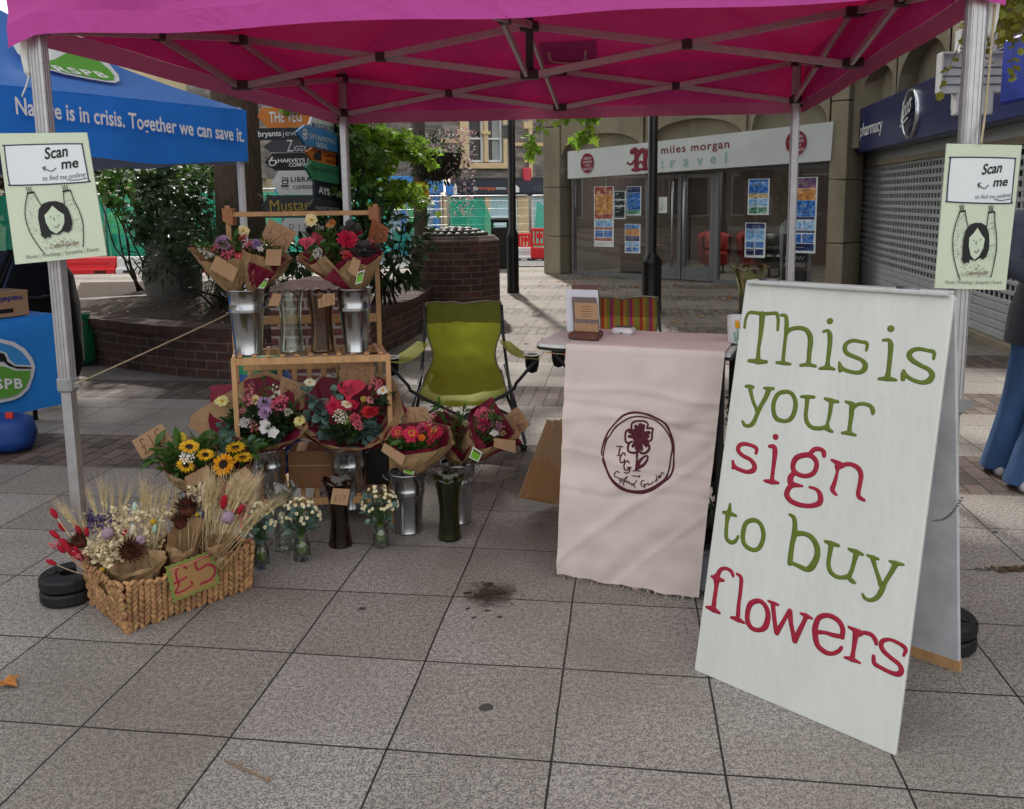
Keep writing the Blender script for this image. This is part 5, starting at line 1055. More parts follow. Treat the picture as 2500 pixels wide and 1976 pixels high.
# seam in the middle of the front valance
mb = MB(); mb.box(gp_(GW/2, -o_-.004, 2.2), (.006, .004, .3), (gu, gv, UP)); mb.build('valance_seam', HEMM, gz)
FR = M('gazebo_frame', '#b4a9ad', .4, metal=.5, var=.08, vs=25); NYL = M('nylon_bracket', '#3d2a30', .5, var=.1)
corners = [(0, 0), (GW, 0), (GW, GW), (0, GW)]
for i, (a, b) in enumerate(corners):
    c = gp_(a, b); mb = MB(); mb.box(c+UP*1.61, (.048, .048, 1.56), (gu, gv, UP), .005)
    for s in (-1, 0, 1):
        mb.box(c+UP*1.61+gu*s*.013-gv*.0245, (.004, .004, 1.55), (gu, gv, UP)); mb.box(c+UP*1.61+gv*s*.013+gu*.0245, (.004, .004, 1.55), (gu, gv, UP)); mb.box(c+UP*1.61+gv*s*.013-gu*.0245, (.004, .004, 1.55), (gu, gv, UP))
    lg = mb.build('leg', ALU, gz)
    mb = MB(); mb.box(c+UP*.42, (.040, .040, .83), (gu, gv, UP), .004); mb.build('inner_leg', ALU, lg)
    mb = MB(); mb.box(c+UP*.83, (.060, .060, .06), (gu, gv, UP), .01); mb.box(c+UP*.83+gu*.04, (.03, .02, .02), (gu, gv, UP)); mb.build('collar', M('grey_collar', '#8d9092', .5), lg)
    mb = MB(); mb.box(c+UP*.006, (.11, .11, .01), (gu, gv, UP)); mb.build('foot_plate', STEEL, lg)
    mb = MB(); mb.box(c+UP*2.335, (.075, .075, .06), (gu, gv, UP), .01); mb.build('top_bracket', NYL, gz); mb = MB(); mb.box(c+UP*2.10, (.072, .072, .055), (gu, gv, UP), .01); mb.build('slider_bracket', NYL, gz)
    mb = MB(); mb.smooth = True; mb.ball(c+UP*2.06+gu*(.035 if a else -.035), .012, 8, 6); mb.build('pull_knob', BLACK, gz)
ZT, ZS = 2.325, 2.095; off = .035
def xtruss(p0, p1, sgn):
    d = (p1-p0).normalized(); n = d.cross(UP)
    for k, (za, zb) in enumerate(((ZT, ZS), (ZS, ZT))):
        mb = MB(); o = n*(.012 if k else -.012); mb.bar(p0+d*.04+UP*za+o, p1-d*.04+UP*zb+o, .018, .034, UP, .002); mb.build('truss_bar', FR, gz)
    m_ = (p0+p1)/2+UP*(ZT+ZS)/2; mb = MB(); mb.box(m_, (.05, .05, .045), (d, n, UP), .004); mb.build('pivot', NYL, gz)
H2 = GW/2
mids = dict(F=gp_(H2, 0), B=gp_(H2, GW), L=gp_(0, H2), R=gp_(GW, H2), C=gp_(H2, H2))
c0, c1, c2, c3 = [gp_(*c) for c in corners]
for a, b in ((c0, mids['F']), (mids['F'], c1), (c1, mids['R']), (mids['R'], c2), (c2, mids['B']), (mids['B'], c3), (c3, mids['L']), (mids['L'], c0), (mids['L'], mids['C']), (mids['C'], mids['R']), (mids['F'], mids['C']), (mids['C'], mids['B'])): xtruss(a, b, 1)
for k, c in mids.items():
    for z in (ZT, ZS): mb = MB(); mb.box(c+UP*z, (.09, .06, .045), (gu, gv, UP), .006); mb.build('mid_bracket', NYL, gz)
mb = MB(); mb.smooth = True; mb.tube([mids['C']+UP*2.08, mids['C']+UP*2.98], .02, 10); mb.build('peak_mast', NYL, gz)
# stitched pockets with pale straps under the roof
def pocket(p, u, v, w, h, pts):
    n = u.cross(v).normalized(); n = n if n.z < 0 else -n; mb = MB(); mb.poly([p+u*(sx*w/2)+v*(sy*h/2)+n*.012 for sx, sy in ((-1, -1), (1, -1), (1, 1), (-1, 1))]); o = mb.build('pocket_patch', PATCH, gz)
    for q in pts: mb = MB(); stroke(mb, [p+u*x*w+v*y*h+n*.02 for x, y in q], .010, n, .003); mb.build('strap', M('pale_strap', '#b98a96', .7), o)
rp_ = lambda i, s, t: (cor[i].lerp(cor[(i+1) % 4], s)+UP*ZE).lerp(peak, t)-UP*.055
def slope_axes(i): 
    u = (cor[(i+1) % 4]-cor[i]).normalized(); m_ = (cor[i]+cor[(i+1) % 4])/2+UP*ZE; return u, (peak-m_).normalized()
u, v = slope_axes(3); pocket(rp_(3, .62, .16), u, v, .42, .34, [[(-.05, .45), (-.2, .1), (-.1, -.3), (.1, -.15), (.15, .1)], [(.1, .4), (.22, .1), (.15, -.4)]])
u, v = slope_axes(2); pocket(rp_(2, .47, .17), u, v, .36, .26, [[(.35, .1), (.33, -.3), (.05, -.42), (-.25, -.35), (-.3, .1)]])
u, v = slope_axes(1); pocket(rp_(1, .36, .2), u, v, .42, .34, [[(-.05, .4), (.0, -.3)], [(.2, .4), (.12, -.1)]])
# ties at the pole heads
for i, (c, sx) in enumerate(((c0, -1), (c1, 1))):
    mb = MB(); mb.smooth = True; q = c+gu*sx*.036-gv*.012; mb.tube(smooth_pts([q+UP*2.06, q+UP*2.0+gu*sx*.006, q+UP*1.93], 4), [.02, .02, .018, .018, .016, .016, .014, .014, .008], 8); tie = mb.build('corner_tie', WHITE, gz)
mb = MB(); mb.smooth = True; q = c0-gu*.03-gv*.02; mb.tube(smooth_pts([q+UP*1.93, q+UP*1.9-gu*.012, q+UP*1.86-gu*.035], 4), .003, 5); mb.build('tie_string', WHITE, tie)
# ---- weights on the feet
def weight(c, label, ang):
    t = thing('leg_weight', label, 'weight', c, 0, 'black gazebo leg weights'); ax = (V3((cos(ang), sin(ang), 0)), V3((-sin(ang), cos(ang), 0)), UP)
    RUBB = M('black_rubber', '#131314', .6, var=.35, vs=14, bump=.2, bs=40)
    for k, z in enumerate((.0, .052)):
        mb = MB(); pf = [(.10, .004), (.106, .012), (.106, .042), (.10, .05)]; n = 22; rows = []
        for r, zz in pf: rows.append([c+ax[0]*r*cos(q)+ax[1]*r*sin(q)+UP*(z+zz) for q in [.35+(2*pi-.7)*i/n for i in range(n+1)]])
        inn = [[c+ax[0]*.034*cos(q)+ax[1]*.034*sin(q)+UP*(z+zz) for q in [.35+(2*pi-.7)*i/n for i in range(n+1)]] for zz in (.05, .004)]
        mb.grid(rows+inn+[rows[0]]); mb.poly([rows[0][0], inn[1][0], inn[0][0], rows[-1][0]]); mb.poly([rows[0][-1], rows[-1][-1], inn[0][-1], inn[1][-1]]); mb.build('weight_disc', RUBB, t)
    mb = MB(); mb.smooth = True; mb.ball(c+ax[0]*-.06+UP*.104, (.02, .02, .008), 10, 6); mb.build('lock_knob', RUBB, t)
weight(c0-gu*.055-gv*.012, 'black two part leg weight beside the wicker basket', .15)
weight(c1+gu*.03+gv*.06, 'black two part leg weight behind the large painted sign', 2.6)
# ---- twine
def twine(label, pts, r=.003, name='twine'):
    mb = MB(); mb.smooth = True; mb.tube(smooth_pts(pts, 5), r, 6); o = mb.build(name, TWINE, None); return tag(o, label, 'twine')
twine('jute twine stretched from the gazebo leg to the flower rack', [c0+UP*.835+gu*.04, c0+UP*.84+gu*.055, at(340, 868, 3.35), at(548, 772, 3.98), at(553, 765, 4.0)], .0032)
twine('jute twine hanging down the right gazebo leg to the poster', [c1+gu*.04-gv*.03+UP*2.02, c1+gu*.036-gv*.032+UP*1.9, c1+gu*.03-gv*.034+UP*1.72, at(2395, 352, 2.5)], .0035)
# ---- the two florist posters
MINTP = M('pale_green_card', '#ccd8c2', .6, var=.04, vs=2); PWH = M('poster_white', '#dfe6ea', .5, var=.02); PSK = M('poster_face', '#c8d6c0', .6)
def scan_poster(q, Y, label, bend=0):
    TLp, TRp, BRp, BLp = [at(x, y, Y_) for (x, y), Y_ in zip(q, Y)]
    t = thing('card_poster', label, 'poster', (TLp+TRp)/2, 0, 'pale green florist posters tied to the gazebo legs'); n = (TRp-BLp).cross(TLp-BRp).normalized()
    if n.dot(CO-TLp) < 0: n = -n
    def U(u, v, d=0): return (TLp.lerp(TRp, u)).lerp(BLp.lerp(BRp, u), v)+n*d
    mb = MB(); mb.extrude([U(0, 0), U(0, 1), U(1, 1), U(1, 0)], -n*.004); bd = mb.build('card', MINTP, t)
    W_ = (TRp-TLp).length; k = W_/.32
    def ln(mb, pts, r, d=.003, closed=False): stroke(mb, [U(u, v, d) for u, v in pts], r*(.6+.4*k), n, .0008, closed)
    rr_ = [(.06, .105), (.075, .093), (.5, .088), (.90, .09), (.925, .1), (.93, .2), (.935, .37), (.92, .395), (.5, .4), (.08, .395), (.06, .38), (.055, .25)]
    mb = MB(); mb.poly([U(u, v, .0016) for u, v in rr_][::-1]); mb.build('speech_panel', PWH, bd); mb = MB(); ln(mb, rr_, .0022, .002, True); mb.build('panel_outline', M('ink_navy', '#2a3150', .6), bd)
    def wr(s, u0, v0, u1, v1, h, mat, b=0, she=.0):
        mb = MB(); a, e = U(u0, v0, .003), U(u1, v1, .003); up_ = (U(u0, v0-.05)-U(u0, v0)); put_text(mb, s, a, e, h*W_/.32, up_, 0, b, 1, None, she); mb.build('lettering', mat, bd)
    wr('Scan', .49, .205, .75, .185, .04, INKBLK, .02, .15); wr('me', .66, .285, .85, .275, .036, INKBLK, .02, .15); wr('to find me', .43, .372, .70, .366, .018, M('ink_navy', '#2a3150', .6), -.005, .2); wr('online', .72, .366, .91, .352, .018, M('ink_navy', '#2a3150', .6), -.005, .2)
    mb = MB(); ln(mb, [(.70, .372), (.8, .377), (.92, .365)], .0012); ln(mb, [(.60, .275), (.54, .30), (.46, .27)], .0014); ln(mb, [(.49, .262), (.455, .27), (.475, .295)], .0014)
    ln(mb, [(.245, .465), (.20, .56), (.185, .66), (.215, .77), (.28, .87), (.335, .935)], .0016); ln(mb, [(.32, .465), (.355, .53), (.385, .575)], .0014)
    ln(mb, [(.72, .455), (.74, .53), (.78, .62), (.80, .71), (.79, .80), (.765, .91)], .0016); ln(mb, [(.64, .455), (.635, .52), (.63, .58)], .0014)
    for u in (.245, .64): ln(mb, [(u, .462), (u+.07, .456)], .0030)
    for u in (.25, .65):
        for d_ in (0, .02, .04): ln(mb, [(u+d_, .45), (u-.012+d_*1.3, .415)], .0011)
    mb.build('figure_lines', INKBLK, bd)
    hair = [(.47, .535), (.40, .548), (.345, .59), (.325, .66), (.33, .73), (.335, .80), (.37, .825), (.40, .81), (.43, .82), (.44, .79), (.52, .80), (.58, .775), (.62, .79), (.665, .77), (.69, .72), (.685, .66), (.665, .60), (.62, .555), (.55, .535)]
    mb = MB(); mb.poly([U(u, v, .0042) for u, v in hair][::-1]); mb.build('drawn_hair', INKBLK, bd)
    mb = MB(); mb.poly([U(*p_, .0052) for p_ in ((.50, .57), (.45, .61), (.40, .64), (.405, .70), (.44, .76), (.50, .792), (.56, .765), (.605, .71), (.615, .645), (.57, .62))][::-1]); mb.build('drawn_face', PSK, bd)
    mb = MB(); ln(mb, [(.505, .665), (.495, .675), (.505, .685)], .0011, .0058); ln(mb, [(.49, .735), (.52, .74), (.545, .72)], .0012, .0058); ln(mb, [(.465, .655), (.468, .66)], .0014, .0058); ln(mb, [(.555, .65), (.558, .655)], .0014, .0058); mb.build('drawn_features', INKBLK, bd)
    mb = MB(); rr2 = random.Random(5); dn = 0
    while dn < 190:
        u, v = rr2.uniform(.19, .80), rr2.uniform(.47, .93); inl = (.225 < u < .34 and v < .6) or (.65 < u < .74 and v < .6) or (.20 < u < .36 and .58 < v < .8) or (.69 < u < .79 and .58 < v < .82) or (.30 < u < .76 and v > .82 and v < .92)
        if not inl: continue
        q_ = U(u, v, .0035); e = (TRp-TLp).normalized()*.0016; f = (BLp-TLp).normalized()*.0016; mb.poly([q_-e, q_+f, q_+e, q_-f]); dn += 1
    o = mb.build('jumper_dots', M('ink_grey', '#6d7569', .6), bd); o['kind'] = 'stuff'
    MR = M('ink_maroon', '#6a2024', .6)
    wr('the', .52, .865, .57, .86, .008, MR); wr('Crafted Garden', .40, .905, .72, .89, .017, MR, 0, .2)
    wr('Florist | Weddings | Sympathy | Events', .135, .967, .93, .955, .0135, M('ink_typed', '#585e55', .6), -.003)
    return t
scan_poster([(-6, 326), (212, 324), (261, 624), (37, 646)], (2.96, 2.96, 2.94, 2.94), 'pale green poster with a drawn woman tied to the left gazebo leg')
scan_poster([(2311.7, 351), (2495, 355), (2455, 709), (2282, 703.6)], (2.50, 2.53, 2.53, 2.50), 'narrower pale green poster with a drawn woman tied to the right gazebo leg')
# ------------------------------------------------------------------ the big painted sign
P0, P1 = g(1694, 1637), g(2185, 1847); su = (P1-P0).normalized(); sw_ = (P1-P0).length; sb = V3((-su.y, su.x, 0)); LEAN = radians(12.5); sv = (sb*sin(LEAN)+UP*cos(LEAN)); SN = su.cross(sv).normalized(); SL = 1.24
if SN.dot(CO-P0) < 0: SN = -SN
sign = thing('painted_sign', 'tall white A-frame board hand painted in green and red letters', 'sign', (P0+P1)/2)
PAINTW = M('white_board_paint', '#d3d6d2', .45, var=.06, vs=3.5, bump=.14, bs=26, stretch=(2, 2, .5)); EDGE = M('board_edge', '#c2c6c6', .6, var=.15, vs=14)
mb = MB(); c = P0+su*sw_/2+sv*SL/2-SN*.009; mb.box(c, (sw_, .018, SL), (su, -SN, sv), .003); fb = mb.build('front_board', PAINTW, sign)
topL = P0+sv*SL; bk0 = P0+sb*(2*SL*sin(LEAN)+.02); bd = (topL-SN*.02-bk0); bl_ = bd.length; bv = bd.normalized(); bn = su.cross(bv).normalized()
mb = MB(); mb.box(bk0+su*sw_/2+bv*bl_/2, (sw_, .018, bl_-.012), (su, bn, bv), .003); bb_ = mb.build('back_board', M('board_inner_paint', '#c3c5cc', .6, var=.2, vs=6, bump=.1, bs=40), sign)
mb = MB(); mb.box(bk0+su*sw_/2+bv*.02+bn*.0, (sw_+.002, .0215, .045), (su, bn, bv)); mb.build('bare_wood_foot', WOODM, bb_)
mb = MB(); mb.box(topL+su*sw_/2-SN*.012+UP*.004, (sw_-.02, .055, .012), (su, sb, UP), .003); mb.build('hinge_strip', EDGE, sign)
for f in (.12, .8): mb = MB(); mb.smooth = True; q = topL+su*sw_*f-SN*.01+UP*.01; mb.tube([q-su*.03, q+su*.03], .006, 8); mb.build('hinge', STEEL, sign)
# chain stay
mb = MB(); mb.smooth = True; a = hit(2277, 1272, P0, SN)-SN*.012; b = at(2349, 1216, 2.36); prev = None
for i in range(17):
    t = i/16; q = a.lerp(b, t)-UP*.022*sin(pi*t); d = (b-a).normalized(); o = (UP if i % 2 else SN); mb.tube([q+d*.006*cos(k*pi/4)+d.cross(o).normalized()*.0035*sin(k*pi/4) for k in range(8)], .0014, 5, closed=True)
mb.build('chain', STEEL, sign)
ZA, ZB, ZC = Z(1780, 720, 4.002), Z(1740, 1020, 3.713), Z(1700, 1360, 4.002)
OLV = M('olive_letter_paint', '#5f7020', .6, var=.1, vs=20, bump=.15, bs=60); CRM = M('crimson_letter_paint', '#9c1433', .6, var=.1, vs=20, bump=.15, bs=60)
def SP(z, x, y): q = z(x, y); return hit(q[0], q[1], P0, SN)
def glyph(ch, z, mat, strokes, dots=()):
    mb = MB(); mb.smooth = True; n = 0
    for ps, rs, *cl in strokes:
        k = (SP(z, ps[0][0]+20, ps[0][1])-SP(z, ps[0][0], ps[0][1])).length/20; n += 1
        stroke(mb, [SP(z, x, y)+SN*.0002*n for x, y in ps], [r*k for r in rs], SN, .0008, bool(cl))
    for x, y, r in dots:
        k = (SP(z, x+20, y)-SP(z, x, y)).length/20; c = SP(z, x, y); e2 = SN.cross(su); mb.lathe([(r*k, 0), (r*k*.95, .0008), (r*k*.6, .0011), (.0005, .0011)], c, 20, (su, e2, SN))
    mb.build('painted_letter', mat, fb)
T = [((152,320),(160,250),(180,195),(215,172),(320,185),(420,182),(465,185),(480,240),(475,345)),(14,14,14,16,18,16,18,16,13)],[((325,190),(318,300),(305,420),(290,520),(285,610),(282,650)),(30,25,20,17,22,30)],[((195,645),(240,648),(285,650),(330,655),(365,655)),(17,19,30,20,17)]
glyph('T', ZA, OLV, T)
glyph('h', ZA, OLV, [[((510,200),(545,202),(560,230),(562,330),(550,430),(538,540),(530,620),(528,665)),(15,17,20,24,17,18,18,24)],[((465,662),(530,668),(598,678)),(14,20,14)],[((560,370),(610,335),(690,325),(755,345),(790,400),(795,470),(785,560),(780,640),(775,675)),(20,20,20,22,26,26,22,22,26)],[((700,690),(775,682),(845,698)),(15,20,15)]])
glyph('i', ZA, OLV, [[((922,360),(965,352),(985,395),(985,470),(975,570),(965,650),(962,690)),(14,18,26,24,22,20,28)],[((885,722),(960,712),(1030,728)),(14,24,14)]], [(986,258,32)])
glyph('s', ZA, OLV, [[((1340,545),(1350,500),(1340,470),(1290,460),(1210,448),(1150,475),(1130,520),(1150,570),(1220,605),(1290,635),(1330,680),(1320,730),(1270,760),(1200,755),(1120,730),(1090,700),(1078,665)),(14,18,20,18,20,22,24,24,22,20,28,28,22,20,22,22,16)],[((1085,745),(1080,700)),(18,20)]])
glyph('i', ZA, OLV, [[((1505,445),(1560,445),(1580,490),(1575,580),(1565,680),(1555,760),(1550,800)),(15,20,28,25,24,24,32)],[((1465,822),(1550,820),(1632,834)),(16,28,15)]], [(1580,332,36)])
glyph('s', ZA, OLV, [[((1998,625),(2005,580),(1990,555),(1940,545),(1860,530),(1790,545),(1760,590),(1790,640),(1870,690),(1950,730),(1985,780),(1960,835),(1890,858),(1800,835),(1730,790),(1705,745)),(16,20,22,20,22,26,30,28,24,24,30,32,24,22,24,20)],[((1700,825),(1700,770)),(24,24)]])
glyph('y', ZA, OLV, [[((165,895),(205,895),(240,905)),(15,18,13)],[((205,900),(215,960),(235,1040),(265,1110),(270,1130)),(24,18,16,17,20)],[((345,912),(390,918),(435,918)),(13,20,14)],[((390,925),(360,1000),(310,1090),(270,1180),(235,1255),(190,1282),(150,1270),(132,1235)),(26,22,20,20,22,16,18,12)]])
glyph('o', ZA, OLV, [[((550,948),(480,970),(438,1050),(435,1140),(465,1210),(540,1235),(605,1210),(645,1120),(645,1030),(610,965)),(20,22,22,22,24,18,22,24,22,20),1]])
glyph('u', ZA, OLV, [[((705,995),(760,998),(830,1000)),(14,20,16)],[((765,1005),(760,1080),(750,1170),(760,1240),(800,1290),(860,1306),(920,1300),(965,1275)),(24,20,20,22,20,20,20,16)],[((940,1015),(1000,1035),(1065,1045)),(16,24,15)],[((1000,1040),(992,1120),(980,1190),(965,1250),(960,1295)),(24,20,18,14,26)],[((940,1300),(985,1325),(1010,1338)),(22,20,14)]])
glyph('r', ZA, OLV, [[((1140,1045),(1185,1060),(1210,1075)),(14,22,28)],[((1200,1080),(1195,1180),(1182,1270),(1175,1340)),(26,24,20,24)],[((1105,1350),(1170,1352),(1235,1372)),(14,24,14)],[((1215,1105),(1260,1070),(1330,1068),(1385,1090),(1405,1130),(1405,1160)),(18,18,18,20,24,18)]])
glyph('s', ZB, CRM, [[((392,325),(400,290),(385,268),(345,250),(285,238),(240,255),(232,300),(275,345),(340,380),(378,430),(370,475),(315,492),(240,470),(195,440),(182,395)),(14,17,18,16,18,20,20,18,18,22,24,18,18,20,14)],[((185,455),(190,430)),(16,17)]])
glyph('i', ZB, CRM, [[((515,260),(555,265),(565,310),(558,390),(548,470),(540,540),(540,575)),(16,22,24,20,18,18,26)],[((470,572),(535,582),(595,592)),(12,24,13)]], [(570,175,27)])
glyph('g', ZB, CRM, [[((830,340),(760,365),(728,430),(745,495),(830,530),(905,510),(940,450),(935,390),(890,345)),(24,26,24,24,20,22,22,22,24),1],[((880,330),(920,290),(970,285),(1005,310),(1010,345)),(20,22,20,22,20)],[((735,500),(705,550),(715,600),(760,612),(815,620)),(22,28,30,20,10)],[((880,630),(940,650),(975,700),(970,770),(890,800),(790,790),(710,755),(672,700),(690,640),(720,615)),(12,16,24,26,20,22,24,26,24,22)]])
glyph('n', ZB, CRM, [[((1080,385),(1130,410),(1175,435)),(14,24,26)],[((1130,440),(1128,500),(1105,590),(1085,650),(1110,690),(1125,702)),(26,14,20,24,16,10)],[((1150,450),(1200,425),(1260,425),(1320,460),(1345,520),(1335,600),(1320,680),(1330,720),(1372,748)),(20,20,20,24,22,20,20,22,16)]])
glyph('t', ZB, OLV, [[((158,785),(152,840),(140,880),(128,960),(122,1060),(135,1110),(175,1132),(210,1115),(232,1075)),(12,20,26,16,18,18,18,16,12)],[((98,858),(150,868),(212,890)),(14,22,12)]])
glyph('o', ZB, OLV, [[((360,930),(300,960),(275,1050),(280,1130),(320,1180),(380,1200),(430,1170),(460,1080),(450,1000),(415,945)),(20,20,22,20,20,18,20,20,20,18),1]])
glyph('b', ZB, OLV, [[((700,880),(735,905),(745,960),(742,1050),(720,1150),(708,1240),(700,1320)),(14,20,22,26,22,24,24)],[((760,1050),(830,1052),(900,1090),(945,1170),(945,1260),(900,1350),(850,1375),(780,1345),(710,1315)),(26,20,24,26,26,30,22,20,16)]])
glyph('u', ZB, OLV, [[((1020,1122),(1070,1140),(1140,1160)),(14,24,16)],[((1075,1150),(1062,1230),(1050,1320),(1065,1390),(1110,1435),(1170,1450),(1225,1440)),(26,20,20,22,20,18,20)],[((1235,1192),(1300,1218),(1360,1240)),(14,26,14)],[((1305,1225),(1285,1300),(1262,1380),(1235,1440)),(26,20,18,22)],[((1220,1440),(1265,1480),(1290,1498)),(20,22,12)]])
glyph('y', ZB, OLV, [[((1400,1248),(1450,1265),(1500,1282)),(12,20,14)],[((1450,1270),(1475,1360),(1505,1450),(1525,1520)),(26,18,20,24)],[((1605,1302),(1660,1320),(1730,1332)),(13,24,12)],[((1660,1325),(1620,1400),(1565,1490),(1530,1570),(1490,1630),(1430,1655),(1380,1635),(1360,1600)),(26,22,20,26,22,18,18,14)]])
glyph('f', ZC, CRM, [[((360,185),(340,140),(285,112),(235,130),(205,190)),(16,18,16,20,24)],[((200,200),(195,290),(180,400),(170,490)),(36,20,20,24)],[((150,190),(205,215),(268,230)),(12,28,12)],[((100,490),(165,510),(228,548)),(12,28,13)]])
glyph('l', ZC, CRM, [[((395,165),(430,190),(440,230),(430,350),(415,460),(408,570)),(12,18,20,18,18,22)],[((340,592),(405,610),(468,645)),(12,26,12)]])
glyph('o', ZC, CRM, [[((600,430),(530,460),(500,550),(505,640),(550,700),(620,715),(675,680),(700,590),(690,510),(650,450)),(22,26,24,26,22,20,28,26,24,22),1]])
glyph('w', ZC, CRM, [[((705,430),(755,455),(800,468)),(12,20,12)],[((748,455),(758,560),(770,660),(785,735)),(22,22,22,26)],[((785,740),(840,650),(885,570),(915,530)),(26,20,18,24)],[((915,530),(925,640),(945,740),(962,815)),(26,22,22,26)],[((962,820),(1010,720),(1050,640),(1070,590)),(26,24,20,22)],[((1022,552),(1075,575),(1135,602)),(12,24,10)]])
glyph('e', ZC, CRM, [[((1185,735),(1260,740),(1340,765),(1430,780)),(22,18,22,22)],[((1425,785),(1430,700),(1385,620),(1290,572),(1200,595),(1162,690),(1165,790),(1190,870),(1260,930),(1330,945),(1390,920),(1420,885)),(24,26,26,24,26,30,30,28,26,20,20,18)]])
glyph('r', ZC, CRM, [[((1490,685),(1545,715),(1590,740)),(14,24,34)],[((1560,740),(1548,830),(1535,920),(1525,985)),(32,24,20,26)],[((1450,982),(1520,1000),(1600,1035)),(12,26,12)],[((1590,760),(1640,740),(1710,760),(1750,810),(1758,850)),(22,20,22,24,18)]])
glyph('s', ZC, CRM, [[((2025,965),(2045,915),(2030,880),(1970,840),(1890,808),(1825,820),(1805,860),(1830,920),(1900,985),(1980,1050),(2005,1110),(1975,1145),(1900,1130),(1800,1080),(1740,1040),(1732,970)),(14,22,24,20,18,24,26,26,24,24,28,28,22,22,26,20)]])
# ------------------------------------------------------------------ counter with the pink cloth
TZ = .935
FLc, FRc, BRc, BLc = g(1383, 842, TZ), g(1770, 862, TZ), g(1790, 817, TZ), g(1446, 804, TZ)
tu = (FRc-FLc).normalized(); tv = V3((-tu.y, tu.x, 0)); tw_ = (FRc-FLc).length; TD = .40; TO = FLc-UP*TZ
def TPt(a, b, z): return TO+tu*a+tv*b+UP*z
cnt = thing('display_counter', 'black metal shelf unit with a white top serving as counter under the pale pink cloth', 'counter', TPt(tw_/2, TD/2, 0)); tax = (tu, tv, UP)
mb = MB(); out = []
for a, b in ((-.14, .06), (-.12, .03), (-.06, .015), (tw_+.02, .012), (tw_+.02, TD), (-.10, TD), (-.14, TD-.04)): out.append((a, b))
mb.extrude([TPt(a, b, TZ-.030) for a, b in out], UP*.012); mb.build('edge_band', BLACK, cnt)
mb = MB(); mb.extrude([TPt(a*.995, b, TZ-.018) for a, b in out], UP*.012); mb.build('top_board', WHITE, cnt)
for a in (.03, tw_-.015):
    for b in (.03, TD-.03): mb = MB(); mb.box(TPt(a, b, (TZ-.03)/2), (.025, .025, TZ-.03), tax, .003); mb.build('post', BLKMET, cnt)
for z in (.44, .20): mb = MB(); mb.box(TPt(tw_/2, TD/2, z), (tw_-.0, TD-.04, .02), tax, .003); mb.build('shelf', BLKMET, cnt)
# cloth: over the top, down the front to a frayed edge
PINK = M('pale_pink_cloth', '#d8c9c4', .85, var=.06, vs=4, bump=.22, bs=9, sheen=.1)
BLb, BRb = g(1359, 1403, .015), g(1705, 1462, .015); bdn = BLb.lerp(BRb, .5)
cl_ = MB(); cl_.smooth = True; NU, NV = 56, 96
def cpt(i, j):
    u = i/NU
    if j < 12:
        b = TD*.98*(1-j/12)-.0; return FLc+tu*u*tw_+tv*(b)+UP*(.004+.0012*sin(u*9+j))
    if j < 15: t = (j-12)/3; q = FLc+tu*u*tw_; return q+tv*(-.006*t)+UP*(.004-.012*t*t)
    t = (j-15)/(NV-15); top = FLc.lerp(FRc, u)-tv*.008-UP*.010; bot = BLb.lerp(BRb, u)+UP*(.004*sin(u*13)+.003*sin(u*31))
    q = top.lerp(bot, t); nn = -tv
    w = .016*noise.noise(V3((u*3.1, t*4.2, .3)))*min(1, t*4)+.012*noise.noise(V3((u*7+t*3, t*9, 2.1)))*min(1, t*5)+.007*sin((u*1.4-t*.8)*7+.6)*t*t*.9+sum(h_*math.exp(-((t-(a_+b_*u+.012*sin(u*7+a_*9)))/s_)**2) for a_, b_, s_, h_ in ((.16, .02, .012, .006), (.22, .10, .014, -.006), (.30, -.05, .010, .004), (.44, .06, .012, .004), (.62, -.04, .012, -.004), (.93, -.55, .02, .008), (1.25, -.6, .016, .006)))
    return q+nn*w
cl_.grid([[cpt(i, j) for i in range(NU+1)] for j in range(NV+1)]); cloth = cl_.build('counter_cloth', PINK, None); tag(cloth, 'pale pink cloth with a maroon flower emblem hanging down the front of the counter', 'cloth')
mb = MB(); mb.smooth = True
for k in range(90):
    u = rnd.random(); q = cpt(int(u*NU), NV); e = q+V3((rnd.uniform(-.02, .02), rnd.uniform(-.02, .005), 0)); e.z = .004; mb.tube([q+UP*.003, q.lerp(e, .5)+UP*.004, e], .0006, 4, False)
mb.build('frayed_threads', M('thread', '#d8c6c0', .9), cloth)
# emblem printed on the cloth: follow the cloth surface
ZE_ = Z(1420, 980, 7.117); cn_ = (BRb-BLb).cross(FLc-BLb).normalized()
if cn_.dot(CO-BLb) < 0: cn_ = -cn_
MARC = M('maroon_print', '#4f0f26', .7, var=.08)
def clothpt(x, y, d):
    q = ZE_(x, y); h = hit(q[0], q[1], BLb, cn_); u = (h-BLb).dot((BRb-BLb).normalized())/(BRb-BLb).length; lo = FLc-tv*.008-UP*.01; t = (lo.z-h.z)/(lo.z-BLb.z)
    fi = max(0, min(NU-1e-6, u*NU)); fj = 15+max(0, min(.9999, t))*(NV-15); i, j = int(fi), int(fj); a, b_ = fi-i, fj-j
    return (cpt(i, j)*(1-a)+cpt(i+1, j)*a)*(1-b_)+(cpt(i, min(NV, j+1))*(1-a)+cpt(i+1, min(NV, j+1))*a)*b_+cn_*d
em_n = [0]
def em(nm, strokes, d=.0012):
    mb = MB(); mb.smooth = True
    for ps, r, *c in strokes:
        em_n[0] += 1; stroke(mb, [clothpt(x, y, d+.00012*(em_n[0] % 6)) for x, y in ps], [q*.000205 for q in r] if isinstance(r, tuple) else r*.000205, cn_, .0014, bool(c), 3)
    mb.build(nm, MARC, cloth)
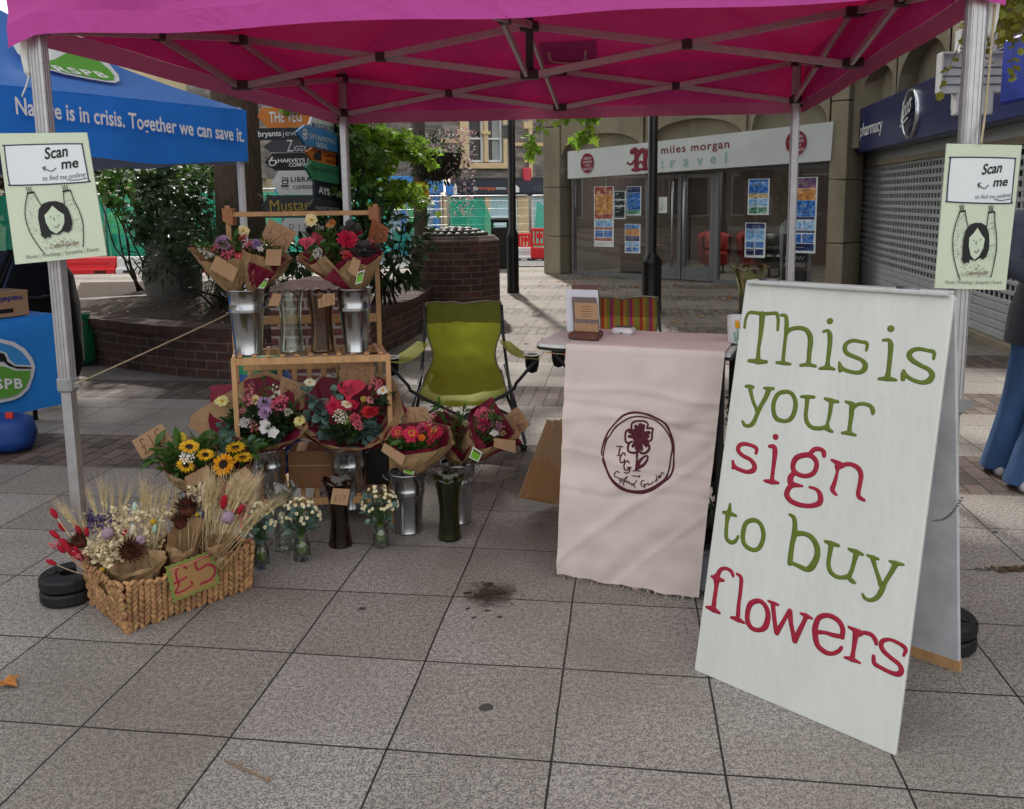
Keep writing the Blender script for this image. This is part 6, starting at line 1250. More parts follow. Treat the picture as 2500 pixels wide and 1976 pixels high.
em('emblem_ring', [([(780,178),(640,195),(530,235),(440,330),(330,480),(280,600),(240,740),(220,880),(245,1010),(310,1160),(400,1310),(520,1430),(650,1530),(820,1565),(980,1565),(1130,1520),(1280,1400),(1370,1310),(1415,1180),(1420,1000),(1405,780),(1360,600),(1250,370),(1100,280),(940,205)], (18,22,20,14,14,18,14,12,14,16,16,18,20,26,26,22,22,20,18,14,18,22,22,20,22), 1), ([(800,250),(660,265),(560,320),(440,410),(350,560),(295,650),(262,800),(250,930),(275,1040),(330,1180),(420,1310),(560,1430),(700,1530),(900,1545),(1060,1520),(1200,1440),(1310,1330),(1355,1140),(1370,950),(1385,800),(1350,640),(1260,480),(1140,360),(1000,280)], (14,14,14,16,12,16,12,12,14,18,20,20,20,22,24,20,20,14,14,16,14,14,14,12), 1)])
em('emblem_flower', [([(690,470),(690,380),(740,335),(830,322),(910,330),(960,380),(950,430)], 17), ([(700,480),(640,480),(600,520),(600,640),(620,700),(670,705),(720,680)], 18), ([(950,450),(1045,455),(1040,530),(1045,630),(1000,675),(940,660)], 18), ([(680,700),(655,770),(675,850),(760,872),(820,850),(840,800)], 22), ([(840,820),(880,870),(930,885),(990,845),(1015,780),(980,700),(960,680)], 22), ([(760,520),(830,570),(900,620),(830,640),(770,600)], (70,95,70,95,80)), ([(830,560),(835,400)], (60,6)), ([(820,560),(760,425)], (50,6)), ([(850,550),(885,410)], (50,6)), ([(780,560),(665,515)], (50,8)), ([(780,600),(660,598)], (40,8)), ([(880,560),(985,525)], (50,8)), ([(890,600),(985,590)], (40,6)), ([(880,620),(970,650)], (40,6)), ([(800,650),(740,760)], (40,8)), ([(820,660),(800,800)], (40,6)), ([(850,650),(890,810)], (40,8)), ([(870,640),(960,750)], (40,6)), ([(840,680),(820,880),(820,1000),(815,1175)], (30,20,18,20)), ([(770,1187),(820,1180),(885,1190)], 10), ([(835,1110),(860,1030),(920,955),(990,930),(985,1010),(930,1090),(870,1120),(838,1150)], (26,30,18,14,18,26,34,20))])
em('emblem_initials', [([(462,765),(520,760),(570,775)], 10), ([(525,765),(512,850),(505,915)], 13), ([(485,922),(530,915)], 8), ([(620,915),(605,880),(570,885),(540,950),(550,1020),(590,1035),(615,1010),(618,985)], 13), ([(700,1045),(675,1010),(640,1025),(620,1090),(640,1160),(680,1165),(710,1120)], 13), ([(680,1115),(745,1118)], 9), ([(725,1120),(710,1200),(680,1222),(630,1210)], 11)])
em('emblem_script', [([(545,1205),(510,1180),(465,1215),(465,1260),(500,1280)], 10), ([(500,1280),(525,1275),(540,1310),(555,1300),(580,1310),(560,1345),(590,1330),(610,1300)], 8), ([(565,1385),(610,1345),(660,1300),(690,1280),(650,1340),(620,1400),(640,1440)], 8), ([(640,1380),(680,1350),(680,1390),(720,1370),(720,1410),(750,1400)], 8), ([(840,1350),(800,1420),(760,1440),(770,1410),(800,1430),(820,1475)], 9), ([(760,1265),(790,1275),(800,1285),(830,1270),(850,1290),(890,1265),(870,1300)], 8), ([(960,1360),(920,1370),(915,1430),(950,1465),(990,1430),(960,1425)], 10), ([(990,1430),(980,1485)], 8), ([(1005,1430),(1030,1410),(1030,1450),(1060,1430),(1080,1440),(1100,1400),(1120,1410)], 8), ([(1165,1400),(1140,1390),(1170,1350),(1175,1390),(1150,1290)], 8), ([(1185,1330),(1215,1310),(1195,1295),(1190,1340),(1220,1335)], 8), ([(1230,1320),(1225,1260),(1250,1240),(1275,1265)], 8)])
# things on the counter
hs = thing('card_holder', 'dark wooden leaflet and card holder standing on the left of the counter', 'card holder', TPt(.05, .10, TZ)); ly = g(1390, 822, TZ).y
def CH(x, y, Y): return at(x, y, Y)
cu_ = (tu*.97+V3((0, 0, .0))).normalized(); hb_ = g(1392, 828, TZ+.006)
ct_ = V3((-tu.y, tu.x, 0)); lean = (UP*.93+ct_*.36-tu*.16).normalized()
def hp2(a, h, d): return hb_+tu*a+lean*h+ct_*d
def slab2(nm, a0, a1, h0, h1, d, th, mat, par): mb = MB(); mb.extrude([hp2(a0, h0, d), hp2(a1, h0, d), hp2(a1, h1, d), hp2(a0, h1, d)], -ct_*th); return mb.build(nm, mat, par)
mb = MB(); mb.box(hb_+tu*.055+UP*.014+ct_*.03, (.115, .10, .028), (tu, ct_, UP), .006); mb.build('base', WOODR, hs)
slab2('back_board', -.005, .105, .02, .215, .075, .006, WOODR, hs)
pp = slab2('paper_sheet', -.03, .105, .02, .195, .066, .003, M('white_paper', '#cfd3de', .7, var=.03), hs)
slab2('middle_board', .0, .10, .02, .165, .054, .005, M('grey_brown_wood', '#6a5a58', .5, var=.1), hs)
l1 = slab2('leaflet', .012, .107, .075, .143, .044, .003, KRAFT2, hs)
for k in range(5): 
    mb = MB(); w2 = (.04, .03, .05, .045, .035)[k]; a = hp2(.06-w2/2, .128-k*.010, .0405); stroke(mb, [a, a+tu*w2], .0012, -ct_, .0004); mb.build('lettering', M('brown_ink', '#6f4c30', .7), l1)
slab2('lower_board', .008, .11, .02, .075, .036, .004, M('grey_brown_wood', '#6a5a58', .5), hs)
for k, a in enumerate((.014, .063)):
    c_ = slab2('business_card', a, a+.047, .022, .062, .026-.002*k, .004, KRAFT2, hs); mb = MB(); q = hp2(a+.023, .044, .0215-.002*k); stroke(mb, [q+tu*.015*cos(t*pi/8)+lean*.015*sin(t*pi/8) for t in range(16)], .0007, -ct_, .0004, True, 1); stroke(mb, [q-lean*.008, q+lean*.006], .001, -ct_, .0004); mb.build('lettering', M('brown_ink', '#6f4c30', .7), c_)
slab2('front_lip', -.002, .116, .0, .026, .004, .008, WOODR, hs)
cr = g(1522, 818, TZ); rd_ = thing('card_reader', 'white card payment reader lying on the pink cloth', 'card reader', cr); mb = MB(); mb.box(cr+UP*.018, (.088, .075, .026), tax, .009); mb.smooth = True; cb_ = mb.build('body', M('glossy_white', '#dfe3ea', .25, var=.02), rd_); mb = MB(); mb.box(cr+UP*.0325+tv*.012, (.07, .03, .003), tax); mb.build('screen', M('screen_dark', '#2a2c33', .2), cb_); mb = MB(); mb.box(cr+UP*.014-tv*.0385, (.010, .003, .004), tax); mb.build('port', BLACK, cb_)
mg = at(1800, 856, 3.12); mg.z = TZ+.002; mug = thing('painted_mug', 'white mug painted with a yellow tulip at the right end of the counter', 'mug', mg); mb = MB(); mb.smooth = True; mb.lathe([(.01, .003), (.033, .003), (.036, .008), (.040, .10), (.0405, .104), (.038, .104), (.034, .012), (.005, .010)], mg, 24); mb.build('cup', M('glazed_white', '#dcdfe4', .2, var=.02), mug)
def mugp(a, z, d=.0405): return mg+V3((sin(a)*d, -cos(a)*d, z))
for nm, col, sts in (('tulip', '#e2a21c', [([(-.35, .085), (-.30, .068)], (.008, .010))]), ('tulip', '#6a5ca8', [([(.35, .06), (.36, .048)], (.004, .006))]), ('leaves', '#7fae92', [([(-.3, .06), (-.28, .02)], (.002, .002)), ([(-.6, .045), (-.45, .015)], (.003, .006)), ([(.02, .045), (-.12, .012)], (.003, .006)), ([(.35, .045), (.25, .012)], (.002, .005))])):
    mb = MB(); mb.smooth = True
    for ps, r in sts: stroke(mb, [mugp(a, z, .0395) for a, z in ps], r, V3((sin(ps[0][0]), -cos(ps[0][0]), 0)), .0015)
    mb.build(nm, M('glaze_'+col, col, .25), mug)
# plant, white box under the counter
pt_ = thing('potted_plant', 'small leafy plant in a pot on the black shelf at the right of the cloth', 'plant', TPt(tw_-.05, .16, .45)); q = TPt(tw_-.06, .16, .452); mb = MB(); mb.smooth = True; mb.lathe([(.035, 0), (.05, .09), (.052, .095), (.046, .09)], q, 16, cap0=True); mb.build('pot', M('dark_pot', '#3a2f28', .8), pt_); mb = MB(); foliage(mb, q+V3((.02, -.02, .19)), (.10, .09, .11), 60, .05, 'oval'); mb.build('leaves', LEAFD, pt_)
pt2 = thing('potted_plant', 'low trailing plant on the bottom black shelf beside the cloth', 'plant', TPt(tw_-.08, .2, .21)); q = TPt(tw_-.09, .2, .212); mb = MB(); mb.smooth = True; mb.lathe([(.04, 0), (.055, .07), (.05, .07)], q, 16, cap0=True); mb.build('pot', M('dark_pot', '#3a2f28', .8), pt2); mb = MB(); foliage(mb, q+V3((.03, 0, .11)), (.11, .1, .05), 50, .045, 'oval'); mb.build('leaves', LEAFD, pt2)
wb = TPt(tw_-.06, .2, 0); t = thing('storage_box', 'white plastic storage box on the ground between cloth and sign', 'box', wb); mb = MB(); mb.box(wb+UP*.08, (.26, .3, .155), tax, .012); mb.build('tub', M('milky_plastic', '#c9cfd8', .35, trans=.3), t); mb = MB(); mb.box(wb+UP*.167, (.275, .315, .018), tax, .006); mb.build('lid', M('milky_plastic', '#c9cfd8', .35), t)
# paper bags leaning at the left of the counter
for k in range(3):
    b0 = g(1352+k*9, 1236-k*3)+V3((.012*k, .0, 0)); t = thing('paper_bag', ('folded brown paper bag with handles leaning on the counter, nearest of three', 'middle folded brown paper bag leaning on the counter', 'rearmost folded brown paper bag leaning on the counter')[k], 'paper bag', b0, 0, 'folded paper bags beside the counter')
    ax_ = V3((.35, .03, .94)).normalized(); bx_ = V3((-.78, -.40, .3)).normalized(); bx_ = (bx_-ax_*bx_.dot(ax_)).normalized(); nn = bx_.cross(ax_).normalized()
    if nn.y > 0: nn = -nn
    o_b = b0+UP*.01-nn*.012*(k == 0)
    def Q(a, h, d=0): return o_b+bx_*a+ax_*h+nn*d
    mb = MB(); mb.extrude([Q(0, 0), Q(.20, .0), Q(.20, .40), Q(0, .40)], nn*.010); body = mb.build('bag_body', KRAFT2, t)
    mb = MB(); mb.extrude([Q(.0, .0, .0105), Q(.20, .0, .0105), Q(.20, .2, .0105), Q(.10, .14, .0105), Q(0, .2, .0105)], nn*.003); mb.build('folded_base', M('kraft_fold', '#a87d55', .8, var=.08), body)
    mb = MB(); 
    for a in (.06, .12): mb.tube([Q(a, .34, .012), Q(a, .42, .012)], .004, 5)
    mb.tube([Q(.06, .42, .012), Q(.12, .42, .012)], .004, 5); mb.build('handle', KRAFT2, t)
# ------------------------------------------------------------------ camping chairs
LIME = M('lime_canvas', '#98a42c', .7, var=.12, vs=7, bump=.35, bs=9, trans=.3); LIMED = M('lime_canvas_double', '#6f7a20', .75, var=.1, vs=7, bump=.3, bs=9, trans=.12)
def stripe_mat():
    m, nt, N, L, b = newmat('striped_canvas'); tc = N.new('ShaderNodeTexCoord'); sx = N.new('ShaderNodeSeparateXYZ'); L.new(tc.outputs['Object'], sx.inputs[0]); mm = N.new('ShaderNodeMath'); mm.operation = 'MULTIPLY_ADD'; mm.inputs[1].default_value = 7.6; mm.inputs[2].default_value = .2; L.new(sx.outputs[0], mm.inputs[0]); fr = N.new('ShaderNodeMath'); fr.operation = 'FRACT'; L.new(mm.outputs[0], fr.inputs[0])
    cr_ = N.new('ShaderNodeValToRGB'); e = cr_.color_ramp; e.interpolation = 'CONSTANT'; cs = [(0, '#8a8a3c'), (.18, '#a23a2c'), (.34, '#b08a35'), (.5, '#7d7f3a'), (.66, '#96306a'), (.8, '#b5622e'), (.9, '#8a8a3c')]
    while len(e.elements) < len(cs): e.elements.new(.5)
    for el, (p, c) in zip(e.elements, cs): el.position = p; el.color = lin(c)
    L.new(fr.outputs[0], cr_.inputs[0]); L.new(cr_.outputs[0], b.inputs['Base Color']); b.inputs['Roughness'].default_value = .75
    t = N.new('ShaderNodeBsdfTranslucent'); L.new(cr_.outputs[0], t.inputs[0]); ms = N.new('ShaderNodeMixShader'); ms.inputs[0].default_value = .3; L.new(b.outputs[0], ms.inputs[1]); L.new(t.outputs[0], ms.inputs[2]); L.new(ms.outputs[0], N['Material Output'].inputs[0]); return m
STRI = stripe_mat(); PIPE = M('grey_piping', '#6f7058', .7); MESHM = M('black_mesh', '#1a1a1c', .7, trans=.3)
def camp_chair(label, loc, rz, fab, fab2):
    t = thing('camping_chair', label, 'chair', loc, rz); mw = WM(t)
    def W_(p): return mw @ V3(p)
    pr0 = [(.40, .80, .25), (.39, .74, .252), (.375, .67, .25), (.35, .60, .24), (.315, .53, .215), (.28, .47, .205), (.24, .42, .215), (.18, .385, .235), (.08, .36, .25), (-.05, .345, .255), (-.18, .34, .26), (-.25, .335, .262), (-.285, .31, .25)]
    pr = [tuple(q) for q in smooth_pts(pr0, 3)]
    def cp(k, i):
        y, z, h = pr[k]; s = i/16-1; sag = (1-s*s); q = V3((s*h*(1 if k < 36 else .96), y+sag*.05*max(0, min(1, (24-k)/9)), z-sag*.045*max(0, min(1, (k-12)/9))+(0 if k else .012*abs(s)))); return W_(q+V3((0, .012*noise.noise(q*11), .010*noise.noise(q*12+V3((3, 1, 2))))))
    mb = MB(); mb.smooth = True; mb.grid([[cp(k, i) for i in range(33)] for k in range(6, 37)]); mb.build('seat_fabric', fab, t)
    mb = MB(); mb.smooth = True; mb.grid([[cp(k, i) for i in range(33)] for k in range(0, 7)]); mb.grid([[cp(k, i)+UP*.004 for i in range(33)] for k in range(0, 7)]); mb.build('head_band', fab2, t)
    mb = MB(); mb.smooth = True
    for i in (0, 32): mb.tube([cp(k, i) for k in range(37)], .006, 6)
    mb.tube([cp(0, i) for i in range(33)], .006, 6); mb.build('piping', PIPE, t)
    for s in (-1, 1):
        for nm, P in (('leg', [(s*.44, -.31, .545), (s*.32, -.29, .40), (s*.25, -.28, .33), (-s*.36, -.30, .015)]), ('leg', [(s*.255, .39, .79), (s*.27, .34, .5), (s*.33, .30, .015)]), ('leg', [(s*.26, -.26, .33), (s*.34, .28, .03)]), ('leg', [(s*.27, .30, .40), (s*.37, -.28, .03)]), ('leg', [(s*.25, .30, .36), (-s*.33, .32, .03)])):
            mb = MB(); mb.smooth = True; mb.tube([W_(p) for p in smooth_pts(P, 3)] if len(P) > 2 else [W_(p) for p in P], .010, 8); mb.build(nm, DKGREY, t)
        for f in ((s*.36, -.30, .012), (s*.33, .30, .012)): mb = MB(); mb.smooth = True; mb.ball(W_(f), (.022, .022, .016), 10, 6); mb.build('foot', BLACK, t)
        mb = MB(); mb.smooth = True; rows = []
        for i in range(9):
            v = i/8; y = .36-.70*v; x = s*(.27+.17*v); z = .555-.03*sin(pi*v); w2 = .04+.045*v; rows.append([W_((x-w2, y, z+.004)), W_((x-w2*.4, y, z)), W_((x+w2*.4, y, z-.004)), W_((x+w2, y, z-.012))])
        mb.grid(rows); arm = mb.build('armrest', fab, t)
        c = W_((s*.42, -.22, .556)); mb = MB(); mb.smooth = True; mb.tube([c+V3((cos(a)*.045, sin(a)*.045, .004)) for a in [2*pi*k/18 for k in range(18)]], .006, 6, closed=True); mb.build('cup_ring', WHITE, arm)
        mb = MB(); mb.smooth = True; mb.lathe([(.043, 0), (.041, -.06), (.03, -.10), (.005, -.11)], c, 14); mb.build('cup_net', MESHM, arm)
    return t
camp_chair('lime green folding camping chair with cup holders facing the square', V3((-.31, 5.20, 0)), radians(2), LIME, LIMED)
camp_chair('striped folding camping chair behind the counter', V3((.72, 5.35, 0)), radians(-4), STRI, STRI)
# ------------------------------------------------------------------ flower rack
RY0, RY1 = 3.70, 4.06
RX0, RX1 = -1.245, -.562
def RS(q): q = V3(q); return V3((q.x-(q.y-RY0)*.28, q.y+(q.x-RX0)*.085, q.z))
rk = thing('flower_rack', 'pine ladder rack with two slatted shelves and a top rail holding buckets and vases', 'rack', ((RX0+RX1)/2, (RY0+RY1)/2, 0))
def rod(nm, a, b, w=.02, h=.03, par=None): mb = MB(); mb.bar(RS(a), RS(b), w, h, UP, .002); return mb.build(nm, WOODM, par or rk)
ZU, ZL = .795, .135; YF = RY0+.02
for x in (RX0, RX1): rod('front_leg', (x, RY0, 0), (x, YF, ZU), .022, .03); rod('rear_leg', (x+(.01 if x == RX1 else -.01), RY1+.05, 0), (x, RY1-.07, 1.47), .022, .032)
for z, y0, y1, nm in ((ZU, YF, YF+.24, 'upper_shelf'), (ZL, RY0+.01, RY1-.01, 'lower_shelf')):
    f = rod(nm, (RX0-.01, y0, z-.018), (RX1+.01, y0, z-.018), .02, .032); rod('shelf_rail', (RX0-.01, y1, z-.018), (RX1+.01, y1, z-.018), .02, .032, f)
    for x in (RX0, RX1): rod('shelf_side', (x, y0, z-.02), (x, y1, z-.02), .018, .028, f)
    for k in range(11): x = RX0+.03+(RX1-RX0-.06)*k/10; rod('slat', (x, y0-.004, z+.0045), (x, y1+.004, z+.0045), .022, .009, f)
tr_ = rod('top_rail', (RX0+.015, RY1-.10, 1.43), (RX1-.03, RY1-.10, 1.43), .022, .022)
for x in (RX0, RX1-.015): mb = MB(); mb.extrude([RS(q) for q in ((x-.022, RY1-.12, 1.40), (x+.022, RY1-.12, 1.38), (x+.024, RY1-.12, 1.455), (x-.024, RY1-.12, 1.46))], V3((0, .06, 0))); mb.build('rail_bracket', M('rail_bracket_wood', '#a8724a', .5, var=.2, vs=8), rk)
rod('back_rail', (RX0, RY1-.03, .92), (RX1, RY1-.03, .92), .016, .04)
pn = rod('back_panel_rail', (RX0+.03, RY1-.02, .70), (RX1-.03, RY1-.02, .70), .016, .055)
for k in range(9): x = RX0+.06+(RX1-RX0-.12)*k/8; rod('back_panel_slat', (x, RY1-.02, .36), (x, RY1-.02, .672), .008, .0+.026, pn)
rod('back_panel_rail', (RX0+.03, RY1-.02, .34), (RX1-.03, RY1-.02, .34), .016, .035, pn)
# boxes stored low in the rack
c = V3(((RX0+RX1)/2+.02, RY1-.14, ZL+.010)); bx2 = thing('cardboard_box', 'long brown cardboard box lying on the lower shelf behind the lower buckets', 'box', c); mb = MB(); mb.box(c+UP*.09, (.36, .16, .18), None, .003); cb2 = mb.build('carton', M('brown_carton', '#8a6242', .8, var=.08), bx2); mb = MB(); mb.box(c+V3((0, -.0815, .11)), (.36, .002, .006)); mb.build('flap_edge', KRAFT2, cb2)
c = at(640, 930, 4.5); c.z = 0; t = thing('blue_holdall', 'dark blue and green bag stored behind the rack slats', 'bag', c); mb = MB(); mb.smooth = True; mb.lathe([(.14, 0), (.18, .06), (.18, .42), (.13, .58), (.05, .62)], c, 16, fn=lambda a, r, z, i: (r*(1+.15*noise.noise(V3((cos(a)*2, sin(a)*2, z*5)))), z), cap1=True); mb.build('bag_body', BB, t); mb = MB(); mb.smooth = True; mb.lathe([(.135, .56), (.12, .64), (.05, .68)], c, 14, cap1=True); mb.build('bag_top', GB, t)
c = V3((-.88, 4.42, 0)); t = thing('storage_box', 'pale plastic box standing behind the rack under the pier', 'box', c); mb = MB(); mb.box(c+UP*.26, (.34, .26, .52), None, .01); mb.build('tub', M('milky_plastic', '#c9cfd8', .35), t); mb = MB(); mb.box(c+UP*.53, (.36, .28, .02), None, .005); mb.build('lid', M('milky_plastic', '#c9cfd8', .35), t)
c = V3((-.68, 3.98, ZL+.010)); t = thing('black_crate', 'black crate standing on the right of the lower shelf', 'crate', c); mb = MB(); mb.box(c+UP*.13, (.17, .2, .26), None, .006); mb.build('crate_body', BLACK, t); mb = MB(); mb.box(c+UP*.262, (.18, .21, .014), None, .004); mb.build('rim', BLACK, t)
# ------------------------------------------------------------------ buckets and vases
def ear(c, a, z, r):
    e = V3((cos(a), sin(a), 0)); tn = V3((-e.y, e.x, 0)); return smooth_pts([c+e*r+UP*z+tn*.022, c+e*(r+.02)+UP*(z+.012)+tn*.018, c+e*(r+.03)+UP*(z+.022), c+e*(r+.02)+UP*(z+.012)-tn*.018, c+e*r+UP*z-tn*.022], 3)
def bucket(label, c, r1, r0, h, ang=0.0):
    t = thing('metal_bucket', label, 'bucket', c, 0, 'galvanised flower buckets'); mb = MB(); mb.smooth = True; zb = h*.70; rb = r0+(r1-r0)*.70
    rb0 = lambda z: r0+(r1-r0)*z/h
    pf = [(.002, .012), (r0*.93, .010), (r0*.97, 0), (r0+.002, .002), (r0+.002, .010), (r0, .014), (rb0(zb-.014), zb-.014), (rb0(zb)+.004, zb-.010), (rb0(zb), zb-.005), (rb0(zb)+.004, zb), (rb0(zb), zb+.006), (r1-.001, h-.006), (r1+.003, h-.004), (r1+.003, h), (r1-.002, h), (r1-.004, h-.01), (rb0(h*.3)-.004, h*.3), (.004, h*.29)]
    mb.lathe(pf, c, 36); b = mb.build('pail', GALV, t)
    for s in (0, pi): mb = MB(); mb.smooth = True; mb.tube(ear(c, ang+s, h-.035, r1-.004), .0025, 6); mb.build('handle', STEEL, t)
    return t
def cyl(px, py, Y): c = at(px, py, Y); return c
bu = {}
YU = 3.83
def bkt(key, label, xl, xr, ytop, xbl, xbr, ybot, Y, ang=0):
    cb = at((xbl+xbr)/2, ybot, Y); ct = at((xl+xr)/2, ytop, Y); k = pxm(Y); c = V3((ct.x*.5+cb.x*.5, Y, cb.z)); bu[key] = (c, ct); return bucket(label, c, (xr-xl)/2*k, (xbr-xbl)/2*k, ct.z-cb.z, ang)
bkt('tl', 'galvanised bucket on the left of the upper shelf', 554, 643, 706, 577, 642, 866, YU); bkt('tr', 'galvanised bucket on the right of the upper shelf', 823, 908, 703, 841, 896, 860, YU)
bkt('ll', 'galvanised bucket on the left of the lower shelf', 620, 703, 1092, 629, 690, 1236, 3.80, .2); bkt('lm', 'galvanised bucket in the middle of the lower shelf', 805, 896, 1088, 820, 885, 1238, 3.80, .1)
for key, lab, xl, xr, yt, xb0, xb1, yb in (('gf', 'galvanised bucket on the paving in front of the rack corner', 946, 1038, 1150, 964, 1031, 1303), ('gr', 'galvanised bucket on the paving behind the dark green vase', 1074, 1162, 1127, 1090, 1152, 1279)):
    q = g((xb0+xb1)/2, yb-6); Y = q.y; k = pxm(Y); c = V3((q.x, Y, 0)); ct = at((xl+xr)/2, yt, Y); bu[key] = (c, ct); bucket(lab, c, (xr-xl)/2*k, (xb1-xb0)/2*k, ct.z, .1)
q = g(470, 1330); bu['sf'] = (V3((q.x, 3.5, 0)), None); bucket('galvanised bucket under the sunflowers, mostly hidden by the wicker basket', V3((at(470, 1200, 3.5).x, 3.5, 0)), .085, .066, .24)
def vase(label, xt, yt, xb, yb, hwt, hww, hwb, Y, tint, floor=True, waist=.62, group='fluted glass vases', scal=8, zb=0):
    if floor: q = g(xb, yb-4); Y = q.y; c = V3((q.x, Y, 0))
    else: c = at(xb, yb, Y); c.z = zb
    k = pxm(Y); h = at(xt, yt, Y).z-c.z; t = thing('glass_vase', label, 'vase', c, 0, group); n = 64
    R = lambda v: k*(hwb+(hww-hwb)*min(1, v/.35)**.8 if v < .35 else hww+(hwt-hww)*max(0, (v-waist*.75)/(1-waist*.75))**1.7)
    def fn(a, r, z, i):
        v = z/h; fl = 1+.035*(1-v*.6)*abs(cos(a*12)); sc = .055*h*(abs(sin(a*scal/2))-.6)*max(0, (v-.9)/.1); return r*fl*(1+.06*max(0, (v-.9)/.1)*abs(sin(a*scal/2))), z+sc
    vs_ = [0, .02, .06, .12, .2, .3, .4, .5, .6, .7, .8, .88, .94, 1.0]; pf = [(.002, .008), (R(0)*.9, .004)]+[(R(v), v*h+.002) for v in vs_]+[(R(v)-.006, max(.02*h, v*h)) for v in vs_[::-1]]+[(.002, .02*h)]
    mb = MB(); mb.smooth = True; mb.lathe(pf, c, n, fn=fn); mb.build('vase_glass', pane_mat('vase_'+tint, tint, .02, .03, .8), t); return t, c, h
CLR, AMB, DGR, LGR = '#f4f8f4', '#cdb48e', '#a9b26c', '#dde0bc'
vase('clear fluted vase with a scalloped rim on the upper shelf', 714, 712, 714, 862, 33, 25, 30, YU-.02, CLR, False, zb=ZU+.009); vase('amber fluted vase with a scalloped rim on the upper shelf', 781, 712, 789, 862, 35, 26, 29, YU-.02, AMB, False, zb=ZU+.009)
vase('clear fluted vase with a wide scalloped top on the paving before the rack', 688, 1190, 693, 1343, 40, 20, 26, 0, CLR); vase('dark brown fluted vase with a price tag on the paving', 823, 1172, 832, 1334, 40, 22, 30, 0, '#ad8a66'); vase('dark green fluted vase on the paving right of the buckets', 1095, 1165, 1098, 1318, 39, 24, 30, 0, DGR)
vase('pale green fluted vase standing on the counter behind the painted sign', 1833, 652, 1826, 842, 44, 24, 28, 3.28, LGR, False, .75, 'fluted glass vases', 6, TZ+.002)
# ------------------------------------------------------------------ flowers
def pm2(c, tr=.38): q = lin(c); return M('petal_'+c.strip('#'), [min(.92, x*1.3+.015) for x in q[:3]], .55, var=.14, vs=40, isl=.16, trans=tr)
YC = M('flower_yellow_centre', '#c99a1c', .8, var=.2, vs=200); DKC = M('sunflower_disc', '#2c1a10', .9, var=.5, vs=300, bump=.6, bs=400)
TOC = lambda p: (CO-p).normalized()
def face_n(p, r, k=.5): return (TOC(p)*.8+UP*.55+rdir(r)*k).normalized()
def basis(n):
    u = n.orthogonal().normalized(); return u, n.cross(u)
def ring(mb, c, n, k, ln, tilt, sh, r, a0=0, fold=.15, droop=.2, rad=0):
    u, v = basis(n)
    for i in range(k):
        a = a0+2*pi*i/k+r.uniform(-.12, .12); d = u*cos(a)+v*sin(a); dd = (d*cos(tilt)+n*sin(tilt)).normalized(); leaf(mb, c+d*rad, dd, (n*cos(tilt)-d*sin(tilt)), ln*r.uniform(.88, 1.1), sh, fold, droop)
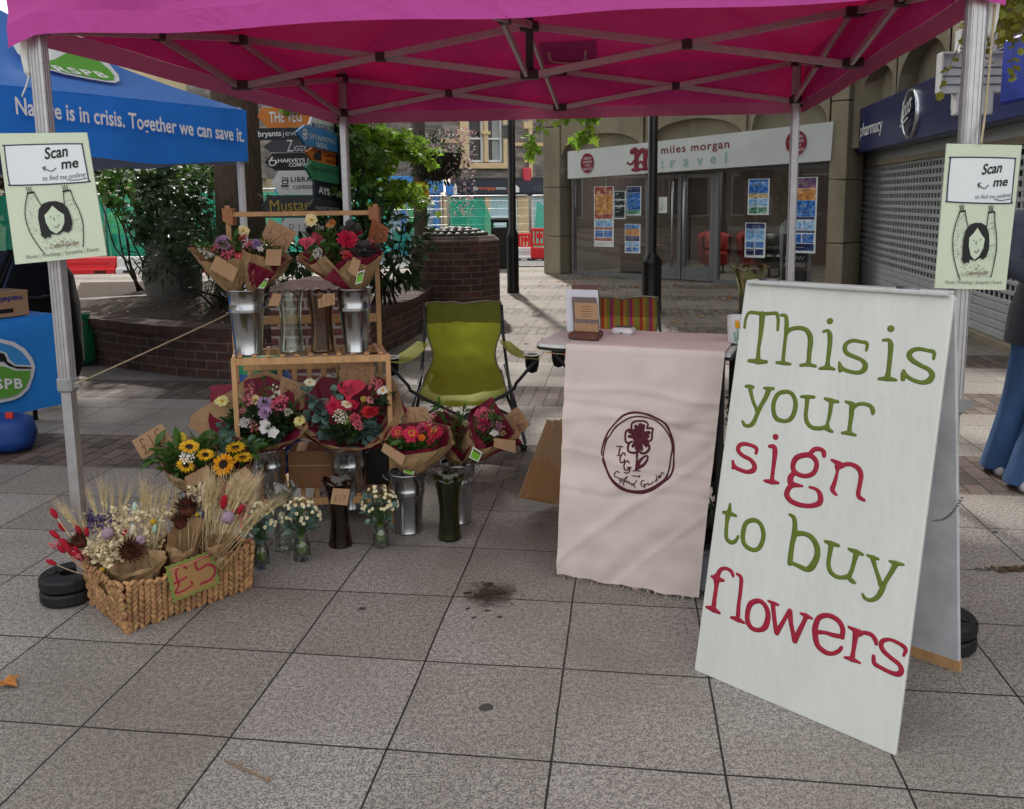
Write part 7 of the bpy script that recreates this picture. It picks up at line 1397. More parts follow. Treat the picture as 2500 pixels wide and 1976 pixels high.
def f_head(par, kind, p, R, col, r, col2=None, n=None):
    n = n or face_n(p, r); mb = MB(); mats = [pm2(col)]; u, v = basis(n)
    if kind == 'dahlia':
        for i, (k, l, t) in enumerate(((16, 1, .05), (15, .86, .35), (13, .68, .65), (10, .48, .95), (7, .3, 1.25))): ring(mb, p+n*R*.10*i, n, k, R*l, t, 'oval', r, i*.3, .35, -.25)
    elif kind == 'zinnia':
        for i, (k, l, t) in enumerate(((15, 1, -.1), (14, .84, .12), (12, .62, .4))): ring(mb, p+n*R*.07*i, n, k, R*l, t, 'oval', r, i*.3, .2, .2)
        mb.cur = 1; mats.append(YC)
        for i in range(12): a = i*.53; mb.ball(p+n*R*.3+(u*cos(i*2.4)+v*sin(i*2.4))*R*.28, R*.085, 5, 3)
    elif kind == 'sunflower':
        for i, (k, l, t) in enumerate(((18, 1, .12), (16, .92, .4))): ring(mb, p, n, k, R*l*.68, t, 'oval', r, i*.17, .4, .2, R*.34)
        for i in range(10): ring(mb, p+n*.004, n, 1, R*.45, .8, 'oval', r, i*.63, .5, .2, R*.36)
        mb.cur = 1; mats.append(DKC); mb.smooth = True; mb.lathe([(R*.42, -.004), (R*.40, R*.06), (R*.25, R*.12), (R*.12, R*.08), (.0005, R*.07)], p, 16, (u, v, n)); mb.smooth = False
        mb.cur = 2; mats.append(STEMG); ring(mb, p-n*.012, n, 12, R*.7, .1, 'oval', r, .2)
    elif kind == 'cosmos':
        ring(mb, p, n, 8, R, .2, 'round', r, 0, .1, .2); mb.cur = 1; mats.append(YC); mb.smooth = True; mb.ball(p+n*R*.12, R*.2, 8, 5); mb.smooth = False
    elif kind == 'orchid':
        ring(mb, p, n, 5, R, .15, 'round', r, 0, .1, .2); mb.cur = 1; mats.append(pm2('#d9cfc8')); mb.ball(p+n*R*.1, R*.16, 6, 4)
    elif kind == 'carnation':
        for i in range(64):
            d = (rdir(r)+n*.55).normalized(); q = p+d*R*r.uniform(.35, .8); leaf(mb, q, (d+rdir(r)*.7).normalized(), rdir(r), R*r.uniform(.3, .46), 'round', .6, .5)
    elif kind == 'pompon':
        for i in range(90):
            z = 1-2*(i+.5)/90*.8; a = i*2.39996; q_ = sqrt(max(0, 1-z*z)); d = u*cos(a)*q_+v*sin(a)*q_+n*z; leaf(mb, p+d*R*.62, (d+n*.25).normalized(), n, R*.42, 'oval', .5, -.2)
    elif kind == 'spike':
        ax = n; m = 13
        for i in range(m):
            t = i/m; q = p+ax*(R*2.2*t); a = i*2.4; o = u*cos(a)+v*sin(a); w_ = R*(.62-.38*t); q2 = q+o*w_*.5
            for j in range(4): leaf(mb, q2, (o+rdir(r)*.8).normalized(), rdir(r), w_*.75, 'round', .4, .2)
        mb.cur = 1; mats.append(STEMG); mb.tube([p-ax*R, p+ax*R*2.25], R*.06, 5)
    elif kind == 'umbel':
        for i in range(34):
            a = i*2.4; q = p+(u*cos(a)+v*sin(a))*R*sqrt(i/34)+n*R*.25*(1-i/34)+rdir(r)*R*.05; ring(mb, q, (n+rdir(r)*.4).normalized(), 5, R*.16, .2, 'round', r, r.random(), 0, 0)
        mb.cur = 1; mats.append(STEMG)
        for i in range(8): a = i*.8; mb.tube([p-n*R*.9, p+(u*cos(a)+v*sin(a))*R*.7], R*.02, 3, False)
    elif kind == 'anthurium':
        mb.smooth = True; U_ = (UP-n*UP.dot(n)).normalized(); X = U_.cross(n); rows = []
        for i in range(13):
            t = i/12; y = 1.0-2.05*t; hw = (.78*sin(pi*min(1, t*1.02)**.62)) if t > 0 else .03
            rows.append([p+X*R*(hw*s)+U_*R*(y*.95+(.35*abs(s)**1.5 if t > .6 else .12*abs(s))*(1 if t > .6 else 0))+n*R*(.28*s*s-.06) for s in [k/4-1 for k in range(9)]])
        mb.grid(rows); mb.cur = 1; mats.append(pm2(col2 or '#8c2a32')); mb.tube([p-U_*R*.35+n*R*.05, p+U_*R*.1+n*R*.22, p+U_*R*.45+n*R*.3], [R*.07, R*.06, R*.035], 8)
    o = mb.build('flower_head', mats, par); return o
def greens(par, nm, pts, r, n, s, sh, mat, spread, zf, Y, base):
    mb = MB()
    for x, y in pts:
        e = at(*zf(x, y), Y+r.uniform(-.03, .03)); st = e.lerp(base, .35); Q = smooth_pts([base, st+rdir(r)*.01, e], 4); mb.tube(Q, .0018, 4, False)
        for i in range(n):
            q = Q[-1-int(r.random()**1.5*(len(Q)-4))] if len(Q) > 5 else Q[-1]; d = rdir(r); leaf(mb, q+d*spread*.25, (d+(e-base).normalized()*.6+TOC(q)*.4).normalized(), UP+rdir(r)*.8, s*r.uniform(.65, 1.2), sh)
    mb.build(nm, mat, par)
def wrap(par, nm, zf, Y, bot, loop, mat, bulge=.012, seed=0, thick=0):
    """paper cone: bot=(x,y,halfwidth px in zoom), loop = top edge points (x,y,depth offset)"""
    r = random.Random(seed); x, y, hw = bot; c = at(*zf(x, y), Y); k = (at(*zf(x+hw, y), Y)-c).length; L_ = [at(*zf(a, b), Y+d) for a, b, d in loop]; n = len(L_); m = n*4; top = []; L0 = sum(L_, V3((0, 0, 0)))/n; L_ = [L0+(q-L0)*1.15 for q in L_]
    for i in range(m):
        t = i/4; a = int(t); f = t-a; top.append(L_[a].lerp(L_[(a+1) % n], f))
    cen = sum(L_, V3((0, 0, 0)))/n; rows = []
    for j in range(7):
        v = j/6; row = []
        for i in range(m):
            q = top[i]; d = q-cen; d.z = 0; d = d.normalized(); b = c+d*k; p = b.lerp(q, v)+d*bulge*sin(pi*v)+rdir(r)*(.003 if 0 < j < 6 else 0)
            p += d*(.013*noise.noise(V3((i*.9+seed, v*3, 1)))); row.append(p)
        rows.append(row)
    mb = MB(); mb.grid(rows, closeu=True); return mb.build(nm, mat, par), c, cen
DG = {'£': [[(.95,.12),(.7,0),(.42,.1),(.42,.4),(.45,.75),(.1,1),(.98,.93)],[(.1,.52),(.75,.48)]], '1': [[(.5,0),(.5,1)]], '2': [[(.1,.2),(.4,0),(.85,.15),(.75,.5),(.1,1),(.95,.95)]], '3': [[(.1,.1),(.5,0),(.85,.2),(.5,.45),(.9,.7),(.6,1),(.1,.9)]], '5': [[(.9,0),(.25,.03),(.2,.42),(.65,.38),(.92,.65),(.6,1),(.1,.92)]], '0': [[(.5,0),(.12,.4),(.3,.95),(.7,.95),(.88,.4),(.55,0)]], '7': [[(.1,.05),(.9,.05),(.4,1)]]}
def card(label, zf, Y, quad, txt='', area=(.14, .2, .86, .8), ink='#6e4a30', r=.0016, mat=None, name='price_card', cat='price card', dy=(0, 0, 0, 0), group='cardboard price cards', tilt=0):
    P = [at(*zf(x, y), Y+d) for (x, y), d in zip(quad, dy)]; n = (P[1]-P[3]).cross(P[0]-P[2]).normalized()
    if n.dot(CO-P[0]) < 0: n = -n
    o = MB().extrude(P[::-1], -n*.002).build(name, mat or KRAFT2, None); tag(o, label, cat, group)
    if txt:
        mb = MB(); u0, v0, u1, v1 = area; w_ = (u1-u0)/len(txt); k = 0
        for i, ch in enumerate(txt):
            for st in DG[ch]: k += 1; stroke(mb, [(P[0].lerp(P[1], u0+w_*(i+.1+.78*a))).lerp(P[3].lerp(P[2], u0+w_*(i+.1+.78*a)), v0+(v1-v0)*b)+n*(.0006+.0001*k) for a, b in st], r, n, .0006)
        mb.build('lettering', M('ink_'+ink, ink, .7), o)
    return o
def gtag(par, zf, Y, quad, mat=None):
    P = [at(*zf(x, y), Y) for x, y in quad]; n = (P[1]-P[3]).cross(P[0]-P[2]).normalized(); n = n if n.dot(CO-P[0]) > 0 else -n; MB().extrude(P[::-1], -n*.003).build('gift_tag', mat or KRAFT2, par); 
    mb = MB(); q = P[0].lerp(P[1], .5); mb.tube([q+n*.001+V3((0, 0, -.008)), q+n*.004+UP*.006, q-n*.01+UP*.02], .0012, 4); mb.build('tag_string', BURG, par)
def sticker(par, zf, Y, quad):
    P = [at(*zf(x, y), Y) for x, y in quad]; n = (P[1]-P[3]).cross(P[0]-P[2]).normalized(); n = n if n.dot(CO-P[0]) > 0 else -n; s_ = MB().extrude(P[::-1], -n*.0015).build('feed_sachet', INKWHT, par)
    c = sum(P, V3((0, 0, 0)))/4; Q = [c.lerp(p, .82)+n*.001 for p in P]; MB().extrude([Q[0].lerp(Q[3], .3), Q[3], Q[2], Q[1].lerp(Q[2], .3)], n*.0006).build('print_panel', M('lime_print', '#6fae2a', .4), s_); MB().extrude([Q[0], Q[0].lerp(Q[3], .28), Q[1].lerp(Q[2], .28), Q[1]], n*.0006).build('print_panel', M('olive_print', '#5d6a2a', .4), s_)
z2 = Z(450, 500, 3.713); zq = Z(300, 880, 3.087); z9 = Z(880, 920, 3.859); GRP = 'kraft wrapped bouquets'
def bouquet(label, zf, Y, bot, loop, fl, grn, seed, liner=None, tags=(), stick=(), back=None):
    r = random.Random(seed); c = at(*zf(bot[0], bot[1]), Y); t = thing('bouquet', label, 'bouquet', c, 0, GRP)
    wrap(t, 'paper_wrap', zf, Y, bot, loop, KRAFT, .014, seed)
    if liner: wrap(t, 'tissue_liner', zf, Y, (bot[0], bot[1]+8, bot[2]*.8), liner, BURG, .008, seed+1)
    base = c+UP*.02; mb = MB()
    for kind, x, y, R, col, *o in fl:
        d = o[0] if o else 0; p = at(*zf(x, y), Y+d); k = 1.16*pxm(Y)/((zf(1, 0)[0]-zf(0, 0)[0])**-1); f_head(t, kind, p, R*k*(.93 if kind == 'sunflower' else 1), col, r, None, (UP*.85+TOC(p)*.35+rdir(r)*.15).normalized() if len(o) > 1 else None); mb.tube(smooth_pts([base, base.lerp(p, .5)+V3((0, .02, 0)), p-face_n(p, r, 0)*.01], 3), .0025, 5, False)
    mb.build('stems', STEMG, t)
    for nm, pts, n, s, sh, mat in grn: greens(t, nm, pts, r, n, s, sh, mat, .03, zf, Y, base)
    for q in tags: gtag(t, zf, q[1], q[0])
    for q in stick: sticker(t, zf, q[1], q[0])
    return t
PK, HP, LIL, CRm, WTf, RD, COR, YLW, MAU = '#d0708a', '#c03058', '#b99bc0', '#d8cfa0', '#dcd8d4', '#b01c38', '#d64a52', '#ecb41c', '#a8708c'
bouquet('bouquet of lilac and pink stocks in the upper left bucket, left of two', z2, YU, (455, 790, 60), [(70, 400, .02), (180, 500, -.05), (300, 520, -.07), (430, 480, -.06), (545, 500, -.04), (520, 430, .05), (400, 380, .1), (230, 380, .08)],
    [('pompon', 350, 350, 66, LIL), ('spike', 215, 460, 46, WTf), ('spike', 160, 410, 34, WTf), ('spike', 285, 420, 44, PK), ('carnation', 370, 470, 46, PK, -.03), ('spike', 440, 440, 44, PK), ('orchid', 500, 470, 40, COR, -.03), ('cosmos', 535, 235, 48, CRm, .02), ('spike', 525, 330, 40, HP), ('umbel', 245, 460, 36, WTf, -.02), ('spike', 445, 360, 34, '#a98a86')],
    [('foliage', [(450, 300), (150, 380), (300, 450), (420, 420), (250, 400), (480, 380)], 12, .045, 'oval', LEAFM)], 101, [(60, 390, .03), (185, 510, -.03), (300, 500, -.05), (430, 500, -.05), (540, 470, -.02), (500, 400, .06), (380, 370, .1), (200, 390, .08)], [([(290, 460), (490, 580), (440, 702), (230, 582)], YU-.10)])
bouquet('bouquet of lilac daisies with a square tag, right one in the upper left bucket', z2, YU-.01, (640, 775, 70), [(548, 400, -.02), (600, 440, -.08), (720, 470, -.08), (800, 590, -.05), (960, 490, .04), (900, 430, .09), (740, 400, .1), (600, 380, .06)],
    [('dahlia', 650, 360, 46, '#a184b8'), ('spike', 570, 360, 40, PK), ('carnation', 600, 380, 36, PK), ('spike', 880, 420, 26, '#6d7a4a', .02), ('zinnia', 520, 300, 34, HP, .04), ('orchid', 690, 400, 30, WTf, -.02)],
    [('foliage', [(720, 350), (700, 400), (760, 380), (640, 330), (600, 420), (860, 400), (780, 420)], 13, .05, 'lance', LEAFM)], 102, [(540, 420, 0), (620, 520, -.09), (720, 560, -.085), (810, 600, -.06), (965, 480, .05), (900, 480, .08), (740, 420, .08), (600, 400, .06)], [([(745, 405), (885, 405), (870, 552), (730, 552)], YU-.11)], [([(740, 668), (768, 672), (722, 760), (665, 758)], YU-.10)])
bouquet('bouquet with pink anthuriums and a red dahlia in the upper right bucket', z2, YU, (1545, 765, 85), [(1060, 500, 0), (1180, 540, -.06), (1290, 460, -.09), (1400, 580, -.1), (1480, 500, -.1), (1620, 540, -.08), (1745, 450, -.02), (1720, 370, .06), (1500, 380, .12), (1250, 400, .1), (1090, 440, .05)],
    [('anthurium', 1110, 365, 82, '#d4586c', -.02), ('anthurium', 1205, 320, 70, '#c85064', .03), ('dahlia', 1475, 320, 88, '#c21f4c', -.02), ('dahlia', 1570, 265, 46, '#b51d3c', .03), ('cosmos', 1155, 140, 58, CRm, .03), ('cosmos', 1320, 190, 40, '#c99f72', .04), ('carnation', 1480, 470, 44, COR, -.04), ('spike', 1430, 450, 36, PK, -.03), ('umbel', 1210, 440, 44, WTf, -.04), ('zinnia', 1345, 160, 32, '#b06a40', .05), ('spike', 1700, 340, 34, PK, .02)],
    [('foliage', [(1310, 350), (1290, 280), (1350, 400), (1260, 400), (1180, 420), (1400, 430), (1330, 300)], 16, .05, 'oval', LEAFM), ('eucalyptus', [(1470, 210), (1570, 420), (1650, 400), (1560, 380), (1440, 240), (1750, 400), (1520, 200)], 13, .042, 'round', M('grey_plum_leaf', '#4d504f', .6, isl=.2))], 103, [(1075, 490, .02), (1180, 560, -.05), (1285, 650, -.11), (1400, 510, -.08), (1480, 470, -.06), (1620, 480, -.06), (1740, 430, 0), (1700, 360, .06), (1500, 370, .1), (1250, 390, .09), (1090, 450, .05)], [([(1530, 470), (1600, 510), (1560, 660), (1480, 600)], YU-.125)], [([(1570, 612), (1637, 590), (1612, 702), (1550, 724)], YU-.13)])
bouquet('large bouquet of lilac dahlias, pink stocks and white blooms in the lower left bucket', zq, 3.76, (1100, 660, 95), [(548, 480, .0), (690, 570, -.05), (850, 600, -.11), (1050, 625, -.12), (1250, 570, -.1), (1340, 490, -.04), (1300, 300, .08), (1170, 165, .13), (1080, 118, .15), (960, 140, .14), (850, 240, .12), (590, 395, .06)],
    [('dahlia', 1072, 330, 62, LIL), ('dahlia', 1068, 402, 56, '#b59bbd', -.03), ('carnation', 1182, 325, 62, PK), ('spike', 925, 320, 56, '#cf8390'), ('spike', 895, 400, 46, '#cf8390'), ('spike', 945, 240, 44, '#c87f84', .04), ('spike', 1160, 290, 60, '#dfe0cc', .03), ('dahlia', 925, 478, 56, '#e4d6d4', -.04), ('orchid', 1068, 515, 46, '#e8e6e8', -.05), ('orchid', 1130, 545, 42, '#e8e6e8', -.06), ('orchid', 1070, 480, 36, '#e8e6e8', -.05), ('cosmos', 745, 310, 52, '#c9c487', .06), ('cosmos', 1000, 300, 36, '#d0c78a'), ('cosmos', 1335, 455, 44, '#c9c487', -.02), ('cosmos', 1410, 168, 40, '#d6d4c0', .06), ('spike', 1000, 530, 48, '#b8696c', -.05), ('spike', 1250, 390, 44, '#b7b9a8', -.02), ('spike', 870, 280, 36, '#c9c4a4', .05)],
    [('foliage', [(850, 440), (960, 420), (1130, 440), (1210, 430), (1260, 460), (1160, 480), (900, 560), (1000, 590), (820, 480), (1100, 600), (1220, 520), (1280, 380), (1000, 400), (980, 350), (840, 400)], 17, .055, 'oval', LEAFD), ('spike_greens', [(1065, 160), (1060, 230), (1290, 340), (860, 520)], 12, .028, 'oval', LEAFM), ('eucalyptus', [(800, 520), (870, 530), (760, 510), (960, 640), (1050, 640), (1120, 610)], 12, .04, 'round', EUCA)], 104, [(700, 300, .12), (690, 580, -.03), (850, 640, -.09), (1050, 640, -.11), (1240, 590, -.09), (1330, 500, -.03), (1290, 310, .08), (1170, 190, .13), (1080, 150, .14), (960, 170, .13), (870, 200, .14), (700, 215, .14)])
bouquet('large bouquet with a coral anthurium and red dahlias in the middle lower bucket', zq, 3.76, (1715, 660, 100), [(1350, 480, -.02), (1520, 590, -.09), (1650, 620, -.12), (1850, 620, -.12), (1960, 560, -.08), (2070, 400, -.02), (2010, 180, .1), (1900, 130, .14), (1700, 170, .15), (1520, 150, .14), (1400, 290, .08)],
    [('anthurium', 1715, 245, 122, '#d23c50', .0), ('dahlia', 1590, 345, 66, '#c62a52', -.02), ('dahlia', 1712, 352, 64, '#c9304e', -.05), ('dahlia', 1868, 400, 70, '#c8303a', -.04), ('cosmos', 1685, 335, 40, '#d8d2c0', -.08), ('cosmos', 1962, 230, 50, '#dcdacb', -.0), ('spike', 1890, 215, 56, '#cf7080', .03), ('spike', 1930, 180, 42, '#cf7080', .05), ('orchid', 1860, 302, 30, '#d98792', -.03), ('carnation', 1752, 440, 44, '#cf6478', -.07), ('carnation', 1772, 492, 36, '#d27a8a', -.08), ('pompon', 1590, 448, 34, '#6e1420', -.06), ('umbel', 1640, 425, 54, '#d9d5c2', -.07), ('zinnia', 1815, 290, 26, '#a89a48', -.04), ('spike', 1690, 460, 34, '#7f9a4a', -.06), ('dahlia', 1600, 290, 40, '#c0405a', .02)],
    [('foliage', [(1560, 520), (1650, 540), (1720, 560), (1690, 500), (1780, 560), (1940, 300), (1980, 280), (1610, 480), (1830, 460), (1560, 400), (1900, 340), (1660, 590), (1800, 520)], 16, .05, 'oval', LEAFD), ('eucalyptus', [(1450, 300), (1490, 430), (1400, 240), (1470, 380), (1380, 430), (1880, 500), (1930, 530), (1860, 470), (1540, 560), (1840, 560), (1600, 250)], 15, .045, 'round', EUCA), ('spike_greens', [(1620, 90), (1600, 130), (2040, 240)], 14, .035, 'lance', LEAFD)], 105, [(1370, 490, -.01), (1430, 560, -.05), (1520, 605, -.08), (1700, 640, -.115), (1880, 630, -.11), (1960, 580, -.07), (2080, 380, 0), (2020, 230, .08), (1900, 160, .13), (1700, 180, .14), (1530, 160, .13), (1420, 290, .07)], (), ())
bouquet('bouquet of three sunflowers with white umbels, leftmost behind the basket', zq, 3.47, (530, 990, 60), [(290, 720, .0), (350, 830, -.05), (480, 890, -.08), (640, 800, -.06), (690, 660, .0), (600, 600, .07), (430, 600, .08)],
    [('sunflower', 500, 655, 74, YLW, -.07, 1), ('sunflower', 470, 792, 66, YLW, -.09), ('sunflower', 622, 715, 62, YLW, -.07, 1), ('umbel', 490, 722, 56, WTf, -.09), ('cosmos', 445, 575, 30, '#c8b428', .04)],
    [('foliage', [(600, 600), (230, 640), (360, 680), (340, 750), (560, 600), (640, 640), (420, 640), (400, 830), (560, 800), (380, 720), (210, 720), (590, 770), (430, 850)], 9, .065, 'oval', LEAFM)], 106, None, [([(465, 880), (640, 790), (662, 892), (480, 972)], 3.38)])
bouquet('bouquet of sunflowers in burgundy tissue, right of the first sunflowers', zq, 3.5, (800, 985, 60), [(665, 760, -.02), (690, 850, -.06), (830, 900, -.09), (960, 780, -.06), (1000, 660, .02), (860, 590, .08), (700, 600, .07)],
    [('sunflower', 760, 785, 86, '#e8a012', -.10), ('sunflower', 850, 660, 74, YLW, -.05, 1), ('sunflower', 905, 735, 70, YLW, -.07, 1), ('umbel', 715, 712, 28, WTf, -.03)],
    [('foliage', [(740, 600), (700, 680), (820, 590), (1000, 640), (880, 600), (950, 600), (720, 740), (1040, 640)], 9, .055, 'oval', LEAFM), ('eucalyptus', [(770, 600), (970, 640), (800, 570)], 9, .04, 'round', EUCA)], 107, [(672, 740, 0), (720, 840, -.06), (800, 920, -.1), (900, 800, -.075), (980, 700, 0), (860, 600, .07), (700, 610, .06)], [([(830, 860), (920, 800), (985, 870), (900, 975)], 3.39)])
bouquet('bouquet of red zinnias in the bucket on the paving before the rack corner', z9, 3.66, (500, 905, 80), [(215, 560, .0), (290, 690, -.06), (430, 720, -.09), (640, 690, -.09), (840, 620, -.03), (800, 480, .06), (600, 440, .1), (330, 460, .08)],
    [('zinnia', 350, 525, 64, '#c22a4a'), ('zinnia', 480, 540, 82, '#c8284c', -.03), ('zinnia', 700, 520, 78, '#c62c50'), ('zinnia', 580, 572, 36, '#d0661c', -.06), ('carnation', 570, 490, 46, '#cc6480', .02), ('spike', 620, 470, 54, '#cf8094', .03), ('spike', 690, 360, 42, '#cf8c98', .04), ('zinnia', 640, 470, 50, '#b8304e', .02), ('carnation', 660, 610, 40, '#b4284a', -.06), ('spike', 700, 480, 26, '#8a8f62', -.05)],
    [('foliage', [(350, 640), (450, 650), (560, 650), (640, 660), (400, 600), (520, 690), (620, 620), (700, 650), (290, 600), (470, 700)], 12, .055, 'oval', LEAFM)], 108, [(230, 580, .01), (300, 640, -.03), (430, 690, -.06), (640, 660, -.06), (790, 600, -.0), (780, 480, .06), (600, 440, .09), (330, 470, .07)], [([(225, 622), (430, 750), (388, 835), (195, 700)], 3.555)], [([(412, 848), (510, 868), (500, 925), (408, 905)], 3.60)])
bouquet('bouquet turned away in plain kraft paper in the rear paving bucket', z9, 3.80, (900, 810, 70), [(790, 500, -.03), (840, 640, -.09), (950, 770, -.11), (1040, 600, -.07), (1000, 470, -.02), (900, 380, .06), (700, 360, .1), (690, 440, .04)],
    [('pompon', 835, 312, 30, '#8a4a44', .05), ('umbel', 990, 440, 34, '#b9b48e', .0), ('carnation', 1035, 460, 34, '#c8708a', .0), ('spike', 880, 450, 30, HP, .02)],
    [('foliage', [(960, 420), (740, 270), (900, 360), (970, 330), (1010, 420), (770, 330)], 11, .035, 'oval', LEAFM)], 109, [(780, 480, -.02), (850, 600, -.07), (950, 700, -.09), (1030, 600, -.06), (990, 480, -.01), (800, 345, .08), (690, 370, .1), (680, 460, .05)])
bouquet('bouquet of pink carnations in burgundy tissue, rightmost in the rear paving bucket', z9, 3.79, (1010, 800, 60), [(1055, 560, -.04), (1110, 660, -.08), (1250, 640, -.09), (1470, 560, -.03), (1440, 440, .04), (1280, 330, .1), (1120, 330, .08), (1050, 430, .02)],
    [('carnation', 1150, 362, 70, '#d6688a'), ('carnation', 1168, 455, 62, '#b02c5e', -.03), ('carnation', 1290, 478, 60, '#a8788c', -.03), ('orchid', 1265, 535, 42, '#e6e4e6', -.06), ('umbel', 1250, 390, 50, '#9c8a7c', .0), ('orchid', 1240, 340, 28, '#dcdad2', .03), ('carnation', 1345, 535, 26, '#b9a878', -.04)],
    [('foliage', [(1290, 370), (1220, 320), (1310, 400), (1200, 520), (1330, 500), (1270, 440)], 10, .04, 'oval', LEAFM)], 110, [(1060, 330, .05), (1100, 520, -.05), (1190, 630, -.09), (1250, 600, -.06), (1490, 600, -.04), (1400, 480, .03), (1240, 225, .13), (1130, 290, .12)], [([(1258, 578), (1462, 602), (1460, 722), (1255, 662)], 3.68)], [([(1062, 660), (1148, 715), (1110, 805), (1025, 762)], 3.67)])
# price cards
card('kraft price card marked 25 pounds, tilted behind the upper left bouquets', z2, 3.90, [(770, 125), (1020, 255), (915, 445), (680, 330)], '£25', (.1, .2, .9, .8), '#8a5f48')
card('dark kraft price card marked 25 pounds hanging behind the upper right bouquet', z2, 3.92, [(1705, 125), (1855, 215), (1835, 335), (1650, 372)], '25', (.2, .2, .85, .8), '#4f2e1e', mat=M('dark_kraft_card', '#8f5636', .8))
card('kraft price card marked 35 pounds behind the lilac bouquet', zq, 3.88, [(1195, 118), (1420, 205), (1372, 345), (1165, 275)], '£35', (.08, .15, .92, .85), '#8a5f48')
card('kraft price card marked 35 pounds above the coral anthurium', zq, 3.90, [(1640, 15), (1902, 50), (1880, 218), (1622, 190)], '£35', (.1, .15, .92, .85), '#8a5f48')
card('tilted kraft price card marked 15 pounds left of the sunflowers', zq, 3.50, [(65, 608), (290, 475), (376, 605), (150, 752)], '£15', (.1, .15, .9, .85), '#6e4a30', .0022)
card('kraft price card marked 15 pounds behind the red zinnias', z9, 3.78, [(370, 283), (625, 290), (690, 465), (385, 462)], '£15', (.08, .2, .9, .85), '#8a5f48')
card('kraft price card marked 10 pounds tilted right of the pink carnations', z9, 3.86, [(1480, 280), (1605, 450), (1455, 592), (1320, 400)], '£10', (.1, .2, .9, .85), '#8a5f48')
card('small kraft tag tied to the clear vase on the upper shelf', z2, YU-.08, [(805, 800), (885, 815), (850, 920), (757, 918)], '', name='price_tag', cat='price tag', group='small price tags')
card('small kraft tag marked 15 tied to the amber vase on the upper shelf', z2, YU-.08, [(1205, 815), (1362, 802), (1366, 905), (1215, 938)], '£15', (.1, .2, .9, .8), '#8a5a3a', .0012, name='price_tag', cat='price tag', group='small price tags')
card('kraft tag marked 17 pounds on the dark brown vase', zq, g(832, 1330).y-.075, [(1583, 965), (1712, 972), (1692, 1095), (1562, 1082)], '£17', (.15, .4, .85, .78), '#7a5236', .0012, name='price_tag', cat='price tag', group='small price tags')
# ------------------------------------------------------------------ jam jars of small flowers
def jar(label, x, y0, y1, hw, fl, seed, Yq=None):
    q = g(x, y1-4); Y = q.y; c = V3((q.x, Y, 0)); k = pxm(Y); h = at(x, y0, Y).z; r = random.Random(seed); R = hw*k; t = thing('flower_jar', label, 'jar', c, 0, 'small glass jars of white flowers')
    mb = MB(); mb.smooth = True; pf = [(.002, .004), (R*.9, .002), (R, .008), (R, h*.68), (R*.82, h*.82), (R*.74, h*.86), (R*.78, h*.9), (R*.74, h*.95), (R*.78, h), (R*.72, h), (R*.70, h*.86), (R*.95, h*.66), (R*.95, .01), (.002, .008)]; mb.lathe(pf, c, 24); mb.build('jar_glass', pane_mat('jar_glass', '#f8fbf9', .02, .03, .8), t)
    mb = MB(); mb.smooth = True; mb.lathe([(.001, .01), (R*.93, .012), (R*.93, h*.55), (.001, h*.55)], c, 20); mb.build('water', pane_mat('jar_water', '#f0f5ec', .0, .02, .4), t)
    mb = MB()
    for i in range(22): a = i*2.4; b = c+V3((cos(a)*R*.75, sin(a)*R*.75, .012)); e = c+V3((cos(a+2.6)*R*.3, sin(a+2.6)*R*.3, h*1.05)); mb.tube([b, e], .0016, 4, False)
    mb.build('stems', M('cut_stem', '#71853a', .5, isl=.3), t)
    w_, hh = fl; cc = c+UP*(h+hh*k*.5); eu = MB(); dk = MB(); wh = MB(); yc = MB()
    for i in range(46): p = cc+V3((r.uniform(-1, 1)*w_*k*.8, r.uniform(-1, 1)*w_*k*.6, r.uniform(-.9, .35)*hh*k*.6)); leaf(eu, p, (rdir(r)+UP*.4+TOC(p)*.4).normalized(), UP+rdir(r)*.8, .030*r.uniform(.7, 1.25), 'round')
    for i in range(60): p = cc+V3((r.uniform(-1, 1)*w_*k*.85, r.uniform(-1, 1)*w_*k*.6, r.uniform(-.9, .6)*hh*k*.6)); leaf(dk, p, (rdir(r)+UP*.6).normalized(), UP+rdir(r)*.8, .024*r.uniform(.7, 1.25), 'lance')
    for i in range(54):
        d = rdir(r); d.z = abs(d.z)*.9-.1; p = cc+V3((d.x*w_*k, d.y*w_*k*.7, d.z*hh*k*.62)); n = (d+TOC(p)*.7).normalized(); ring(wh, p, n, 5, .0085, .2, 'round', r, r.random(), .1, .1); yc.ball(p+n*.001, .0022, 5, 3); dk.tube([p, p.lerp(c+UP*h, .5)+rdir(r)*.004, c+UP*h], .0009, 3, False)
    eu.build('eucalyptus', EUCA, t); dk.build('foliage', LEAFM, t); wh.build('white_flowers', M('small_cream_petal', '#e0dcb8', .6, isl=.08), t)['kind'] = 'stuff'; yc.build('flower_centres', YC, t)['kind'] = 'stuff'
jar('jam jar of small white flowers beside the basket, frontmost of three', 640, 1324, 1388, 20, (40, 105), 201); jar('jam jar of white flowers and blue green eucalyptus before the clear vase', 738, 1309, 1370, 22, (52, 100), 202); jar('jam jar of pale yellow and white flowers before the paving bucket', 931, 1282, 1338, 21, (46, 105), 203)
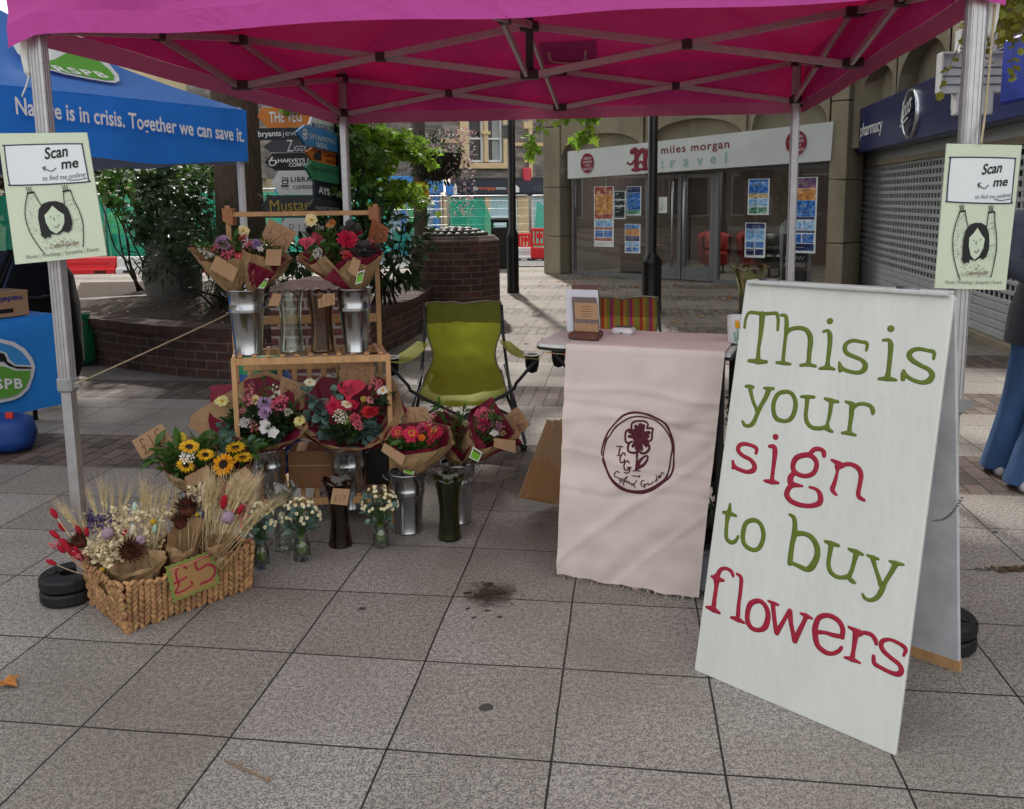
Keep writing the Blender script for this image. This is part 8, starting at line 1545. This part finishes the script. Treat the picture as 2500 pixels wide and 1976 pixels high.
# ------------------------------------------------------------------ wicker basket of dried flowers
zb_ = Z(80, 1150, 3.087)
FC, RC, LC = g(310, 1546), g(608, 1438), g(222, 1476); bu_ = (RC-FC); bl = bu_.length; bu_.normalize(); bw = (LC-FC).length; bn_ = V3((-bu_.y, bu_.x, 0)); BH = .185
bk_ = thing('wicker_basket', 'rectangular woven water hyacinth basket with hand holes, full of dried flowers', 'basket', FC+bu_*bl/2+bn_*bw/2)
WV = M('hyacinth_weave', '#a88058', .75, var=.4, vs=22, isl=.2, bump=.2, bs=120, stretch=(1, 1, 1)); WVD = M('basket_inside', '#5a3c22', .9, var=.3)
def top_h(s, L_): return BH*(.92+.06*cos(2*pi*s/L_*2))-(.012 if abs(s-L_/2) < .05 else 0)
def side(a, b, nrm, hole):
    L_ = (b-a).length; d = (b-a)/L_; n = int(L_/.021); m = 8; lean = nrm*.02
    for i in range(n):
        s = (i+.5)*L_/n; H_ = top_h(s, L_)
        for j in range(m):
            z = (j+.5)*H_/m
            if hole and abs(s-L_*.5) < .045 and H_*.58 < z < H_*.86: continue
            sg = 1 if i % 2 else -1; ax = (UP*.82+d*sg*.42+nrm*.12).normalized(); x = ax.cross(nrm).normalized(); p = a+d*s+UP*(z+(.004 if i % 2 else -.004))+lean*(z/BH)+nrm*(.003*sin(z*40+s*60))
            yield p, (ax, x, x.cross(ax))
A_, B_, C_, D_ = FC, FC+bu_*bl, FC+bu_*bl+bn_*bw, FC+bn_*bw
for a, b, nr, hole in ((A_, B_, -bn_, 0), (B_, C_, bu_, 1), (C_, D_, bn_, 0), (D_, A_, -bu_, 1)):
    mb = MB(); mb.smooth = True
    for p, (ax, x, y) in side(a, b, nr, hole): mb.ball(p, (.0098, .0078, .0185), 7, 4, (x, y, ax), .16)
    # plaited rim
    L_ = (b-a).length; d = (b-a)/L_; k = int(L_/.014)
    for i in range(k): s = (i+.5)*L_/k; sg = 1 if i % 2 else -1; ax = (d*.8+UP*.45*sg+nr*.2).normalized(); x = ax.cross(nr).normalized(); mb.ball(a+d*s+UP*(top_h(s, L_)+.004)+nr*(.02+.004*sg), (.008, .009, .016), 6, 4, (x, x.cross(ax), ax), .1)
    mb.build('woven_side', WV, bk_)
for q0, d0 in ((A_, -bn_-bu_), (B_, bu_-bn_), (C_, bn_+bu_), (D_, bn_-bu_)):
    mb = MB(); mb.smooth = True; d0 = d0.normalized()
    for j in range(11): z = (j+.5)*BH/10.4; sg = 1 if j % 2 else -1; x = UP.cross(d0); ax = (UP*.8+x*sg*.45).normalized(); mb.ball(q0+UP*z+d0*(.003+.021*z/BH), (.011, .010, .019), 7, 4, (x, d0, ax), .15)
    mb.build('woven_corner', WV, bk_)
mb = MB()
for a, b, nr in ((A_, B_, -bn_), (B_, C_, bu_), (C_, D_, bn_), (D_, A_, -bu_)): mb.poly([a-nr*.006+UP*.004, b-nr*.006+UP*.004, b-nr*.006+UP*BH*.88+nr*.016, a-nr*.006+UP*BH*.88+nr*.016])
mb.poly([q+UP*.006 for q in (A_, B_, C_, D_)]); mb.build('lining', WVD, bk_)
# five pound label
P = [hit(*zb_(x, y), FC-bn_*.045+UP*0, bn_) for x, y in ((1000, 725), (1345, 600), (1412, 845), (1060, 990))]
n = -bn_; lab = MB(); out = []
for i in range(4):
    a, b = P[i], P[(i+1) % 4]; c0_ = sum(P, V3((0, 0, 0)))/4; k = (7, 5, 7, 5)[i]
    for j in range(k*4): t = j/(k*4); q = a.lerp(b, t); out.append(q+(c0_-q).normalized()*(-.004+.006*abs(sin(pi*k*t))))
lab.extrude(out[::-1], -n*.002); o = lab.build('price_label', M('olive_card_edge', '#7d8a44', .7), None); tag(o, 'scalloped kraft label edged olive with 5 pounds in red, tied to the basket front', 'price label')
Q = [c0_.lerp(p, .86)+n*.0008 for p in P]; MB().extrude(Q[::-1], n*.0006).build('kraft_face', M('label_kraft', '#a27c4c', .8), o)
mb = MB(); LP = lambda x, y, k=0: hit(*zb_(x, y), P[0]+n*(.0022+.0002*k), n)
RDP = M('red_paint_pen', '#9c1a38', .5)
for k, (ps, r) in enumerate((([(1160, 735), (1120, 715), (1080, 755), (1085, 810), (1100, 860), (1075, 920), (1140, 900), (1200, 860), (1195, 835)], 8), ([(1065, 850), (1160, 800)], 8), ([(1340, 632), (1230, 678), (1245, 745), (1320, 705), (1375, 735), (1350, 810), (1265, 852)], 9))): stroke(mb, [LP(x, y, k) for x, y in ps], r*.00045, n, .0008)
mb.build('lettering', RDP, o); mb = MB(); mb.tube([LP(1020, 752, 6), LP(1180, 700, 6), LP(1342, 624, 6)], .0016, 5); mb.build('tie_string', M('pink_string', '#c08a7a', .8), o)
# dried bunches, each rooted in the basket
rd = random.Random(77); bc = FC+bu_*bl/2+bn_*bw/2
WHT = M('wheat_straw', '#d8c69c', .8, var=.2, isl=.25); CRD = M('dried_cream', '#d6c6a2', .85, var=.15, isl=.2); REDT = M('bunny_tail_red', '#a8142c', .9, var=.2, bump=.5, bs=300); PROT = M('dried_protea', '#4a2414', .9, var=.4, isl=.4); PUR = M('dried_statice', '#4a3870', .8, isl=.3); MNT = M('dyed_mint', '#a3bdaf', .9, isl=.1); CRP = M('bunny_tail_cream', '#d6c9ae', .95, bump=.5, bs=300); THI = M('dried_scabious', '#a08a9c', .9, var=.3, bump=.5, bs=120); YEL_ = M('craspedia', '#c2a01c', .9, bump=.6, bs=300); PINKD = M('dyed_pink', '#c46a70', .85, isl=.2)
def zp(x, y, Y): return at(*zb_(x, y), Y)
def root(x): q = zp(x, 700, 2.98); return V3((q.x, 3.0, .10))
def stalk(mb, b, e, r=.0015): 
    m = b.lerp(e, .5)+rdir(rd)*.012; Q = smooth_pts([b, m, e], 3); mb.tube(Q, r, 4, False); return (Q[-1]-Q[-2]).normalized()
def ear_(mb, e, d, L_=.06, awn=.085):
    u, v = basis(d)
    for i in range(12):
        q = e+d*(L_*i/12); a = i*2.4; o = u*cos(a)+v*sin(a); leaf(mb, q, (d+o*.35).normalized(), o, .018, 'oval', .3, 0); mb.tube([q, q+(d+o*.16).normalized()*(awn*rd.uniform(.7, 1.2))], [.0008, .0004], 3, False)
def bunch(label, x, parts):
    t = thing('dried_bunch', label, 'dried flowers', root(x), 0, 'dried flower bunches in the basket'); b = root(x); st = MB()
    for kind, pts in parts:
        mats = {'tailred': REDT, 'tailcream': CRP, 'tailmint': MNT, 'wheat': WHT, 'protea': PROT, 'statice': PUR, 'cream': CRD, 'ball': THI, 'yellow': YEL_, 'pink': PINKD}[kind]
        for q_ in pts:
            mb = MB(); xx, yy, *o_ = q_; Y = 2.98+(o_[0] if o_ else 0); s = o_[1] if len(o_) > 1 else 1; e = zp(xx, yy, Y); d = stalk(st, b+rdir(rd)*.02, e)
            if kind.startswith('tail'):
                mb.smooth = True; u, v = basis(d); mb.ball(e, (.009*s, .009*s, .021*s), 8, 6, (u, v, d), .06); mb.smooth = False
                for i in range(16): q = e+rdir(rd)*.008; mb.tube([q, q+(d+rdir(rd)*.7).normalized()*.012], .0003, 3, False)
            elif kind == 'wheat': ear_(mb, e-d*.03, d)
            elif kind == 'protea':
                u, v = basis(d)
                for ri, (k, tl) in enumerate(((18, .45), (16, .75), (14, 1.05), (10, 1.3))): ring(mb, e-d*.01, d, k, .040*s, tl, 'lance', rd, ri*.2, .5, -.1, .006)
                mb.smooth = True; mb.lathe([(.004, -.03), (.016*s, -.02), (.02*s, 0), (.016*s, .012), (.001, .014)], e, 12, (u, v, d)); mb.smooth = False
            elif kind == 'statice':
                for i in range(46): q = e+V3([rd.gauss(0, .014*s) for _ in range(3)]); ring(mb, q, (rdir(rd)+UP).normalized(), 4, .006, .5, 'round', rd, rd.random())
            elif kind in ('cream', 'pink'):
                for i in range(34): q = e+V3([rd.gauss(0, .014*s) for _ in range(3)]); leaf(mb, q, rdir(rd)+UP*.4, rdir(rd), .019*s*rd.uniform(.6, 1.2), rd.choice(('oval', 'round', 'lance')), .5, .4)
            elif kind in ('ball', 'yellow'):
                mb.smooth = True; mb.ball(e, (.019 if kind == 'ball' else .009)*s, 12, 8, None, .05); mb.smooth = False
            mb.build({'tailred': 'bunny_tail', 'tailcream': 'bunny_tail', 'tailmint': 'seed_head', 'wheat': 'wheat_ear', 'protea': 'protea_head', 'statice': 'statice_head', 'cream': 'dried_bloom', 'ball': 'seed_head', 'yellow': 'yellow_ball', 'pink': 'pink_grass'}[kind], mats, t)
    st.build('stalks', WHT, t); return t
U = rd.uniform
bunch('dried bunch with crimson bunny tails spilling over the left of the basket', 480, [('tailred', [(160, 320, -.02, 1.1), (222, 425), (165, 480, -.02, 1.1), (345, 445), (405, 460), (300, 580), (245, 560, -.03, 1.5), (290, 610, -.03, 1.3), (215, 590, -.04), (340, 640, -.05, 1.4), (140, 690, -.04), (265, 555), (330, 600, -.04), (230, 540), (690, 470, .0, .8)]), ('tailcream', [(318, 500), (440, 560, -.04, 1.4), (620, 560, -.03, 1.1)]), ('protea', [(350, 525, 0, 1.2)]), ('pink', [(350, 640, -.05), (200, 560)])])
bunch('dried bunch of cream blooms with a brown protea at the front left of the basket', 620, [('cream', [(530, 540), (480, 620, -.05), (560, 610, -.05), (620, 640, -.06), (520, 660, -.06), (580, 700, -.07), (660, 600, -.03), (560, 530), (740, 540), (700, 350, .05), (660, 440, .02), (790, 340, .05), (600, 380, .04), (640, 560, -.04), (450, 600, -.05), (700, 500), (840, 520, -.0), (500, 580, -.04), (720, 420, .03), (540, 690, -.07)]), ('protea', [(730, 610, -.06, 1.5)]), ('ball', [(565, 470, .0, 1.2), (810, 525, -.02, 1.0), (730, 560, 0, .7)]), ('tailcream', [(755, 450, 0, 1.3), (600, 570, -.04)]), ('yellow', [(523, 748, -.09, 1.1)])])
bunch('dried bunch of purple statice and wheat at the back left of the basket', 560, [('statice', [(580, 350, .06), (510, 400, .05), (580, 400, .04), (430, 350, .07), (380, 345, .07), (470, 370, .06)]), ('wheat', [(440, 230, .08), (520, 210, .08), (300, 390, .02), (550, 230, .09), (350, 430, .02), (400, 470, .0), (660, 240, .09), (700, 250, .09), (260, 350, .02), (600, 260, .08), (470, 300, .06)]), ('cream', [(360, 330, .07), (640, 310, .07), (680, 330, .07), (560, 450, .04), (660, 520, .03), (760, 620, .02), (500, 480, .05), (860, 600, .05), (930, 520, .06), (980, 440, .07), (620, 480, .06), (880, 470, .07)])])
bunch('dried wheat bunch with a mint head and yellow ball in the basket middle', 880, [('wheat', [(840, 230, .08), (860, 220, .08), (890, 260, .07), (920, 280, .07), (960, 270, .08), (830, 270, .08), (980, 300, .06), (870, 300, .07), (1000, 260, .08), (1040, 300, .08), (1070, 310, .08)]), ('yellow', [(908, 383, .0, 1.3), (815, 215, .08, .5)]), ('tailmint', [(770, 280, .06, 1.15), (920, 440, -.0, 1.0), (760, 430, .02, .9)]), ('cream', [(800, 350, .05), (900, 350, .05), (1010, 330, .07), (860, 400, .03)])])
bunch('kraft wrapped dried bunch with two dark proteas standing behind the price label', 1130, [('protea', [(1165, 290, .04, 1.7), (1110, 380, .02, 1.2)]), ('cream', [(1200, 160, .08, .9), (1240, 225, .06, 1.2), (1190, 165, .08, .8)]), ('tailcream', [(1300, 140, .08, 1.6), (1330, 165, .08, 1.3), (1260, 120, .09)]), ('yellow', [(1240, 330, .03)])])
bunch('broad dried bunch of pale wheat fanning over the right of the basket', 1300, [('wheat', [(U(1290, 1640), U(150, 340), U(0, .08)) for _ in range(62)]+[(1750, 300, .0), (1700, 330, 0), (1790, 300, .01), (1640, 360, -.01), (1660, 400, -.02), (1580, 430, -.03), (1620, 300, 0)]), ('ball', [(1475, 352, -.03, 1.25)]), ('tailred', [(1440, 235, .0, 1.5), (1565, 292, .0, 1.1)]), ('pink', [(1540, 240, .04), (1600, 330, .02), (1430, 170, .07), (1580, 200, .05), (1470, 150, .07)])])
for lab, bot, loop, Y in (('fold of kraft paper round the middle dried bunch', (1120, 740, 50), [(1060, 430, -.02), (1020, 520, -.05), (1130, 600, -.07), (1200, 560, -.05), (1260, 370, -.01), (1200, 360, .04), (1110, 390, .03)], 2.97), ('kraft paper sleeve lying over the front rim of the basket', (790, 900, 40), [(590, 735, -.03), (700, 765, -.05), (900, 715, -.05), (985, 655, -.03), (960, 610, .02), (820, 600, .05), (690, 650, .03)], 2.90), ('kraft paper cuff round the pale wheat bunch', (1410, 640, 40), [(1318, 500, -.02), (1340, 570, -.05), (1420, 545, -.06), (1500, 500, -.04), (1450, 478, .01), (1370, 480, .02)], 2.96)):
    o, c_, e_ = wrap(None, 'kraft_sleeve', zb_, Y, bot, loop, KRAFT, .008, int(bot[0])); tag(o, lab, 'paper sleeve', 'kraft sleeves in the basket')
# ------------------------------------------------------------------ person at the right edge
pp_ = g(2478, 1185); prs = thing('person', 'person with crossed arms in wide blue jeans and dark jacket, cut by the right edge', 'person', pp_)
def body(): 
    px = pp_.x+.16; py = pp_.y+.02; return V3((px, py, 0))
bd_ = body(); SKIN = M('skin', '#b8866c', .55, var=.06); 
mb = MB(); mb.smooth = True; C3 = lambda x, y, z: bd_+V3((x, y, z))
mb.lathe([(.02, .80), (.155, .84), (.17, .95), (.135, 1.08), (.16, 1.25), (.18, 1.36), (.13, 1.43), (.055, 1.46), (.05, 1.52)], bd_, 20, fn=lambda a, r, z, i: (r*(1.0 if abs(cos(a)) > .6 else .72), z)); mb.ball(C3(0, -.01, 1.60), (.072, .09, .112), 16, 12)
mb.ball(C3(0, -.105, 1.585), (.012, .018, .016), 8, 6)
for s in (-1, 1):
    mb.ball(C3(s*.074, .0, 1.595), (.012, .02, .03), 8, 6)
    f0 = g(2446, 1150) if s < 0 else g(2506, 1190); hp0 = C3(s*.085, 0, .9); mb.tube([hp0, hp0.lerp(f0, .5), f0+UP*.08], [.085, .058, .04], 12)
    mb.tube([C3(s*.175, 0, 1.37), C3(s*.235, -.04, 1.12), C3(s*.10, -.20, 1.17), C3(-s*.12, -.19, 1.20+.03*s)], [.052, .043, .036, .026], 12)
hc = C3(-.155, -.17, 1.235)
mb.ball(hc, (.04, .02, .045), 10, 8)
for f in range(4): mb.tube(smooth_pts([hc+V3((-.02, -.012, .026-.018*f)), hc+V3((-.05, -.020, .026-.018*f)), hc+V3((-.068+.003*f, .0, .022-.018*f))], 3), [.0085]*7, 8)
mb.tube(smooth_pts([hc+V3((.005, -.012, .03)), hc+V3((-.02, -.022, .058)), hc+V3((-.035, -.02, .075))], 3), .009, 8); bdy = mb.build('body', SKIN, prs)
for s in (-1, 1): mb = MB(); mb.smooth = True; mb.ball(C3(s*.03, -.084, 1.612), (.011, .008, .007), 8, 6); mb.build('eye', INKWHT, bdy); mb = MB(); mb.ball(C3(s*.03, -.091, 1.612), (.005, .003, .005), 8, 6); mb.build('iris', BLACK, bdy)
mb = MB(); mb.smooth = True; mb.ball(C3(0, -.092, 1.547), (.024, .008, .006), 10, 6); mb.build('lips', M('lips', '#9a5a50', .5), bdy)
DNM = M('denim', '#3d5f8c', .85, var=.3, vs=5, bump=.25, bs=120, stretch=(2, 2, .5))
for s, fx in ((-1, 0), (1, .0)):
    mb = MB(); mb.smooth = True; ft = g(2446, 1150) if s < 0 else g(2506, 1190)
    hip = C3(s*.085, 0, .92); rows = []
    for k in range(15):
        t = k/14; c = hip.lerp(V3((ft.x, ft.y, .03)), t); r = .105-.028*sin(pi*min(1, t*1.3)*.62)+.05*max(0, t-.5)*2*max(0, t-.3); rows.append([c+V3((cos(a)*r*(1.0+.04*sin(a*5+t*3)*t*1.5), sin(a)*r*(.92+.05*sin(a*4+1)*t), 0)) for a in [2*pi*i/20 for i in range(20)]])
    mb.grid(rows, closeu=True); mb.build('jeans', DNM, bdy)
    mb = MB(); mb.smooth = True; d = V3((-.55, -.8, 0)).normalized(); sd_ = V3((-d.y, d.x, 0)); mb.lathe([(.001, 0), (.9, .0), (1, .012), (1, .03), (.86, .05), (.5, .068), (.001, .07)], ft+d*.0+UP*.0, 18, (d*.12, sd_*.045, UP)); mb.build('shoe', M('white_shoe', '#c9ccd0', .5), bdy)
JK = M('dark_jacket', '#272b36', .8, var=.2, vs=7, bump=.3, bs=14)
mb = MB(); mb.smooth = True
mb.lathe([(.215, .78), (.2, .9), (.165, 1.08), (.185, 1.25), (.2, 1.36), (.15, 1.44), (.075, 1.47)], bd_, 22, fn=lambda a, r, z, i: (r*(1.0 if abs(cos(a)) > .6 else .76)*(1+.05*sin(a*5+z*9)), z-(.05*max(0, -cos(a)) if i == 0 else 0))); mb.build('jacket', JK, bdy)
for s in (-1, 1):
    mb = MB(); mb.smooth = True; mb.tube(smooth_pts([C3(s*.18, 0, 1.38), C3(s*.245, -.04, 1.12), C3(s*.10, -.205, 1.17), C3(-s*.08, -.195, 1.19+.03*s)], 4), [.072, .07, .068, .066, .066, .066, .064, .06, .058, .056, .052, .05, .048], 14); mb.build('sleeve', JK if s > 0 else M('grey_blue_sleeve', '#4a5161', .85, var=.25, vs=9, bump=.3, bs=20), bdy)
mb = MB(); mb.smooth = True; mb.ball(C3(0, .018, 1.625), (.085, .095, .11), 16, 10); mb.lathe([(.085, 1.62), (.09, 1.5), (.075, 1.40)], C3(0, .03, 0), 14, fn=lambda a, r, z, i: (r*(1 if sin(a) > -.3 else .75), z)); mb.build('hair', M('dark_hair', '#2e221b', .7, var=.3, vs=30), bdy)
# ------------------------------------------------------------------ marks and litter on the paving
def blot(name, label, cat, c, r, mat, n=26, seed=1, ir=.35, h=.0022, sy=.6):
    rr = random.Random(seed); mb = MB(); out = []
    for i in range(n): a = 2*pi*i/n; k = r*(1+ir*noise.noise(V3((cos(a)*2.3+seed, sin(a)*2.3, 0)))+ir*.5*rr.uniform(-1, 1)); out.append(c+V3((cos(a)*k, sin(a)*k*sy, h)))
    mb.poly(out); mb.poly([c+(p-c)*.55+UP*.0015 for p in out]); o = mb.build(name, mat); return tag(o, label, cat)
STN = M('dung_stain', '#3a3024', .9, var=.5, vs=35, bump=.8, bs=90)
c = g(1200, 1452); t = thing('dirt_patch', 'dark brown smear of dirt on the paving in front of the counter', 'dirt', c); r3 = random.Random(8)
def stain_mat():
    m, nt, N, L, b = newmat('soaked_stain'); tc = N.new('ShaderNodeTexCoord'); ln_ = N.new('ShaderNodeVectorMath'); ln_.operation = 'LENGTH'; L.new(tc.outputs['Object'], ln_.inputs[0]); nz = N.new('ShaderNodeTexNoise'); nz.inputs['Scale'].default_value = 16; nz.inputs['Detail'].default_value = 7; nz.inputs['Roughness'].default_value = .75; L.new(tc.outputs['Object'], nz.inputs[0])
    ma_ = N.new('ShaderNodeMath'); ma_.operation = 'MULTIPLY_ADD'; ma_.inputs[1].default_value = .22; L.new(nz.outputs[0], ma_.inputs[0]); L.new(ln_.outputs['Value'], ma_.inputs[2]); mr = N.new('ShaderNodeMapRange'); mr.inputs[1].default_value = .13; mr.inputs[2].default_value = .22; mr.inputs[3].default_value = .85; mr.inputs[4].default_value = 0; L.new(ma_.outputs[0], mr.inputs[0])
    b.inputs['Base Color'].default_value = lin('#3a3024'); b.inputs['Roughness'].default_value = .9; t_ = N.new('ShaderNodeBsdfTransparent'); ms = N.new('ShaderNodeMixShader'); L.new(mr.outputs[0], ms.inputs[0]); L.new(t_.outputs[0], ms.inputs[1]); L.new(b.outputs[0], ms.inputs[2]); L.new(ms.outputs[0], N['Material Output'].inputs[0]); return m
mb = MB(); mb.poly([c+V3((.24*cos(q), .2*sin(q), .0008)) for q in [2*pi*i/24 for i in range(24)]]); mb.build('smear', stain_mat(), t)
for k in range(18):
    mb = MB(); tt = r3.random(); o = c+V3((r3.gauss(-.005, .062)*(.5+tt*.7), r3.gauss(.0, .05)*(.5+tt*.7), 0)); R_ = r3.uniform(.004, .020)*(1.25-.6*tt); rows = []
    for j in range(4): rows.append([o+V3((cos(q)*R_*(1-j/3.2)*(1+.5*noise.noise(V3((cos(q)*2, sin(q)*2, k*3)))), sin(q)*R_*(.35+.4*(k % 3)/2)*(1-j/3.2)*(1+.5*noise.noise(V3((cos(q)*2, sin(q)*2, k*3+9)))), .0012+.0002*(k % 7)+.004*(j/3)*r3.uniform(.3, 1))) for q in [2*pi*i/12 for i in range(12)]])
    mb.smooth = True; mb.grid(rows, closeu=True); mb.build('crumb', STN, t)
mb = MB()
for i in range(70): q = c+V3((r3.gauss(0, .055), r3.gauss(.0, .045), .005)); leaf(mb, q, V3((r3.uniform(-1, 1), r3.uniform(-1, 1), .1)), UP, r3.uniform(.01, .03), 'lance')
mb.build('fibres', M('dry_straw_dirt', '#5a4a32', .9, isl=.3), t)['kind'] = 'stuff'
GUM = M('flattened_gum', '#4b4644', .85, var=.15)
for i, (x, y, r) in enumerate(((1187, 1728, .021), (884, 1487, .014), (1157, 1509, .009), (1220, 1507, .010), (1142, 1487, .009), (2430, 1300, .012), (740, 1290, .008))):
    o = blot('gum_spot', ('round dark chewing gum spot on the near middle slab', 'dark gum spot on the slab left of the dirt smear', 'small dark spot just below the dirt smear, left of two', 'small dark spot just below the dirt smear, right of two', 'small dark spot touching the lower left of the dirt smear', 'dark gum spot on the slab right of the painted sign', 'small gum spot beside the jam jars')[i], 'gum spot', g(x, y), r, GUM, 18, i+3, .22, .0016, .9); o['group'] = 'gum spots on the paving'
c = g(2470, 1392); t = thing('dirt_patch', 'small heap of dry leaf debris on the paving right of the painted sign', 'dirt', c); mb = MB()
for i in range(60): q = c+V3((r3.gauss(0, .05), r3.gauss(0, .015), .006)); leaf(mb, q, V3((r3.uniform(-1, 1), r3.uniform(-.5, .5), .1)), UP, r3.uniform(.012, .035), 'oval')
mb.build('debris', M('dry_straw_dirt', '#5a4a32', .9, isl=.3), t)['kind'] = 'stuff'
DRY = M('dry_leaf', '#a8742e', .75, var=.35, vs=40, isl=.3)
mb = MB(); leaf(mb, g(0, 1672)+UP*.012, V3((.8, -.25, .05)), UP, .075, 'maple', .3, .2); o = mb.build('fallen_leaf', DRY); tag(o, 'dry orange leaf on the paving at the left edge', 'leaf')
mb = MB(); mb.smooth = True; P_ = smooth_pts([g(550, 1860)+UP*.004, g(580, 1878)+UP*.006, g(620, 1892)+UP*.004, g(655, 1911)+UP*.006], 4); mb.tube(P_, .0018, 5); mb.ball(P_[-1]+UP*.003, .006, 8, 6)
for k in range(3, 9): mb.tube([P_[k], P_[k]+V3((r3.uniform(-.02, .02), r3.uniform(.005, .02), .004))], .0008, 4)
o = mb.build('dry_twig', M('dry_twig', '#8a6f50', .85)); tag(o, 'thin dry twig with a seed head on the near paving', 'twig')
mb = MB()
for i in range(130):
    x, y = r3.uniform(1340, 1900), r3.uniform(672, 800); q = g(x, y); leaf(mb, q+UP*.012, V3((r3.uniform(-1, 1), r3.uniform(-1, 1), .08)), UP, r3.uniform(.05, .11), 'maple', .3, .3)
for i in range(26):
    q = g(r3.uniform(1240, 1340), r3.uniform(690, 860)); leaf(mb, q+UP*.01, V3((r3.uniform(-1, 1), r3.uniform(-1, 1), .08)), UP, r3.uniform(.04, .08), 'oval', .3, .3)
o = mb.build('fallen_leaves', DRY); tag(o, 'scatter of dry autumn leaves on the paving before the travel agent', 'leaves', None, 'stuff')
